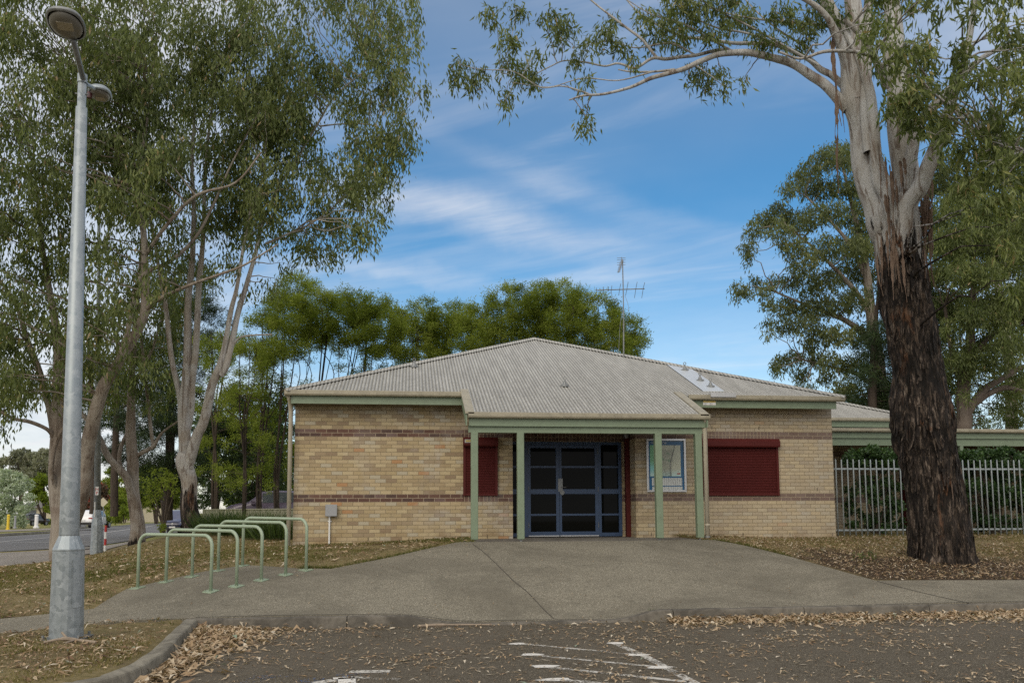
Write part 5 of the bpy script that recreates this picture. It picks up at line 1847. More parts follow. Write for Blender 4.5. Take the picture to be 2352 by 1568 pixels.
crown(lE, wE, sE, poly_clumps(RP, 46, (28, 46), (-3.6, -1.0), seed=14, skip=.30, hole=[(2180, 60, 40), (2260, 180, 34), (2120, 30, 26), (2320, 300, 26)]), BD, dens=50, tint=(.42, .24), **dict(G2, ln=.17, wd=.042, br=.022))
crown(lE, wE, sE, [(2120, 190, 36, -2), (2060, 225, 28, -1.5), (2100, 120, 40, -2), (2090, 265, 20, -1.5), (2160, 270, 26, -2), (2210, 420, 30, -2.6), (2265, 470, 28, -3), (2230, 480, 16, -3), (2310, 560, 24, -3), (2340, 500, 30, -3), (2300, 420, 36, -3), (2200, 380, 16, -2.4), (2330, 640, 20, -3)], BD, dens=120, tint=(.5, .26), **dict(G2, ln=.17, wd=.034))
lE.build('crown', M['gum_leaf'], tE)
flk.build('loose_bark', M['bark_big'], tE, fix=False)
wE.build('trunk', M['bark_big'], tE)


# peeled bark ribbons hanging from the fork
def bark_ribbon(pts, w0, D, parent=tE):
    q = spline([P(x, y, D + (r[0] if r else 0)) for x, y, *r in pts], sub=7)
    n_ = len(q)
    sd_ = np.array([1, .25, 0])
    V = []
    for i, p in enumerate(q):
        ww = w0 * (1 - .75 * i / n_) * (1 + .3 * sin(i * 1.9))
        tw = 0.9 * sin(i * .45 + q[0, 0])
        a = np.array([cos(tw), sin(tw), 0]) * ww / 2
        V += [p - a, p + np.array([0, -.012, 0]), p + a]
    bb = MB()
    bb.add(V, [(3 * i + j, 3 * i + j + 1, 3 * i + j + 4, 3 * i + j + 3) for i in range(n_ - 1) for j in (0, 1)])
    return bb.build('bark_strip', M['bark_strip'], parent, fix=False)


rib = [([(1915, 65), (1913, 130), (1920, 200), (1921, 260), (1924, 300), (1922, 360), (1926, 430), (1926, 445)], .085), ([(1918, 190), (1924, 250), (1918, 300), (1921, 330)], .06), ([(1912, 90), (1918, 170), (1924, 235)], .07),
       ([(1926, 215), (1935, 260), (1940, 305)], .03), ([(1925, 250), (1933, 290)], .025)]
for pts, w0 in rib:
    bark_ribbon(pts, w0, BD - .35)
for i in range(24):
    x = rng.uniform(2108, 2140)
    y = rng.uniform(330, 520)
    ln_ = rng.uniform(90, 200)
    bark_ribbon([(x, y), (x + rng.uniform(-4, 6), y + ln_ * .35), (x + rng.uniform(-4, 10), y + ln_ * .7), (x + rng.uniform(-4, 14), y + ln_)], rng.uniform(.03, .07), BD - .15 + rng.uniform(-.25, .35))
for i in range(30):  # extra brown strips, also standing in for the dark shade inside the fork
    x = rng.uniform(2012, 2082)
    y = rng.uniform(350, 600)
    ln_ = rng.uniform(50, 130)
    bark_ribbon([(x, y), (x + 3, y + ln_ * .5), (x + rng.uniform(0, 14), y + ln_)], rng.uniform(.03, .07), BD - .66 + rng.uniform(-.05, .05))

# ---- grey green gum behind the building on the right
tF = None
F_limbs = [
    [(2030, 1010, 40), (2028, 960, 36), (2020, 880, 32), (2012, 800, 28), (2000, 700, 22), (1985, 600, 16), (1965, 500, 11), (1945, 420, 7), (1930, 370, 4)],
    [(2016, 820, 18), (1980, 765, 15), (1940, 735, 12), (1890, 715, 9), (1840, 695, 6), (1780, 670, 4)],
    [(2005, 730, 15), (1965, 670, 12), (1920, 620, 9), (1870, 570, 6), (1820, 530, 4)],
    [(1990, 640, 11), (1950, 560, 9), (1900, 500, 6), (1850, 450, 4)],
    [(2020, 900, 12), (1970, 860, 9), (1900, 840, 6), (1840, 825, 4)],
]
tF, wF, sF = tree('gum_tree', 'spreading grey green gum behind the right end of the building roof', 36.0, (2030, 1180), [[(2030, 1180, 46), (2030, 1100, 42), (2030, 1010, 40)]] + F_limbs, 'bark_grey', 'gums behind the building', n=9)
fcl = [(1908, 345, 26), (1930, 350, 30), (1955, 350, 30), (1985, 360, 34), (1880, 362, 26), (1858, 385, 22), (1830, 408, 24), (1808, 430, 18), (1862, 420, 26), (1895, 425, 26), (1935, 420, 28), (1970, 420, 28), (1990, 460, 30), (1790, 482, 26), (1755, 500, 26), (1728, 525, 20), (1717, 560, 17), (1720, 585, 12),
       (1790, 520, 26), (1830, 500, 30), (1870, 490, 30), (1910, 480, 28), (1950, 490, 28), (1820, 555, 30), (1850, 590, 32), (1890, 560, 32), (1935, 560, 30), (1970, 560, 30), (1990, 620, 30), (1940, 620, 32), (1895, 640, 32), (1850, 640, 28), (1810, 640, 20), (1698, 655, 18), (1715, 665, 15), (1735, 640, 15),
       (1752, 660, 18), (1765, 690, 14), (1780, 640, 16), (1760, 735, 12), (1763, 760, 10), (1800, 700, 26), (1840, 690, 30), (1880, 700, 32), (1930, 690, 32), (1970, 680, 30), (1800, 740, 22), (1850, 740, 30), (1890, 760, 28), (1860, 785, 20), (1930, 760, 28), (1975, 760, 30), (1795, 825, 20), (1780, 838, 14), (1820, 815, 20),
       (1840, 850, 20), (1870, 815, 22), (1905, 820, 24), (1900, 860, 18), (1935, 830, 24), (1970, 830, 26), (1860, 888, 14), (1840, 880, 10), (1930, 880, 22), (1965, 890, 26), (1995, 850, 26), (1980, 520, 26)]
fcl += [(1940, 900, 26), (1990, 920, 28), (2020, 880, 26), (1960, 940, 22), (2010, 560, 30), (2010, 480, 28), (1975, 560, 26)]
lF = Leaves()
crown(lF, wF, sF, [(c[0], c[1], c[2] * 1.08, rng.uniform(-2, 2)) for c in fcl], 36.0, dens=50, ln=.20, wd=.048, hang=1.0, spread=.45, per=12, drop=.36, tint=(.46, .22), dead=.006, br=.03, twigs=3)
lF.build('crown', M['gum_leaf_grey'], tF)
wF.build('trunk', M['bark_grey'], tF)

# ---- sprawling gums on the far right
R_limbs = [
    [(2205, 1150, 46), (2208, 1040, 40), (2212, 980, 36), (2214, 930, 32), (2216, 880, 28), (2226, 820, 22), (2230, 740, 18), (2238, 640, 12), (2225, 520, 8)],
    [(2214, 960, 22), (2240, 920, 19), (2266, 890, 17), (2300, 870, 14), (2352, 842, 11), (2420, 820, 8)],
    [(2240, 925, 16), (2270, 905, 14), (2310, 890, 12), (2352, 898, 9), (2420, 900, 7)],
    [(2225, 830, 14), (2250, 800, 12), (2290, 760, 10), (2352, 740, 8)],
    [(2214, 900, 14), (2195, 840, 12), (2180, 780, 9), (2170, 700, 6)],
]
tG, wG, sG = tree('gum_tree', 'sprawling dark gum with crooked limbs behind the walkway on the far right', 31.0, (2205, 1160), R_limbs, 'bark_brown', 'gums behind the building', n=9)
lG = Leaves()
RG = [(2125, 560), (2150, 430), (2210, 420), (2290, 470), (2420, 480), (2420, 880), (2352, 820), (2300, 790), (2250, 830), (2190, 850), (2150, 790)]
crown(lG, wG, sG, poly_clumps(RG, 46, (26, 44), (-2.5, 2), seed=21, skip=.10, hole=[(2290, 860, 22), (2330, 930, 30), (2240, 640, 14), (2180, 610, 14)]), 31.0, dens=56, ln=.18, wd=.046, hang=1.0, spread=.45, per=12, drop=.34, tint=(.38, .22), dead=.008)
crown(lG, wG, sG, [(2180, 880, 18, 2), (2240, 880, 16, 2), (2300, 930, 18, 2), (2340, 960, 22, 2), (2330, 900, 14), (2260, 965, 16), (2170, 940, 20), (2350, 700, 30), (2290, 950, 14), (2250, 850, 26, -1), (2290, 830, 26, -1), (2330, 810, 28, -1), (2215, 900, 18, -1), (2350, 860, 22, -1), (2200, 820, 26, -1), (2240, 960, 18, 1), (2280, 930, 20, 1), (2320, 900, 20, 1), (2310, 970, 18, 2), (2350, 930, 24, 1), (2270, 985, 14, 2), (2350, 985, 16, 2)], 31.0, dens=50, ln=.18, wd=.038, per=12, drop=.34, tint=(.36, .2))
crown(lG, wG, sG, poly_clumps([(2125, 560), (2180, 600), (2230, 900), (2200, 965), (2140, 965), (2120, 800)], 40, (22, 36), (0, 3), seed=24, skip=.1) + poly_clumps([(2230, 640), (2420, 620), (2420, 960), (2330, 965), (2250, 900)], 46, (22, 38), (2, 5), seed=25, skip=.32), 31.0, dens=44, ln=.18, wd=.046, hang=1.0, spread=.45, per=12, drop=.34, tint=(.36, .22))
lG.build('crown', M['gum_leaf'], tG)
wG.build('trunk', M['bark_brown'], tG)
H_limbs = [
    [(2330, 1150, 30), (2325, 1000, 27), (2318, 860, 24), (2305, 740, 20), (2292, 640, 17), (2280, 560, 14), (2262, 470, 10), (2250, 380, 7)],
    [(2305, 740, 9), (2250, 700, 7), (2190, 670, 5), (2140, 655, 3)],
    [(2292, 640, 9), (2330, 560, 8), (2370, 480, 6)],
]
tH, wH, sH = tree('gum_tree', 'pale stemmed gum rising behind the dark sprawling one at the right edge', 38.0, (2330, 1165), H_limbs, 'bark_grey', 'gums behind the building', n=9)
lH = Leaves()
crown(lH, wH, sH, poly_clumps([(2110, 420), (2180, 290), (2300, 260), (2420, 300), (2420, 620), (2300, 600), (2180, 640), (2120, 600)], 52, (26, 46), (-2, 2), seed=31, skip=.12), 38.0, dens=46, ln=.20, wd=.048, hang=1.0, spread=.45, per=12, drop=.36, tint=(.48, .22))
lH.build('crown', M['gum_leaf_grey'], tH)
wH.build('trunk', M['bark_white'], tH)

# ---- casuarinas: dark, fine, upright
def needle_tree(name, label, D, base, trunk, clumps, dens, group=None, tint=(.45, .25), mat_='pine_leaf', ln=.30, wd=.02, bark='bark_dark', limbs=(), hang=.1, spread=.8, drop=.25, per=12, br=.02, cat='tree'):
    t, w_, s_ = tree(name, label, D, base, [trunk] + list(limbs), bark, group, n=8)
    t['category'] = cat
    lv = Leaves()
    crown(lv, w_, s_, clumps, D, dens, ln, wd, per=per, drop=drop, tint=tint, dead=0, hang=hang, spread=spread, br=br, twigs=2)
    lv.build('crown', M[mat_], t)
    w_.build('trunk', M[bark], t)
    return t


needle_tree('casuarina_tree', 'dark fine needled tree half hidden behind the charred trunk', 33.0, (2000, 1160), [(2000, 1160, 30), (2000, 1000, 26), (2005, 850, 16), (2015, 700, 8), (2020, 640, 4)],
            [(c[0], c[1], c[2], c[3]) for c in poly_clumps([(1950, 950), (1965, 820), (2000, 740), (2040, 640), (2150, 650), (2180, 760), (2150, 800), (2100, 950), (2030, 960)], 42, (24, 38), (-1, 1), seed=41)], 60, 'dark trees behind the roofs')
needle_tree('pine_tree', 'broad dark pine behind the white barked gum', 50.0, (385, 1195), [(385, 1195, 24), (388, 1080, 22), (392, 950, 18), (398, 800, 12), (400, 680, 6), (400, 620, 3)],
            poly_clumps([(330, 760), (370, 650), (440, 600), (500, 660), (520, 760), (500, 860), (440, 900), (420, 1000), (460, 1060), (430, 1120), (340, 1130), (330, 1010), (290, 900)], 46, (26, 42), (-2, 2), seed=42, skip=.08), 30, 'dark trees behind the roofs', ln=.32, wd=.028)
needle_tree('pine_tree', 'dark pine with flat shelves of needles behind the grey brown gum', 48.0, (215, 1180), [(215, 1180, 20), (215, 1050, 18), (210, 920, 14), (205, 820, 8), (200, 760, 4)],
            poly_clumps([(60, 905), (100, 880), (150, 820), (230, 790), (300, 860), (290, 1000), (280, 1085), (235, 1090), (200, 1010), (150, 930), (110, 935)], 40, (20, 34), (-2, 2), seed=43, skip=.05), 34, 'dark trees behind the roofs', ln=.32, wd=.028)
needle_tree('pine_tree', 'dark pine between the forked gum and the white gum', 46.0, (260, 1180), [(262, 1185, 18), (265, 1050, 16), (268, 900, 12), (270, 760, 5)],
            poly_clumps([(235, 900), (300, 780), (380, 760), (410, 900), (400, 1010), (370, 1090), (320, 1090), (260, 1060)], 44, (22, 36), (-2, 2), seed=44, skip=.15), 30, 'dark trees behind the roofs', ln=.32, wd=.028)

# ---- row of slender bright green trees behind the building
ROW = [
    # px centre, top, half width, base px, depth, bottom of crown
    (500, 735, 50, 487, 44, 900), (560, 760, 55, 553, 40, 960), (612, 700, 48, 600, 42, 880), (668, 655, 58, 640, 41, 830), (738, 690, 50, 716, 43, 830), (800, 680, 52, 760, 42, 820), (868, 690, 55, 835, 42, 830), (962, 705, 48, 955, 44, 830), (1018, 712, 42, 1010, 45, 830),
    (1080, 705, 48, 1070, 43, 820), (1150, 690, 52, 1140, 44, 820), (1215, 668, 52, 1210, 45, 820), (1290, 662, 60, 1280, 44, 830), (1365, 680, 58, 1355, 45, 830), (1432, 735, 56, 1420, 44, 830)]
RL_ = ['slender bright green tree with many thin stems behind the brick building']
row_lab = ['thin tree with drooping sprays just right of the white barked gum', 'thin dark stemmed tree rising beside the cream steel fence', 'bushy green tree behind the leftmost roof corner, nearest the gum', 'tallest green tree left of the roof slope, with a ragged tip', 'feathery green tree above the left roof corner', 'open green tree with wiry stems above the left hip',
           'rounded green tree over the left part of the roof', 'narrow green tree left of the roof peak with a notch beside it', 'narrow low green tree in the dip left of the roof peak', 'fuzzy green tree just left of the roof peak', 'bright green tree rising toward the roof peak from the left', 'green tree directly behind the roof peak',
           'broad tall green tree just right of the roof peak', 'wide green tree between roof peak and aerial mast', 'drooping green tree at the right end of the row behind the aerial']
BAND = [(600, 760), (615, 690), (645, 662), (680, 640), (735, 655), (760, 674), (810, 668), (850, 677), (890, 690), (925, 716), (950, 692), (990, 686), (1020, 708), (1060, 702), (1090, 692), (1130, 682), (1170, 662), (1230, 656), (1290, 653), (1340, 662), (1380, 682), (1420, 702), (1460, 734), (1488, 775),
        (1492, 845), (1400, 835), (1300, 800), (1200, 790), (1100, 812), (1000, 835), (930, 850), (850, 820), (800, 800), (720, 810), (640, 850), (590, 860)]
band = poly_clumps(BAND, 21, (11, 19), (-2.2, 2.2), seed=77, skip=.10)
for i, (cx, top, hw, bx, D, bot) in enumerate(ROW):
    g = np.random.default_rng(100 + i)
    z0 = 1172 + (EYE - .75) * F / D
    stems = []
    for k in range(3):
        o1, o2 = g.uniform(-8, 8), g.uniform(-hw * .7, hw * .7)
        w0 = g.uniform(4.0, 6.5)
        stems.append([(bx + o1, z0 + 4, w0 * 1.2), (bx + o1 * 1.5, z0 - 120, w0), (bx + (cx - bx) * .4 + o2 * .4, z0 - 260, w0 * .7), (cx + o2 * .8, (bot + top) / 2 + 20, w0 * .4), (cx + o2, top + 26, 1.5)])
        stems.append([(bx + (cx - bx) * .35 + o2 * .3, z0 - 240, w0 * .5), (cx + g.uniform(-hw, hw) * .9, (bot + z0 - 240) / 2 - 40, w0 * .35), (cx + g.uniform(-hw, hw), bot - 60, 1.2)])
    cl = []
    hh = (bot - top)
    for k in range(64):
        a = g.uniform(0, 2 * pi)
        q = g.uniform(0, 1) ** .45
        yy = sin(a) * q
        cl.append((cx + hw * q * cos(a) * (1.05 if yy < .2 else .9), top + hh * .45 + hh * .42 * yy + 10 * sin(3.1 * cx * .02 + 5 * q), g.uniform(8, 17), g.uniform(-1.8, 1.8), .9 if yy < .2 else .5))
    for k in range(26):      # open skirt below with gaps
        cl.append((cx + g.uniform(-hw, hw) * 1.1, g.uniform(bot - 75, bot + 60), g.uniform(7, 15), g.uniform(-1.5, 1.5), .6))
    for k in range(9):
        x_ = g.uniform(-.85, .85)
        cl.append((cx + hw * x_, top + 8 + 50 * x_ * x_ + g.uniform(-8, 12), g.uniform(5, 11), g.uniform(-1, 1), .8))
    near_ = [c for c in band if min(range(len(ROW)), key=lambda q: abs(ROW[q][0] - c[0] + 14 * sin(c[1] * .05 + q))) == i]
    cl = [c for c in cl if c[1] > top + 30][::3] + near_
    if i < 3:
        cl += [(cx + g.uniform(-hw, hw) * 1.2, g.uniform(860, 1130), g.uniform(6, 13), g.uniform(-1.5, 1.5), .6) for k in range(34)]
    needle_tree('slender_tree', row_lab[i], float(D), (bx, z0), stems[0], cl, 92, 'slender green trees behind the building', tint=(.46 + .12 * sin(i * 2.1), .24), mat_='row_leaf', ln=.15, wd=.034, limbs=stems[1:], hang=-.5, spread=.6, drop=.42, per=13, br=.012)

# ================================================================== bike hoops
feet = [((316, 1351), (484, 1359)), ((381, 1337), (543, 1347)), ((441, 1325), (600, 1333)), ((501, 1311.5), (656, 1320.5)), ((557, 1300), (703, 1310))]
hl = ['green bike hoop nearest the lamp post, with scuffed paint on top', 'second green bike hoop counting from the lamp post', 'middle green bike hoop of the row of five', 'fourth green bike hoop counting from the lamp post', 'green bike hoop nearest the brick wall, farthest from the lamp post']
for i, (a, c) in enumerate(feet):
    A, B_ = G(*a), G(*c)
    h_ = 0.83
    t = thing('bike_hoop', hl[i], 'bike rack', tuple((A + B_) / 2), 'green bike hoops on the forecourt')
    u = B_ - A
    L = np.linalg.norm(u[:2])
    e = np.array([u[0], u[1], 0]) / L
    R_ = .17
    pts = [A, A + np.array([0, 0, h_ - R_])]
    for k in range(1, 8):
        th = pi / 2 * k / 7
        pts.append(A + e * R_ * (1 - cos(th)) + np.array([0, 0, h_ - R_ + R_ * sin(th)]))
    dzb = B_[2] - A[2]
    for k in range(1, 8):
        th = pi / 2 * k / 7
        pts.append(A + e * (L - R_ + R_ * sin(th)) + np.array([0, 0, dzb * .5 + h_ - R_ + R_ * cos(th)]))
    pts.append(B_)
    MB().tube([tuple(p) for p in pts], .0255, 14).build('hoop_tube', M['hoop_green'], t, smooth=True)
    for q in (A, B_):
        bp_ = MB()
        ex, ey = e, np.array([-e[1], e[0], 0])
        s_ = .085
        V = [q + ex * sx * s_ + ey * sy * s_ + np.array([0, 0, dz_]) for dz_ in (.002, .014) for sx, sy in ((-1, -1), (1, -1), (1, 1), (-1, 1))]
        V = [np.array([v[0], v[1], v[2] - q[2] + Tz(v[0], v[1]) + .006]) for v in V]
        bp_.add(V, [(3, 2, 1, 0), (4, 5, 6, 7), (0, 1, 5, 4), (1, 2, 6, 5), (2, 3, 7, 6), (3, 0, 4, 7)])
        for sx, sy in ((-1, -1), (1, -1), (1, 1), (-1, 1)):
            bq = q + ex * sx * .06 + ey * sy * .06
            bp_.tube([(bq[0], bq[1], q[2] + .018), (bq[0], bq[1], q[2] + .032)], .009, 6)
        bp_.build('base_plate', M['hoop_green'], t)

# ================================================================== lamp posts
LB = G(152, 1466)
LD = float((LB - CAM) @ f0)
pm = LD / F
lt = thing('lamp_post', 'tall galvanised lamp post with flared base and two lamp heads at left front', 'lamp post', tuple(LB))
top_ = P(189.5, 172, LD)
zA, zB_, zC = P(156, 1262, LD)[2], P(158, 1229, LD)[2], P(187, 248, LD)[2]
axis_top = np.array([top_[0], top_[1], top_[2]])


def lax(z):
    t_ = (z - LB[2]) / (axis_top[2] - LB[2])
    return LB[0] + (axis_top[0] - LB[0]) * t_, LB[1] + (axis_top[1] - LB[1]) * t_


def oct_loft(rows, n, name, mat_, parent, smooth=False, ph=pi / 8):
    V, Fc = [], []
    for r, z in rows:
        x, y = lax(z)
        for i in range(n):
            a = 2 * pi * i / n + ph
            V.append((x + r * cos(a), y + r * sin(a), z))
    for j in range(len(rows) - 1):
        for i in range(n):
            Fc.append((j * n + i, j * n + (i + 1) % n, (j + 1) * n + (i + 1) % n, (j + 1) * n + i))
    Fc += [tuple(range(n - 1, -1, -1)), tuple((len(rows) - 1) * n + i for i in range(n))]
    return MB().add(V, Fc).build(name, mat_, parent, smooth=smooth)


bs = oct_loft([(36.5 * pm, LB[2] - .05), (36.0 * pm, LB[2] + .02), (33.2 * pm, zA - .01), (33.8 * pm, zA), (33.6 * pm, zA + .012)], 16, 'base_column', M['galv'], lt)
oct_loft([(33.4 * pm, zA + .012), (21 * pm, zB_)], 16, 'base_cone', M['galv'], lt)
oct_loft([(21 * pm, zB_ - .005), (21.2 * pm, zB_ + .01), (12 * pm, zC), (9.2 * pm, zC + .01), (9.0 * pm, zC + 58 * pm)], 28, 'pole', M['galv'], lt, smooth=True)
oct_loft([(10.5 * pm, zC + 57 * pm), (10.5 * pm, axis_top[2])], 28, 'top_sleeve', M['galv'], lt)
# access door in the base, facing right and forward
da = -0.62
dr_ = []
for zz in np.linspace(LB[2] + .36, zA - .10, 8):
    for k in range(6):
        a = da + (k / 5 - .5) * .62
        f_ = (zz - LB[2]) / (zA - LB[2])
        rr = (36.0 + (33.2 - 36.0) * f_) * pm + .006
        x, y = lax(zz)
        dr_.append((x + rr * cos(a), y + rr * sin(a), zz))
db = MB().add(dr_, [(j * 6 + i, j * 6 + i + 1, (j + 1) * 6 + i + 1, (j + 1) * 6 + i) for j in range(7) for i in range(5)])
for cols in (0, 5):
    db.tube([dr_[j * 6 + cols] for j in range(8)], .004, 4)
db.build('access_door', M['galv'], bs, fix=False)
bp_ = MB().box((LB[0] - .23, LB[1] - .20, LB[2] - .03), (LB[0] + .23, LB[1] + .20, LB[2] + .018))
for sx in (-1, 1):
    for sy in (-1, 1):
        bp_.tube([(LB[0] + sx * .19, LB[1] + sy * .16, LB[2] + .018), (LB[0] + sx * .19, LB[1] + sy * .16, LB[2] + .06)], .017, 6)
bp_.build('base_plate', M['galvdark'], lt)
for zz, sg_ in ((axis_top[2] - .22, -1), (axis_top[2] - .22, 1)):
    x, y = lax(zz)
    MB().tube([(x, y, zz), (x + sg_ * 14.5 * pm, y - .01, zz)], .008, 6).build('bolt', M['galvdark'], lt)
# front arm and oval lamp head, leaning towards the street
a0, a1 = P(191, 181, LD - .03), P(168, 92, LD - .55)
MB().tube([tuple(a0), tuple(a1)], 6.2 * pm, 12).build('arm', M['galvdark'], lt, smooth=True)


def frame_of(d, up=(0, 0, 1)):
    d = np.array(d) / np.linalg.norm(d)
    s_ = np.cross(d, up)
    s_ /= np.linalg.norm(s_)
    return d, s_, np.cross(s_, d)


hd_ = np.array([a1[0] - a0[0], a1[1] - a0[1], 0.10])
d_, s_, u_ = frame_of(hd_)
hc = P(152, 54, LD - .72)


def head(center, d, s, u, ln, wd, ht, parent, body, lens, n=24):
    V, Fc = [], []
    rows = [(.90, -.32), (1.0, -.20), (1.0, 0), (.93, .30), (.7, .62), (.35, .82), (.05, .88)]
    for sc_, h_ in rows:
        for i in range(n):
            a = 2 * pi * i / n
            ca, sa = cos(a), sin(a)
            ca, sa = math.copysign(abs(ca) ** .8, ca), math.copysign(abs(sa) ** .8, sa)
            V.append(center + d * ln * sc_ * ca + s * wd * sc_ * sa + u * ht * h_)
    for j in range(len(rows) - 1):
        for i in range(n):
            Fc.append((j * n + i, j * n + (i + 1) % n, (j + 1) * n + (i + 1) % n, (j + 1) * n + i))
    Fc.append(tuple((len(rows) - 1) * n + i for i in range(n)))
    hb = MB().add(V, Fc).build('lamp_head', body, parent, smooth=True)
    V, Fc = [], []
    rows = [(.86, -.30), (.80, -.55), (.55, -.72), (.1, -.76)]
    for sc_, h_ in rows:
        for i in range(n):
            a = 2 * pi * i / n
            V.append(center + d * ln * sc_ * cos(a) + s * wd * sc_ * sin(a) + u * ht * h_)
    for j in range(len(rows) - 1):
        for i in range(n):
            Fc.append((j * n + i, j * n + (i + 1) % n, (j + 1) * n + (i + 1) % n, (j + 1) * n + i))
    Fc.append(tuple((len(rows) - 1) * n + i for i in range(n)))
    MB().add(V, Fc).build('lens', lens, hb, smooth=True)
    V = [center + d * ln * (.12 + .26 * x) + s * wd * .42 * y + u * ht * z for z in (-.78, -.70) for x, y in ((-1, -1), (1, -1), (1, 1), (-1, 1))]
    MB().add(V, [(0, 1, 2, 3), (7, 6, 5, 4), (0, 4, 5, 1), (1, 5, 6, 2), (2, 6, 7, 3), (3, 7, 4, 0)]).build('led_panel', M['lamppanel'], hb)
    return hb


M['lamppanel'] = paint('cream_lamp_panel', (.42, .38, .30), .5)
hb = head(hc, d_, s_, u_, .235, .185, .085, lt, M['galvdark'], M['lens'])
MB().tube([tuple(a1), tuple(hc - d_ * .20 - u_ * .01)], .035, 12).build('spigot', M['galvdark'], hb)
sc0 = P(178, 68, LD - .60)
MB().tube([tuple(sc0 + np.array([0, 0, .10])), tuple(P(177, 83, LD - .60))], .034, 14).build('sensor', M['darkredlens'], hb)
a0, a1 = P(196, 193, LD + .05), P(216, 204, LD + .55)
MB().tube([tuple(a0), tuple(a1)], 5.4 * pm, 12).build('arm', M['galv'], lt)
d_, s_, u_ = frame_of([a1[0] - a0[0], a1[1] - a0[1], .03])
hc = P(230, 214, LD + .72)
hb = head(hc, d_, s_, u_, .20, .13, .085, lt, M['galv'], M['lens'])
sc0 = P(206, 218, LD + .62)
MB().tube([tuple(sc0 + np.array([0, 0, .03])), tuple(sc0 - np.array([0, 0, .04]))], .03, 12).build('sensor', M['darkredlens'], hb)

L2 = P(222, 1271, 29.0)
l2 = thing('lamp_post', 'thin galvanised street pole with a small red and white letter plate between two gums', 'lamp post', tuple(L2))
p2 = 29.0 / F
tp = P(226, 700, 29.0)
MB().tube([tuple(L2 - np.array([0, 0, .1])), tuple(P(223, 1204, 29.0))], [14.5 * p2, 12.5 * p2], 10).tube([tuple(P(223, 1204, 29)), tuple(P(223.5, 1170, 29))], [12.3 * p2, 8.0 * p2], 10).build('base_column', M['galv'], l2)
MB().tube([tuple(P(223.5, 1170, 29)), tuple(tp), tuple(P(228, 420, 29))], [7.8 * p2, 4.5 * p2, 3 * p2], 12).build('pole', M['galv'], l2, smooth=True)
q0, q1 = P(219.5, 1117, 28.82), P(226.5, 1136.5, 28.82)
pl_ = MB().box((q0[0], q0[1] - .01, q1[2]), (q1[0], q0[1], q0[2])).build('plate', M['white'], l2)
text_part('plate_text', 'H', .15, ((q0[0] + q1[0]) / 2, q0[1] - .012, q0[2] - .14), M['redpaint'], pl_, align='CENTER')
text_part('plate_text', 'P', .15, ((q0[0] + q1[0]) / 2, q0[1] - .012, q1[2] + .02), M['redpaint'], pl_, align='CENTER')
MB().tube([tuple(P(218.3, 1152, 28.8)), tuple(P(217.3, 1186, 28.8))], .02, 6).build('conduit', M['white'], l2)

# red and white marker post
m0 = P(241, 1267, 30.5)
mp = thing('marker_post', 'red and white banded marker post standing at the road edge', 'marker post', tuple(m0))
zt_ = P(241, 1206, 30.5)[2]
for k in range(4):
    za_, zb_ = m0[2] + (zt_ - m0[2]) * k / 4, m0[2] + (zt_ - m0[2]) * (k + 1) / 4
    MB().lathe([(.042, 0), (.042, zb_ - za_)], 12, (m0[0], m0[1], za_)).build('band', M['redpaint'] if k % 2 else M['white'], mp)
# back of a diamond warning sign
d0 = P(238, 1207, 62.0)
ds = thing('warning_sign', 'back of a pale diamond road sign on a thin post beyond the white car', 'sign', tuple(d0))
MB().tube([tuple(d0), tuple(P(237, 1145, 62.0))], .035, 8).build('post', M['galv'], ds)
c = P(236.5, 1153, 61.9)
r_ = 11 * 62 / F
M['signback'] = paint('sign_back', (.50, .46, .33), .5)
MB().add([(c[0] - r_, c[1], c[2]), (c[0], c[1], c[2] - r_), (c[0] + r_, c[1], c[2]), (c[0], c[1], c[2] + r_), (c[0] - r_, c[1] + .02, c[2]), (c[0], c[1] + .02, c[2] - r_), (c[0] + r_, c[1] + .02, c[2]), (c[0], c[1] + .02, c[2] + r_)],
         [(0, 1, 2, 3), (7, 6, 5, 4), (0, 4, 5, 1), (1, 5, 6, 2), (2, 6, 7, 3), (3, 7, 4, 0)]).build('sign_plate', M['signback'], ds)

# wire crossing behind the lamp
w0, w1 = P(-300, 770, 34.0), P(330, 852, 34.0)
wp = [w0 + (w1 - w0) * t_ - np.array([0, 0, 1.0 * t_ * (1 - t_)]) for t_ in np.linspace(0, 1, 16)]
tag(MB().tube([tuple(p) for p in wp], .035, 6).build('overhead_cable', M['galvdark'], None), 'thin grey blue overhead cable crossing the left gum stems', 'cable')


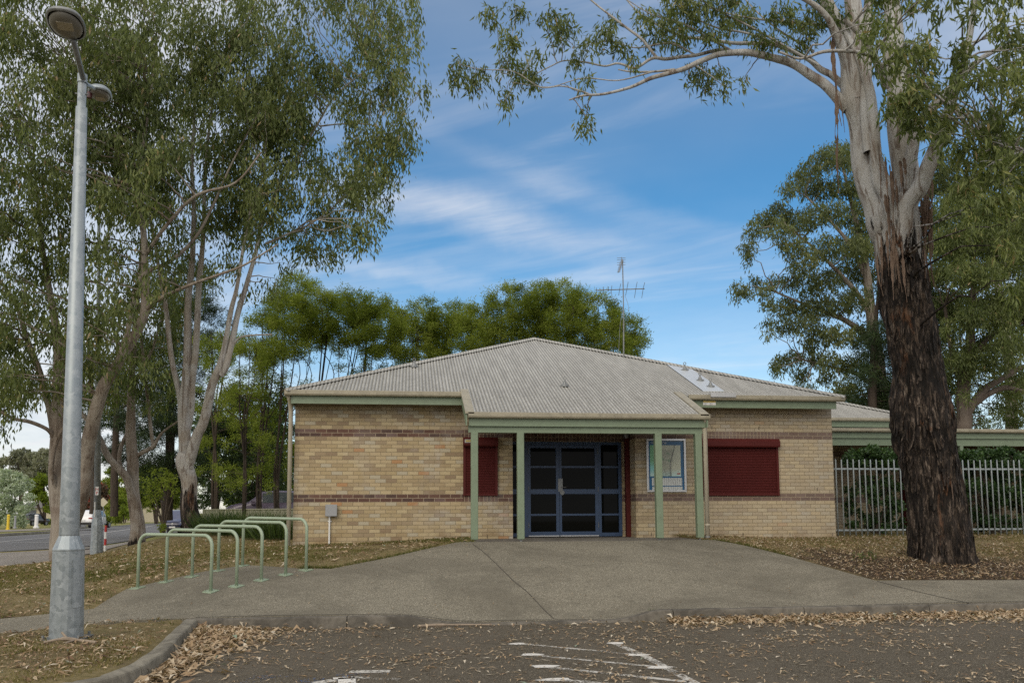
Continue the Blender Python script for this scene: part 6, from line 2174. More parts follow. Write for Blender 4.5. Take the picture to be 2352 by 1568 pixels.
# ================================================================== cars
def suv(name, label, paint_, loc, rz_, group=None, low=None, plate='front', scale=1.0, wagon=False):
    t = thing(name, label, 'car', tuple(loc), group)
    t.rotation_euler = (0, 0, rz_)
    t.scale = (scale,) * 3
    ORG[t.name] = np.zeros(3)
    st = [(-2.28, .50, .92, .74, .95, .66), (-2.2, .40, 1.02, .86, 1.10, .72), (-1.85, .34, 1.06, .92, 1.52, .66), (-1.3, .32, 1.06, .93, 1.66, .665), (-.3, .32, 1.03, .935, 1.70, .67), (.45, .32, 1.01, .93, 1.63, .66),
          (1.15, .32, 1.0, .925, 1.08, .76), (1.75, .34, .95, .915, 1.0, .74), (2.12, .38, .84, .86, .90, .66), (2.27, .46, .70, .78, .74, .58)]
    if wagon:
        st = [(a, b_, c_, d__, e_ * .9 if e_ > 1.2 else e_, f_) for a, b_, c_, d__, e_, f_ in st]
    V, Fc = [], []
    k = 12
    for y, zb_, zbelt, w_, zr_, wr_ in st:
        h = [(w_ * .80, zb_), (w_ * .97, zb_ + .14), (w_, (zb_ + zbelt) / 2 + .05), (w_ * .965, zbelt), (wr_ + .02, zr_ - .07), (wr_ * .80, zr_)]
        V += [(x, y, z) for x, z in h] + [(-x, y, z) for x, z in h[::-1]]
    n_ = len(st)
    for j in range(n_ - 1):
        for i in range(k):
            Fc.append((j * k + i, j * k + (i + 1) % k, (j + 1) * k + (i + 1) % k, (j + 1) * k + i))
    Fc += [tuple(range(k)), tuple((n_ - 1) * k + i for i in range(k - 1, -1, -1))]
    body = MB().add(V, Fc).build('body', paint_, t, smooth=True, local=True)

    def vv(j, i):
        return np.array(V[j * k + i])

    def pane(name_, a, b_, c_, d__, off, ins=.08):
        ct = (a + b_ + c_ + d__) / 4
        q = [p + (ct - p) * ins for p in (a, b_, c_, d__)]
        nn = np.cross(q[1] - q[0], q[2] - q[0])
        nn /= np.linalg.norm(nn)
        if nn @ (ct - np.array([0, 0, .9])) < 0:
            nn = -nn
        return MB().add([p + nn * off for p in q], [(0, 1, 2, 3)]).build(name_, M['carglass'], t, local=True, fix=False)
    pane('rear_window', vv(1, 3), vv(1, 8), vv(2, 7), vv(2, 4), .012, .06)
    pane('windscreen', vv(6, 3), vv(6, 8), vv(5, 7), vv(5, 4), .012, .05)
    for i0, i1 in ((3, 4), (8, 7)):
        for j in (2, 3, 4):
            pane('side_window', vv(j, i0), vv(j + 1, i0), vv(j + 1, i1), vv(j, i1), .012, .08)
    if low is not None:
        MB().box((-.80, -2.31, .36), (.80, -2.18, .58), .02).build('rear_bumper', low, t, local=True)
        MB().box((-.78, 2.16, .36), (.78, 2.30, .52), .02).build('front_bumper', low, t, local=True)
    for s_ in (-1, 1):
        MB().box((s_ * .50, -2.30, .88), (s_ * .86, -2.12, 1.0)).build('tail_light', M['redlens'], t, local=True)
        MB().add([(s_ * .46, 2.285, .70), (s_ * .80, 2.14, .72), (s_ * .84, 2.02, .86), (s_ * .50, 2.20, .84)], [(0, 1, 2, 3)]).build('headlight', M['silver'], t, local=True, fix=False)
        for y in (-1.38, 1.38):
            wv, wf = [], []
            for x, r in ((.70, .20), (.70, .345), (.93, .345), (.945, .30), (.94, .22)):
                wv += [(s_ * x, y + r * cos(a), .345 + r * sin(a)) for a in np.linspace(0, 2 * pi, 20, endpoint=False)]
            for j in range(4):
                for i in range(20):
                    wf.append((j * 20 + i, j * 20 + (i + 1) % 20, (j + 1) * 20 + (i + 1) % 20, (j + 1) * 20 + i))
            wh = MB().add(wv, wf).build('wheel', M['black'], t, local=True)
            MB().tube([(s_ * .90, y, .345), (s_ * .935, y, .345)], .22, 16).build('rim', M['galvdark'], wh, local=True)
        MB().box((s_ * .93, .75, .98), (s_ * 1.08, .95, 1.12), .03).build('mirror', paint_, t, local=True)
    gr = MB().add([(-.46, 2.285, .62), (.46, 2.285, .62), (.40, 2.22, .84), (-.40, 2.22, .84)], [(0, 1, 2, 3)]).build('grille', M['black'], t, local=True, fix=False)
    MB().lathe([(.075, 0), (.075, .01)], 16).build('badge', M['silver'], gr, local=True).matrix_local = Matrix.Translation((0, 2.27, .73)) @ Matrix.Rotation(-pi / 2, 4, 'X')
    MB().box((-.20, 2.27, .44), (.20, 2.315, .55)).build('number_plate', M['white'], t, local=True)
    MB().box((-.20, -2.33, .72), (.20, -2.25, .83)).build('number_plate', M['white'], t, local=True)
    return t


def on_road(px, py, d):
    p = P(px, py, d)
    return np.array([p[0], p[1], p[2]])


suv('parked_car', 'white hatchback car seen from behind on the road, left of the thin street pole', M['carwhite'], on_road(214, 1212.5, 79), radians(-3), low=M['black'])
suv('parked_car', 'black car seen from behind beside the silver bush across the road', M['carblack'], on_road(77, 1207, 117), radians(-14))
suv('parked_car', 'dark blue car facing the camera, half hidden by the white barked gum', M['carblue'], on_road(408, 1224.5, 62), radians(185), low=M['carblack'])
suv('parked_car', 'mauve car roof and windows showing above the cream steel fence', M['carmauve'], on_road(622, 1200, 46), radians(97), scale=1.02)

# ================================================================== cream steel fence behind the gums
FA, FB, FC_ = P(466, 1219, 44), P(560, 1212, 40), P(690, 1207, 38)
cf = thing('steel_fence', 'cream ribbed steel fence behind the thin dark trunks left of the building', 'fence', tuple((FA + FC_) / 2))
pn = MB()
pts = [FA, FB, FC_]
for a, c in zip(pts[:-1], pts[1:]):
    L = np.linalg.norm((c - a)[:2])
    u = (c - a) / L
    nn = np.array([-u[1], u[0], 0])
    n_ = int(L / .10)
    V = []
    for i in range(n_ + 1):
        q = a + u * (L * i / n_)
        off = nn * (.03 if (i // 2) % 2 else 0)
        zt_ = 1.66
        V += [q + off - np.array([0, 0, .3]), np.array([q[0] + off[0], q[1] + off[1], zt_])]
    pn.add(V, [(2 * i, 2 * i + 2, 2 * i + 3, 2 * i + 1) for i in range(n_)])
pn.build('panel', M['fence'], cf, fix=False)
for a, c in zip(pts[:-1], pts[1:]):
    MB().tube([(a[0], a[1], 1.66), (c[0], c[1], 1.66)], .035, 6).build('top_rail', M['fence'], cf)
    L = np.linalg.norm((c - a)[:2])
    for k in range(int(L / 2.4) + 1):
        q = a + (c - a) * (k * 2.4 / L)
        MB().box((q[0] - .03, q[1] - .05, q[2] - .3), (q[0] + .03, q[1] + .0, 1.68)).build('post', M['fence'], cf)


# ================================================================== blades: strappy plants, grass
def blades(lv, base, h, wd, tint, lean=.4, tvar=.2):
    n = len(base)
    d = unit(np.stack([rng.normal(0, lean, n), rng.normal(0, lean, n), np.ones(n)], 1))
    lv.add(base, d, h * rng.uniform(.5, 1.2, n), wd * rng.uniform(.7, 1.2, n), np.clip(rng.normal(tint, tvar, n), 0, 1))


for i, (px, py, d, lab) in enumerate(((492, 1226, 27, 'strappy green tussock nearest the white barked gum'), (520, 1224, 26, 'strappy tussock second from the white barked gum'), (550, 1222, 26, 'strappy tussock in front of the cream fence, middle of the bed'),
                                      (580, 1224, 25, 'strappy tussock fourth from the white barked gum'), (610, 1226, 24, 'strappy green tussock second from the downpipe'), (640, 1228, 23, 'strappy green tussock right beside the left downpipe'))):
    c = P(px, py, d)
    c[2] = Tz(c[0], c[1])
    lv = Leaves()
    n = 420
    a = rng.uniform(0, 2 * pi, n)
    r = .42 * np.sqrt(rng.uniform(0, 1, n))
    bpos = np.stack([c[0] + r * np.cos(a) * 1.3, c[1] + r * np.sin(a), np.full(n, c[2] - .03)], 1)
    dd = unit(np.stack([np.cos(a) * r * 1.6 + rng.normal(0, .25, n), np.sin(a) * r * 1.6 + rng.normal(0, .25, n), np.ones(n)], 1))
    lv.add(bpos, dd, rng.uniform(.5, 1.0, n), np.full(n, .02), np.clip(rng.normal(.35, .2, n), 0, 1))
    t = thing('tussock_plant', lab, 'plant', tuple(c), 'strappy tussocks along the fence')
    lv.build('leaf_clump', M['green_blade'], t)

# ================================================================== shrubs and far trees


def shrub(name, label, cat, D, base, clumps, mat_, dens, ln=.14, wd=.06, group=None, stems=5, bark='bark_dark', per=10, tint=(.5, .22), hang=0.0, spread=.9, drop=.25, sw=3.0, shell=.6):
    gp = P(base[0], base[1], D)
    t = thing(name, label, cat, tuple(gp), group)
    w_ = Wood()
    sk = []
    for k in range(stems):
        c = clumps[k % len(clumps)]
        L = [(base[0] + random.uniform(-4, 4), base[1] + 2, sw), ((base[0] * .5 + c[0] * .5) + random.uniform(-5, 5), (base[1] + c[1]) / 2, sw * .7), (c[0], c[1], sw * .3)]
        s = limb_pts(L, D, 5)
        w_.tube(s[:, :3], s[:, 3], 6)
        sk.append(s)
    lv = Leaves()
    crown(lv, w_, np.vstack(sk), clumps, D, dens, ln, wd, per=per, drop=drop, tint=tint, dead=0, hang=hang, spread=spread, br=.02, twigs=1, shell=shell)
    lv.build('crown' if cat == 'tree' else 'foliage', M[mat_], t)
    w_.build('trunk' if cat == 'tree' else 'stems', M[bark], t)
    return t


# climbing shrubs behind the picket fence
HD = 21.35


def hz(x, y):
    return (x / 2.614 + 3050) * .6125, (y / 2.614 + 1500) * .6125


def hp(x, y, r, *k):
    a = hz(x, y)
    return (a[0], a[1], r / 2.614 * .6125, *k)


shrub('climbing_shrub', 'glossy green shrub climbing the picket fence left of the charred trunk', 'shrub', HD, hz(640, 1310),
      [hp(x, y, r, rng.uniform(-.3, .4), k) for x, y, r, k in ((340, 590, 50, .9), (420, 540, 60, 1), (500, 520, 60, 1), (580, 500, 60, 1), (660, 530, 60, 1), (740, 520, 60, 1), (800, 560, 50, 1), (400, 610, 50, .8), (480, 620, 50, .8), (560, 600, 60, .8), (640, 610, 50, .8), (720, 600, 50, .8), (790, 640, 50, .8),
                                                                 (720, 800, 50, .8), (560, 900, 60, .9), (600, 990, 50, .8), (730, 1000, 50, .8), (820, 1040, 60, 1), (560, 1180, 60, .8), (640, 1150, 50, .8), (380, 1220, 50, .7), (700, 1240, 40, .6), (440, 900, 30, .4))], 'hedge_leaf', 620, ln=.085, wd=.050, stems=9, sw=2.5, per=9, drop=.12)
shrub('climbing_shrub', 'glossy green shrub climbing the picket fence right of the charred trunk', 'shrub', HD, hz(1760, 1310),
      [hp(x, y, r, rng.uniform(-.3, .4), k) for x, y, r, k in ((1450, 560, 50, 1), (1520, 540, 60, 1), (1600, 560, 60, 1), (1660, 520, 60, 1), (1740, 540, 60, 1), (1810, 530, 60, 1), (1890, 510, 60, 1), (1950, 560, 60, .9), (1480, 640, 50, .9), (1560, 630, 60, .9), (1640, 630, 60, .9), (1730, 640, 60, .9), (1820, 630, 60, .9), (1910, 640, 60, .9), (2000, 640, 60, .8),
                                                                 (1480, 960, 50, .8), (1580, 820, 60, .8), (1720, 880, 70, .9), (1800, 860, 60, .8), (1620, 1100, 60, .9), (1740, 1180, 60, .8), (1860, 980, 60, .8), (1900, 880, 50, .8), (2000, 900, 60, .9), (2040, 980, 60, .9), (1780, 1010, 50, .8), (1920, 760, 50, .7), (2040, 1200, 60, .7), (2090, 800, 70, 1), (2090, 640, 60, 1), (1500, 1080, 40, .7))], 'hedge_leaf', 620, ln=.085, wd=.050, stems=12, sw=2.5, per=9, drop=.12)
shrub('climbing_shrub', 'loose dark shrub growth low behind the pickets right of the charred trunk', 'shrub', HD + .5, hz(1850, 1300),
      [hp(x, y, 46, rng.uniform(-.2, .4), .55) for x, y in list(zip(rng.uniform(1440, 2150, 46), rng.uniform(700, 1270, 46))) + [(x, 575 + 30 * sin(x)) for x in range(1440, 2150, 38)]], 'hedge_leaf', 560, ln=.085, wd=.05, stems=10, sw=2.5, per=9, drop=.12)
shrub('climbing_shrub', 'loose dark shrub growth low behind the pickets beside the brick wall', 'shrub', HD + .5, hz(600, 1300),
      [hp(x, y, 42, rng.uniform(-.2, .4), .5) for x, y in list(zip(rng.uniform(330, 900, 30), rng.uniform(680, 1270, 30))) + [(x, 580 + 26 * sin(x)) for x in range(350, 880, 36)]], 'hedge_leaf', 560, ln=.085, wd=.05, stems=8, sw=2.5, per=9, drop=.12)
# bright undergrowth beyond the fence, left of the building
shrub('leafy_bush', 'bright yellow green bush glowing behind the thin dark trunks by the building', 'bush', 58.0, (600, 1190), poly_clumps([(520, 1160), (525, 1040), (560, 960), (620, 950), (665, 960), (665, 1165), (600, 1170)], 32, (20, 30), (-1, 1), seed=51), 'lime_leaf', 46, ln=.22, wd=.10, stems=6)
shrub('leafy_bush', 'dull green bush behind the white barked gum and the fence end', 'bush', 64.0, (500, 1190), poly_clumps([(455, 1165), (455, 980), (500, 930), (550, 960), (550, 1165)], 34, (18, 28), (-1, 1), seed=52), 'pine_leaf', 40, ln=.22, wd=.09, stems=6, tint=(.75, .25))
shrub('garden_tree', 'sprawling mid green shrub with crooked bare stems between the forked gum and the blue car', 'tree', 42.0, (375, 1222),
      [(345, 1145, 16), (362, 1125, 20), (388, 1105, 20), (345, 1110, 18), (370, 1088, 20), (402, 1125, 14), (350, 1172, 9), (335, 1130, 12)], 'row_leaf', 30, ln=.16, wd=.05, stems=6, sw=4, tint=(.5, .2))
shrub('leafy_bush', 'low leafy sucker growing at the foot of the forked gum stems by the road', 'bush', 36.0, (378, 1222), [(372, 1214, 5), (366, 1209, 5), (377, 1210, 4)], 'row_leaf', 90, ln=.12, wd=.05, stems=4, sw=1.5)
shrub('silver_shrub', 'rounded silver leaved bush at the left edge across the road', 'bush', 92.0, (25, 1210), poly_clumps([(-40, 1205), (-40, 1090), (10, 1078), (50, 1092), (76, 1135), (70, 1165), (55, 1200)], 22, (13, 19), (-1.5, 1.5), seed=53), 'silver_leaf', 20, ln=.28, wd=.11, stems=6, sw=4)
shrub('garden_tree', 'yellow green garden tree behind the silver bush', 'tree', 118.0, (103, 1196), poly_clumps([(58, 1118), (75, 1098), (95, 1088), (112, 1100), (118, 1130), (122, 1165), (110, 1170), (100, 1150), (75, 1140)], 15, (9, 14), (-1, 1), seed=54), 'lime_leaf', 18, ln=.40, wd=.17, stems=5, sw=5)
for i, (pl_, lab, D, bx) in enumerate((([(-60, 1125), (-40, 1060), (10, 1050), (20, 1120)], 'far grey gum showing above the silver bush at the left edge', 190., -15), ([(10, 1110), (18, 1050), (45, 1036), (70, 1040), (75, 1110)], 'far grey gum left of the overcast gap beside the trunk', 185., 45), ([(68, 1105), (75, 1045), (100, 1036), (128, 1040), (140, 1110)], 'far grey gum just left of the grey brown trunk', 180., 100))):
    shrub('far_gum_tree', lab, 'tree', D, (bx, 1195), poly_clumps(pl_, 15, (9, 14), (-3, 3), seed=60 + i), 'far_leaf', 12, ln=.6, wd=.2, stems=4, sw=5, group='far gums on the skyline')
shrub('garden_bush', 'brown bush topped with red new leaves left of the thin street pole', 'bush', 100., (205, 1195), poly_clumps([(160, 1190), (165, 1135), (185, 1105), (210, 1098), (232, 1112), (248, 1150), (238, 1165), (225, 1190)], 16, (10, 15), (-1, 1), seed=55), 'red_leaf', 20, ln=.35, wd=.14, stems=5, sw=4)
shrub('garden_bush', 'rounded green garden bush right of the diamond sign', 'bush', 98., (268, 1198), poly_clumps([(245, 1195), (248, 1160), (270, 1135), (295, 1140), (300, 1180), (280, 1192)], 16, (9, 14), (-1, 1), seed=56), 'row_leaf', 20, ln=.35, wd=.14, stems=5, sw=3)
shrub('garden_bush', 'small bright green shrub in front of the driveway beyond the road', 'bush', 88., (285, 1199), [(285, 1175, 9), (278, 1180, 7), (293, 1182, 7), (284, 1165, 6)], 'lime_leaf', 40, ln=.25, wd=.1, stems=4, sw=2)
shrub('garden_bush', 'low clipped green bush under the diamond sign', 'bush', 80., (245, 1203), [(245, 1190, 9), (252, 1193, 7), (238, 1194, 6)], 'row_leaf', 40, ln=.25, wd=.1, stems=4, sw=2)
for i, (pl_, D, lab) in enumerate((([(235, 1150), (245, 1085), (290, 1075), (310, 1140), (300, 1165)], 135., 'pale olive tree beyond the red bush'), ([(300, 1165), (305, 1090), (350, 1060), (420, 1080), (420, 1165)], 120., 'tall olive green tree behind the forked gum'), ([(120, 1190), (125, 1110), (160, 1095), (180, 1120), (175, 1190)], 140., 'dark green tree behind the near lamp post'))):
    shrub('garden_tree', lab, 'tree', D, (sum(p[0] for p in pl_) / len(pl_), 1200), poly_clumps(pl_, 18, (11, 17), (-2, 2), seed=70 + i), 'row_leaf' if i < 2 else 'pine_leaf', 14, ln=.5, wd=.18, stems=4, sw=5, group='garden trees across the road', tint=(.35 + .1 * (1 - i), .2))
shrub('hedge', 'clipped bright green hedge in front of the far house', 'hedge', 128., (130, 1202), [(100 + 8 * k, 1198, 6) for k in range(10)], 'lime_leaf', 60, ln=.3, wd=.12, stems=3, sw=2, tint=(.3, .2))

shrub('leafy_bush', 'dark tangled undergrowth behind the cream steel fence', 'bush', 52.0, (570, 1195), poly_clumps([(450, 1150), (460, 900), (520, 860), (600, 880), (668, 860), (668, 1150), (560, 1170)], 46, (24, 38), (-2, 2), seed=57, skip=.12), 'pine_leaf', 34, ln=.26, wd=.06, stems=8, tint=(.6, .25))
# far house
hc_ = P(118, 1199, 138.)
fh = thing('far_house', 'pale house with a dark tiled roof behind the black car', 'house', tuple(hc_))
hx, hy, hz_ = hc_
M['housewall'] = paint('pale_render', (.46, .42, .32), .8)
M['tile'] = paint('grey_roof_tile', (.16, .15, .145), .8, var=.3, scale=3)
MB().box((hx - 5, hy, hz_ - 1), (hx + 5, hy + 8, hz_ + 2.4)).build('wall', M['housewall'], fh)
MB().add([(hx - 5.6, hy - .6, hz_ + 2.35), (hx + 5.6, hy - .6, hz_ + 2.35), (hx + 5.6, hy + 8.6, hz_ + 2.35), (hx - 5.6, hy + 8.6, hz_ + 2.35), (hx - 2, hy + 4, hz_ + 4.2), (hx + 2, hy + 4, hz_ + 4.2)],
         [(0, 1, 5, 4), (1, 2, 5), (2, 3, 4, 5), (3, 0, 4), (0, 3, 2, 1)]).build('roof', M['tile'], fh)
MB().box((hx - 4.2, hy - .05, hz_ + .6), (hx - 2.4, hy, hz_ + 2.0)).build('window', M['carglass'], fh)
MB().box((hx + .4, hy - .05, hz_ - .6), (hx + 1.4, hy, hz_ + 2.1)).build('door', M['dark'], fh)
hc_ = P(292, 1190, 150.)
fh = thing('far_house', 'low house with a silver roof glimpsed between bushes left of the forked gum', 'house', tuple(hc_))
hx, hy, hz_ = hc_
MB().box((hx - 6, hy, hz_ - 2), (hx + 8, hy + 8, hz_ + 2.4)).build('wall', M['housewall'], fh)
MB().add([(hx - 6.6, hy - .6, hz_ + 2.3), (hx + 8.6, hy - .6, hz_ + 2.3), (hx + 8.6, hy + 8.6, hz_ + 2.3), (hx - 6.6, hy + 8.6, hz_ + 2.3), (hx - 2, hy + 4, hz_ + 4.0), (hx + 4, hy + 4, hz_ + 4.0)],
         [(0, 1, 5, 4), (1, 2, 5), (2, 3, 4, 5), (3, 0, 4), (0, 3, 2, 1)]).build('roof', M['newsteel'], fh)
MB().box((hx - 1, hy - .05, hz_ + .8), (hx + 1, hy, hz_ + 2.0)).build('window', M['carglass'], fh)

# bollards and posts across the road
for px, py, h_, mt, nm, lab, cat in ((18, 1216, 35, 'yellow', 'water_hydrant_post', 'yellow marker post on the far verge in front of the silver bush', 'marker post'), (34, 1212, 28, 'greybox', 'bollard', 'small grey post just right of the yellow one', 'post'), (83, 1211, 30, 'white', 'bollard', 'thick white post left of the black car', 'post'), (122, 1211, 26, 'greybox', 'bollard', 'thin grey post in front of the black car', 'post')):
    D = 84.0
    q = P(px, py, D)
    w_ = {'yellow': 3.2, 'white': 4.2, 'greybox': 2.4}[mt] * D / F
    b_ = MB().lathe([(w_ * 1.5, -.05), (w_ * 1.5, .08), (w_, .12), (w_ * .9, h_ * D / F * .9), (w_ * 1.2, h_ * D / F * .92), (w_ * .6, h_ * D / F)], 10, tuple(q))
    tag(b_.build('marker_post' if mt == 'yellow' else 'bollard', M[mt]), lab, cat)

# ================================================================== sticks, seedling, weeds
q = G(150, 1478)
st_ = MB().tube(spline([(q[0] - .20, q[1] - .06, q[2] + .03), (q[0] - .02, q[1] - .02, q[2] + .06), (q[0] + .12, q[1] + .02, q[2] + .035), (q[0] + .34, q[1] - .06, q[2] + .02)]), [.012] * 6 + [.022] * 6 + [.016] * 7, 7)
st_.tube([(q[0] + .02, q[1], q[2] + .055), (q[0] - .06, q[1] + .05, q[2] + .12)], .012, 6).tube([(q[0] + .1, q[1] + .02, q[2] + .04), (q[0] + .05, q[1] - .12, q[2] + .03)], .01, 6)
tag(st_.build('fallen_branch', M['timber']), 'pale knotty piece of branch lying at the foot of the near lamp post', 'branch')
q = G(1000, 1437)
st_ = MB().tube(spline([tuple(np.array([PZ(x, y, 0)[0], PZ(x, y, 0)[1], .02])) for x, y in ((960, 1441), (1000, 1438), (1060, 1437), (1130, 1437))]), [.022] * 9 + [.012] * 10, 6)
tag(st_.build('fallen_branch', M['timber']), 'flat grey stick on the asphalt beside the crossing ramp', 'branch')
for i, (px, py, hgt, n, spread_, lab) in enumerate(((1500, 1422, .17, 90, .35, 'bright green grass tuft growing where the kerb meets the ramp'), (1985, 1285, .25, 40, .7, 'small grey green seedling on the mulch near the charred trunk'), (150, 1283, .22, 60, .8, 'small leafy weed on the verge at the left path edge'))):
    q = G(px, py) if i else PZ(px, py, 0.0)
    lv = Leaves()
    a = rng.uniform(0, 2 * pi, n)
    r = (.07, .22, .30)[i] * np.sqrt(rng.uniform(0, 1, n))
    bpos = np.stack([q[0] + r * np.cos(a), q[1] + r * np.sin(a), np.full(n, q[2]) + (0 if i == 0 else rng.uniform(0, .12, n))], 1)
    lv.add(bpos, unit(np.stack([rng.normal(0, spread_, n), rng.normal(0, spread_, n), np.full(n, .9)], 1)), hgt * rng.uniform(.4, 1.1, n) * (1 if i == 0 else .5), np.full(n, (.010, .03, .04)[i]), np.clip(rng.normal((.75, .5, .4)[i], .2, n), 0, 1))
    tag(lv.build('weed', M['green_blade' if i != 1 else 'gum_leaf_grey'], None), lab, 'weed')

# ================================================================== grass and fallen leaves (nobody could count them)


def scatter(n, x0, x1, y0, y1, dens=None, off=None):
    x, y = rng.uniform(x0, x1, n), rng.uniform(y0, y1, n)
    k = np.ones(n, bool)
    if dens is not None:
        k = rng.uniform(0, 1, n) < dens(x, y)
    return x[k], y[k]


drv = drive
road_xy = [tuple(PZ(x, y, -0.05)[:2]) for x, y in fp]


def lawn(x, y):
    s, k = kcoord(x, y)
    ok = ~inpoly(x, y, drv) & ~inpoly(x, y, carpoly) & ~((x > XL - .02) & (x < XR + .02) & (y > WY - .03))
    ok &= ~((k < .14) & (k > -.2) & (s > -.2))
    for b in range(len(bend2) - 1):
        a0_, a1_ = bend2[b], bend2[b + 1]
        u = a1_ - a0_
        L = np.linalg.norm(u)
        u = u / L
        tt = np.clip((x - a0_[0]) * u[0] + (y - a0_[1]) * u[1], 0, L)
        ok &= np.hypot(x - a0_[0] - u[0] * tt, y - a0_[1] - u[1] * tt) > .12
    return ok


def gn(x, y, f, o=0.0):
    return vnoise(x * f + 50, y * f + 50, x * 0 + o)


lvG = Leaves()


def gdens(x, y):
    p = ss(gn(x, y, .8) * .6 + gn(x, y, 2.3, 4) * .4, .32, .62)
    m_ = np.exp(-((x - TREE0[0]) / 3.6) ** 2 - ((y - TREE0[1] + 1.0) / 1.7) ** 2)
    wall = np.exp(-np.maximum(WY - y, 0) / .5) * (x > 6)
    return lawn(x, y) * np.clip(p * (1 - 1.3 * m_) + wall, .03, 1)


for n, x0, x1, y0, y1, h_, tn in ((130000, -13, 1.3, 11.5, 19.3, .05, .26), (26000, -12, -2.3, 19, 27, .06, .55), (40000, 6, 16, 13, 20.2, .045, .45), (16000, -6, -2, 7, 10.5, .04, .6), (6000, -5, 1, 17.5, 19.2, .05, .35)):
    x, y = scatter(n, x0, x1, y0, y1, gdens)
    z = T(x, y)
    gt = tn + .35 * (gn(x, y, .9, 8) - .5)
    nb = len(x)
    d = unit(np.stack([rng.normal(0, .6, nb), rng.normal(0, .6, nb), np.ones(nb)], 1))
    lvG.add(np.stack([x, y, z - .005], 1), d, h_ * rng.uniform(.5, 1.4, nb), np.full(nb, .014), np.clip(gt + rng.normal(0, .18, nb), 0, 1))
# greener fringe along the forecourt edges
for pth in ([(1640, 1240), (1720, 1255), (1814, 1278)], [(690, 1306), (762, 1306), (900, 1279), (1000, 1256)], [(1190, 1385), (1300, 1390)]):
    qq = np.array([G(*p) for p in pth[:]])
    for a, c in zip(qq[:-1], qq[1:]):
        n = 500
        t_ = rng.uniform(0, 1, n)
        pp = a + (c - a) * t_[:, None]
        pp[:, :2] += rng.normal(0, .05, (n, 2))
        pp = pp[lawn(pp[:, 0], pp[:, 1])]
        pp[:, 2] = T(pp[:, 0], pp[:, 1]) - .005
        nb = len(pp)
        lvG.add(pp, unit(np.stack([rng.normal(0, .5, nb), rng.normal(0, .5, nb), np.ones(nb)], 1)), rng.uniform(.03, .08, nb), np.full(nb, .012), np.clip(rng.normal(.1, .12, nb), 0, 1))
tag(lvG.build('lawn_grass', M['grass_blade'], None), kind='stuff')

lvL = Leaves()


def litter(x, y, z, ln, wd, lift=.004, tint=(.55, .22), tilt=.16):
    n = len(x)
    if n == 0:
        return
    a = rng.uniform(0, 2 * pi, n)
    d = unit(np.stack([np.cos(a), np.sin(a), rng.normal(0, tilt, n)], 1))
    side = np.stack([-np.sin(a), np.cos(a), rng.normal(0, tilt * 1.5, n)], 1)
    L = ln * rng.uniform(.35, 1.25, n)[:, None]
    W_ = wd * rng.uniform(.6, 1.3, n)[:, None]
    c = np.stack([x, y, z + lift + np.abs(d[:, 2]) * L[:, 0] * .5], 1)
    crv = rng.normal(0, .18, (n, 1)) * L
    mid = c + side * crv + np.array([0, 0, 1]) * np.abs(rng.normal(0, .010, (n, 1)))
    q = np.stack([c - d * L * .5, mid + side * W_ * .5, c + d * L * .5, mid - side * W_ * .5], 1)
    q[..., 2] = np.maximum(q[..., 2], z[:, None] + .002)
    lvL.V.append(q.reshape(-1, 3))
    tv = np.clip(rng.normal(tint[0], tint[1], n), 0, .96)
    tv[rng.uniform(0, 1, n) < .008] = 1.0
    lvL.T.append(tv)


# lawns
def ldens(x, y):
    m_ = np.exp(-((x - TREE0[0]) / 4.0) ** 2 - ((y - TREE0[1] + 1.2) / 2.0) ** 2)
    m2 = np.exp(-((x + 5.5) / 3.5) ** 2 - ((y - 12.3) / 2.0) ** 2)
    p = ss(gn(x, y, .9, 2) * .5 + gn(x, y, 2.9, 6) * .5, .35, .7)
    return lawn(x, y) * np.clip(.28 + .55 * p + .8 * m_ + .35 * m2, 0, 1)


for n, x0, x1, y0, y1, ln, wd in ((10500, -12, 1.2, 10.5, 19.2, .12, .028), (3500, -12, -3, 19, 27, .13, .03), (15000, 6, 15, 12.5, 19.4, .095, .021), (5000, -7, -2, 6.5, 10.6, .10, .024)):
    x, y = scatter(n, x0, x1, y0, y1, ldens)
    litter(x, y, T(x, y) + .012, ln, wd, tint=(.54, .27), tilt=.25)
for n, x0, x1, y0, y1 in ((34000, -12, 1.2, 10.5, 19.2), (26000, 6, 15, 12.5, 19.4), (13000, -7, -2, 6.5, 10.6)):
    x, y = scatter(n, x0, x1, y0, y1, ldens)
    litter(x, y, T(x, y) + .010, .035, .010, tint=(.38, .28), tilt=.3)
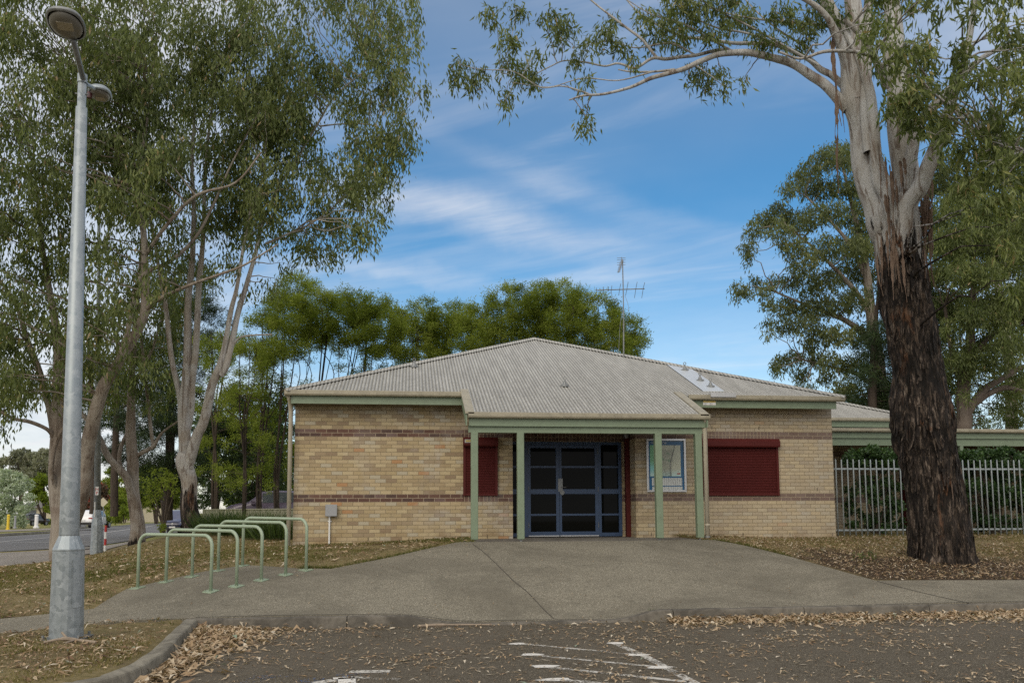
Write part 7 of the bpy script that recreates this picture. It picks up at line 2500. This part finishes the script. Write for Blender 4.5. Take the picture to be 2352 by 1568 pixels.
# car park: thin everywhere, thick in the gutter
x, y = scatter(18000, -3.6, 9.5, 6.2, 14.5, lambda x, y: inpoly(x, y, car_xy) * np.clip(.13 + .75 * ss(gn(x, y, 1.1, 3) * .55 + gn(x, y, 3.1, 5) * .45, .42, .78), 0, 1))
litter(x, y, x * 0 + .002, .098, .022, tint=(.64, .22), tilt=.10)
x, y = scatter(9000, -3.6, 9.5, 6.2, 14.0, lambda x, y: inpoly(x, y, car_xy) * .6)
litter(x, y, x * 0 + .002, .030, .009, tint=(.62, .25), tilt=.1)
s = rng.uniform(-.1, 13, 15000)
k = -.17 - np.abs(rng.exponential(.24, 15000)) - .12 * ramp_f(s)
keep = rng.uniform(0, 1, 15000) < np.clip(.10 + .5 * gn(s, k, 1.3, 1) + .3 * (s > RS[3]) - .45 * ((s > .9) & (s < RS[3])), .02, 1)
s, k = s[keep], k[keep]
x, y = KA[0] + KD[0] * s + KN[0] * k, KA[1] + KD[1] * s + KN[1] * k
hpile = np.exp(-(-.17 - k) / .14) * .055 * rng.uniform(0, 1, len(s))
litter(x, y, hpile, .115, .027, tint=(.64, .2), tilt=.28)
# drift in the corner along the curved kerb
bl = np.concatenate([[0], np.cumsum(np.linalg.norm(np.diff(np.array(bp[::-1]), axis=0), axis=1))])
n = 8000
s = np.abs(rng.exponential(1.15, n))
bx, by = np.interp(s, bl, np.array(bp[::-1])[:, 0]), np.interp(s, bl, np.array(bp[::-1])[:, 1])
tx, ty = np.interp(s + .05, bl, np.array(bp[::-1])[:, 0]) - bx, np.interp(s + .05, bl, np.array(bp[::-1])[:, 1]) - by
tl = np.hypot(tx, ty) + 1e-9
off = .19 + np.abs(rng.exponential(.24, n)) * (1.15 - np.clip(s, 0, 3) * .22)
x, y = bx - ty / tl * off, by + tx / tl * off
kk_ = inpoly(x, y, car_xy) & (kcoord(x, y)[1] < -.18)
x, y, off = x[kk_], y[kk_], off[kk_]
litter(x, y, np.exp(-(off - .19) / .25) * .06 * rng.uniform(0, 1, len(x)), .125, .032, tint=(.62, .18), tilt=.28)
# forecourt: a few
x, y = scatter(1500, -6, 9, 10.5, 17, lambda x, y: inpoly(x, y, drv) * .28)
litter(x, y, T(x, y) + .008, .06, .014, tint=(.6, .2), tilt=.1)
x, y = scatter(9000, -6, 9, 10.5, 17.2, lambda x, y: inpoly(x, y, drv) * (gn(x, y, .8, 9) > .45) * .35)
litter(x, y, T(x, y) + .008, .012, .006, tint=(.7, .25), tilt=.1)
tag(lvL.build('leaf_litter', M['litter'], None), kind='stuff')
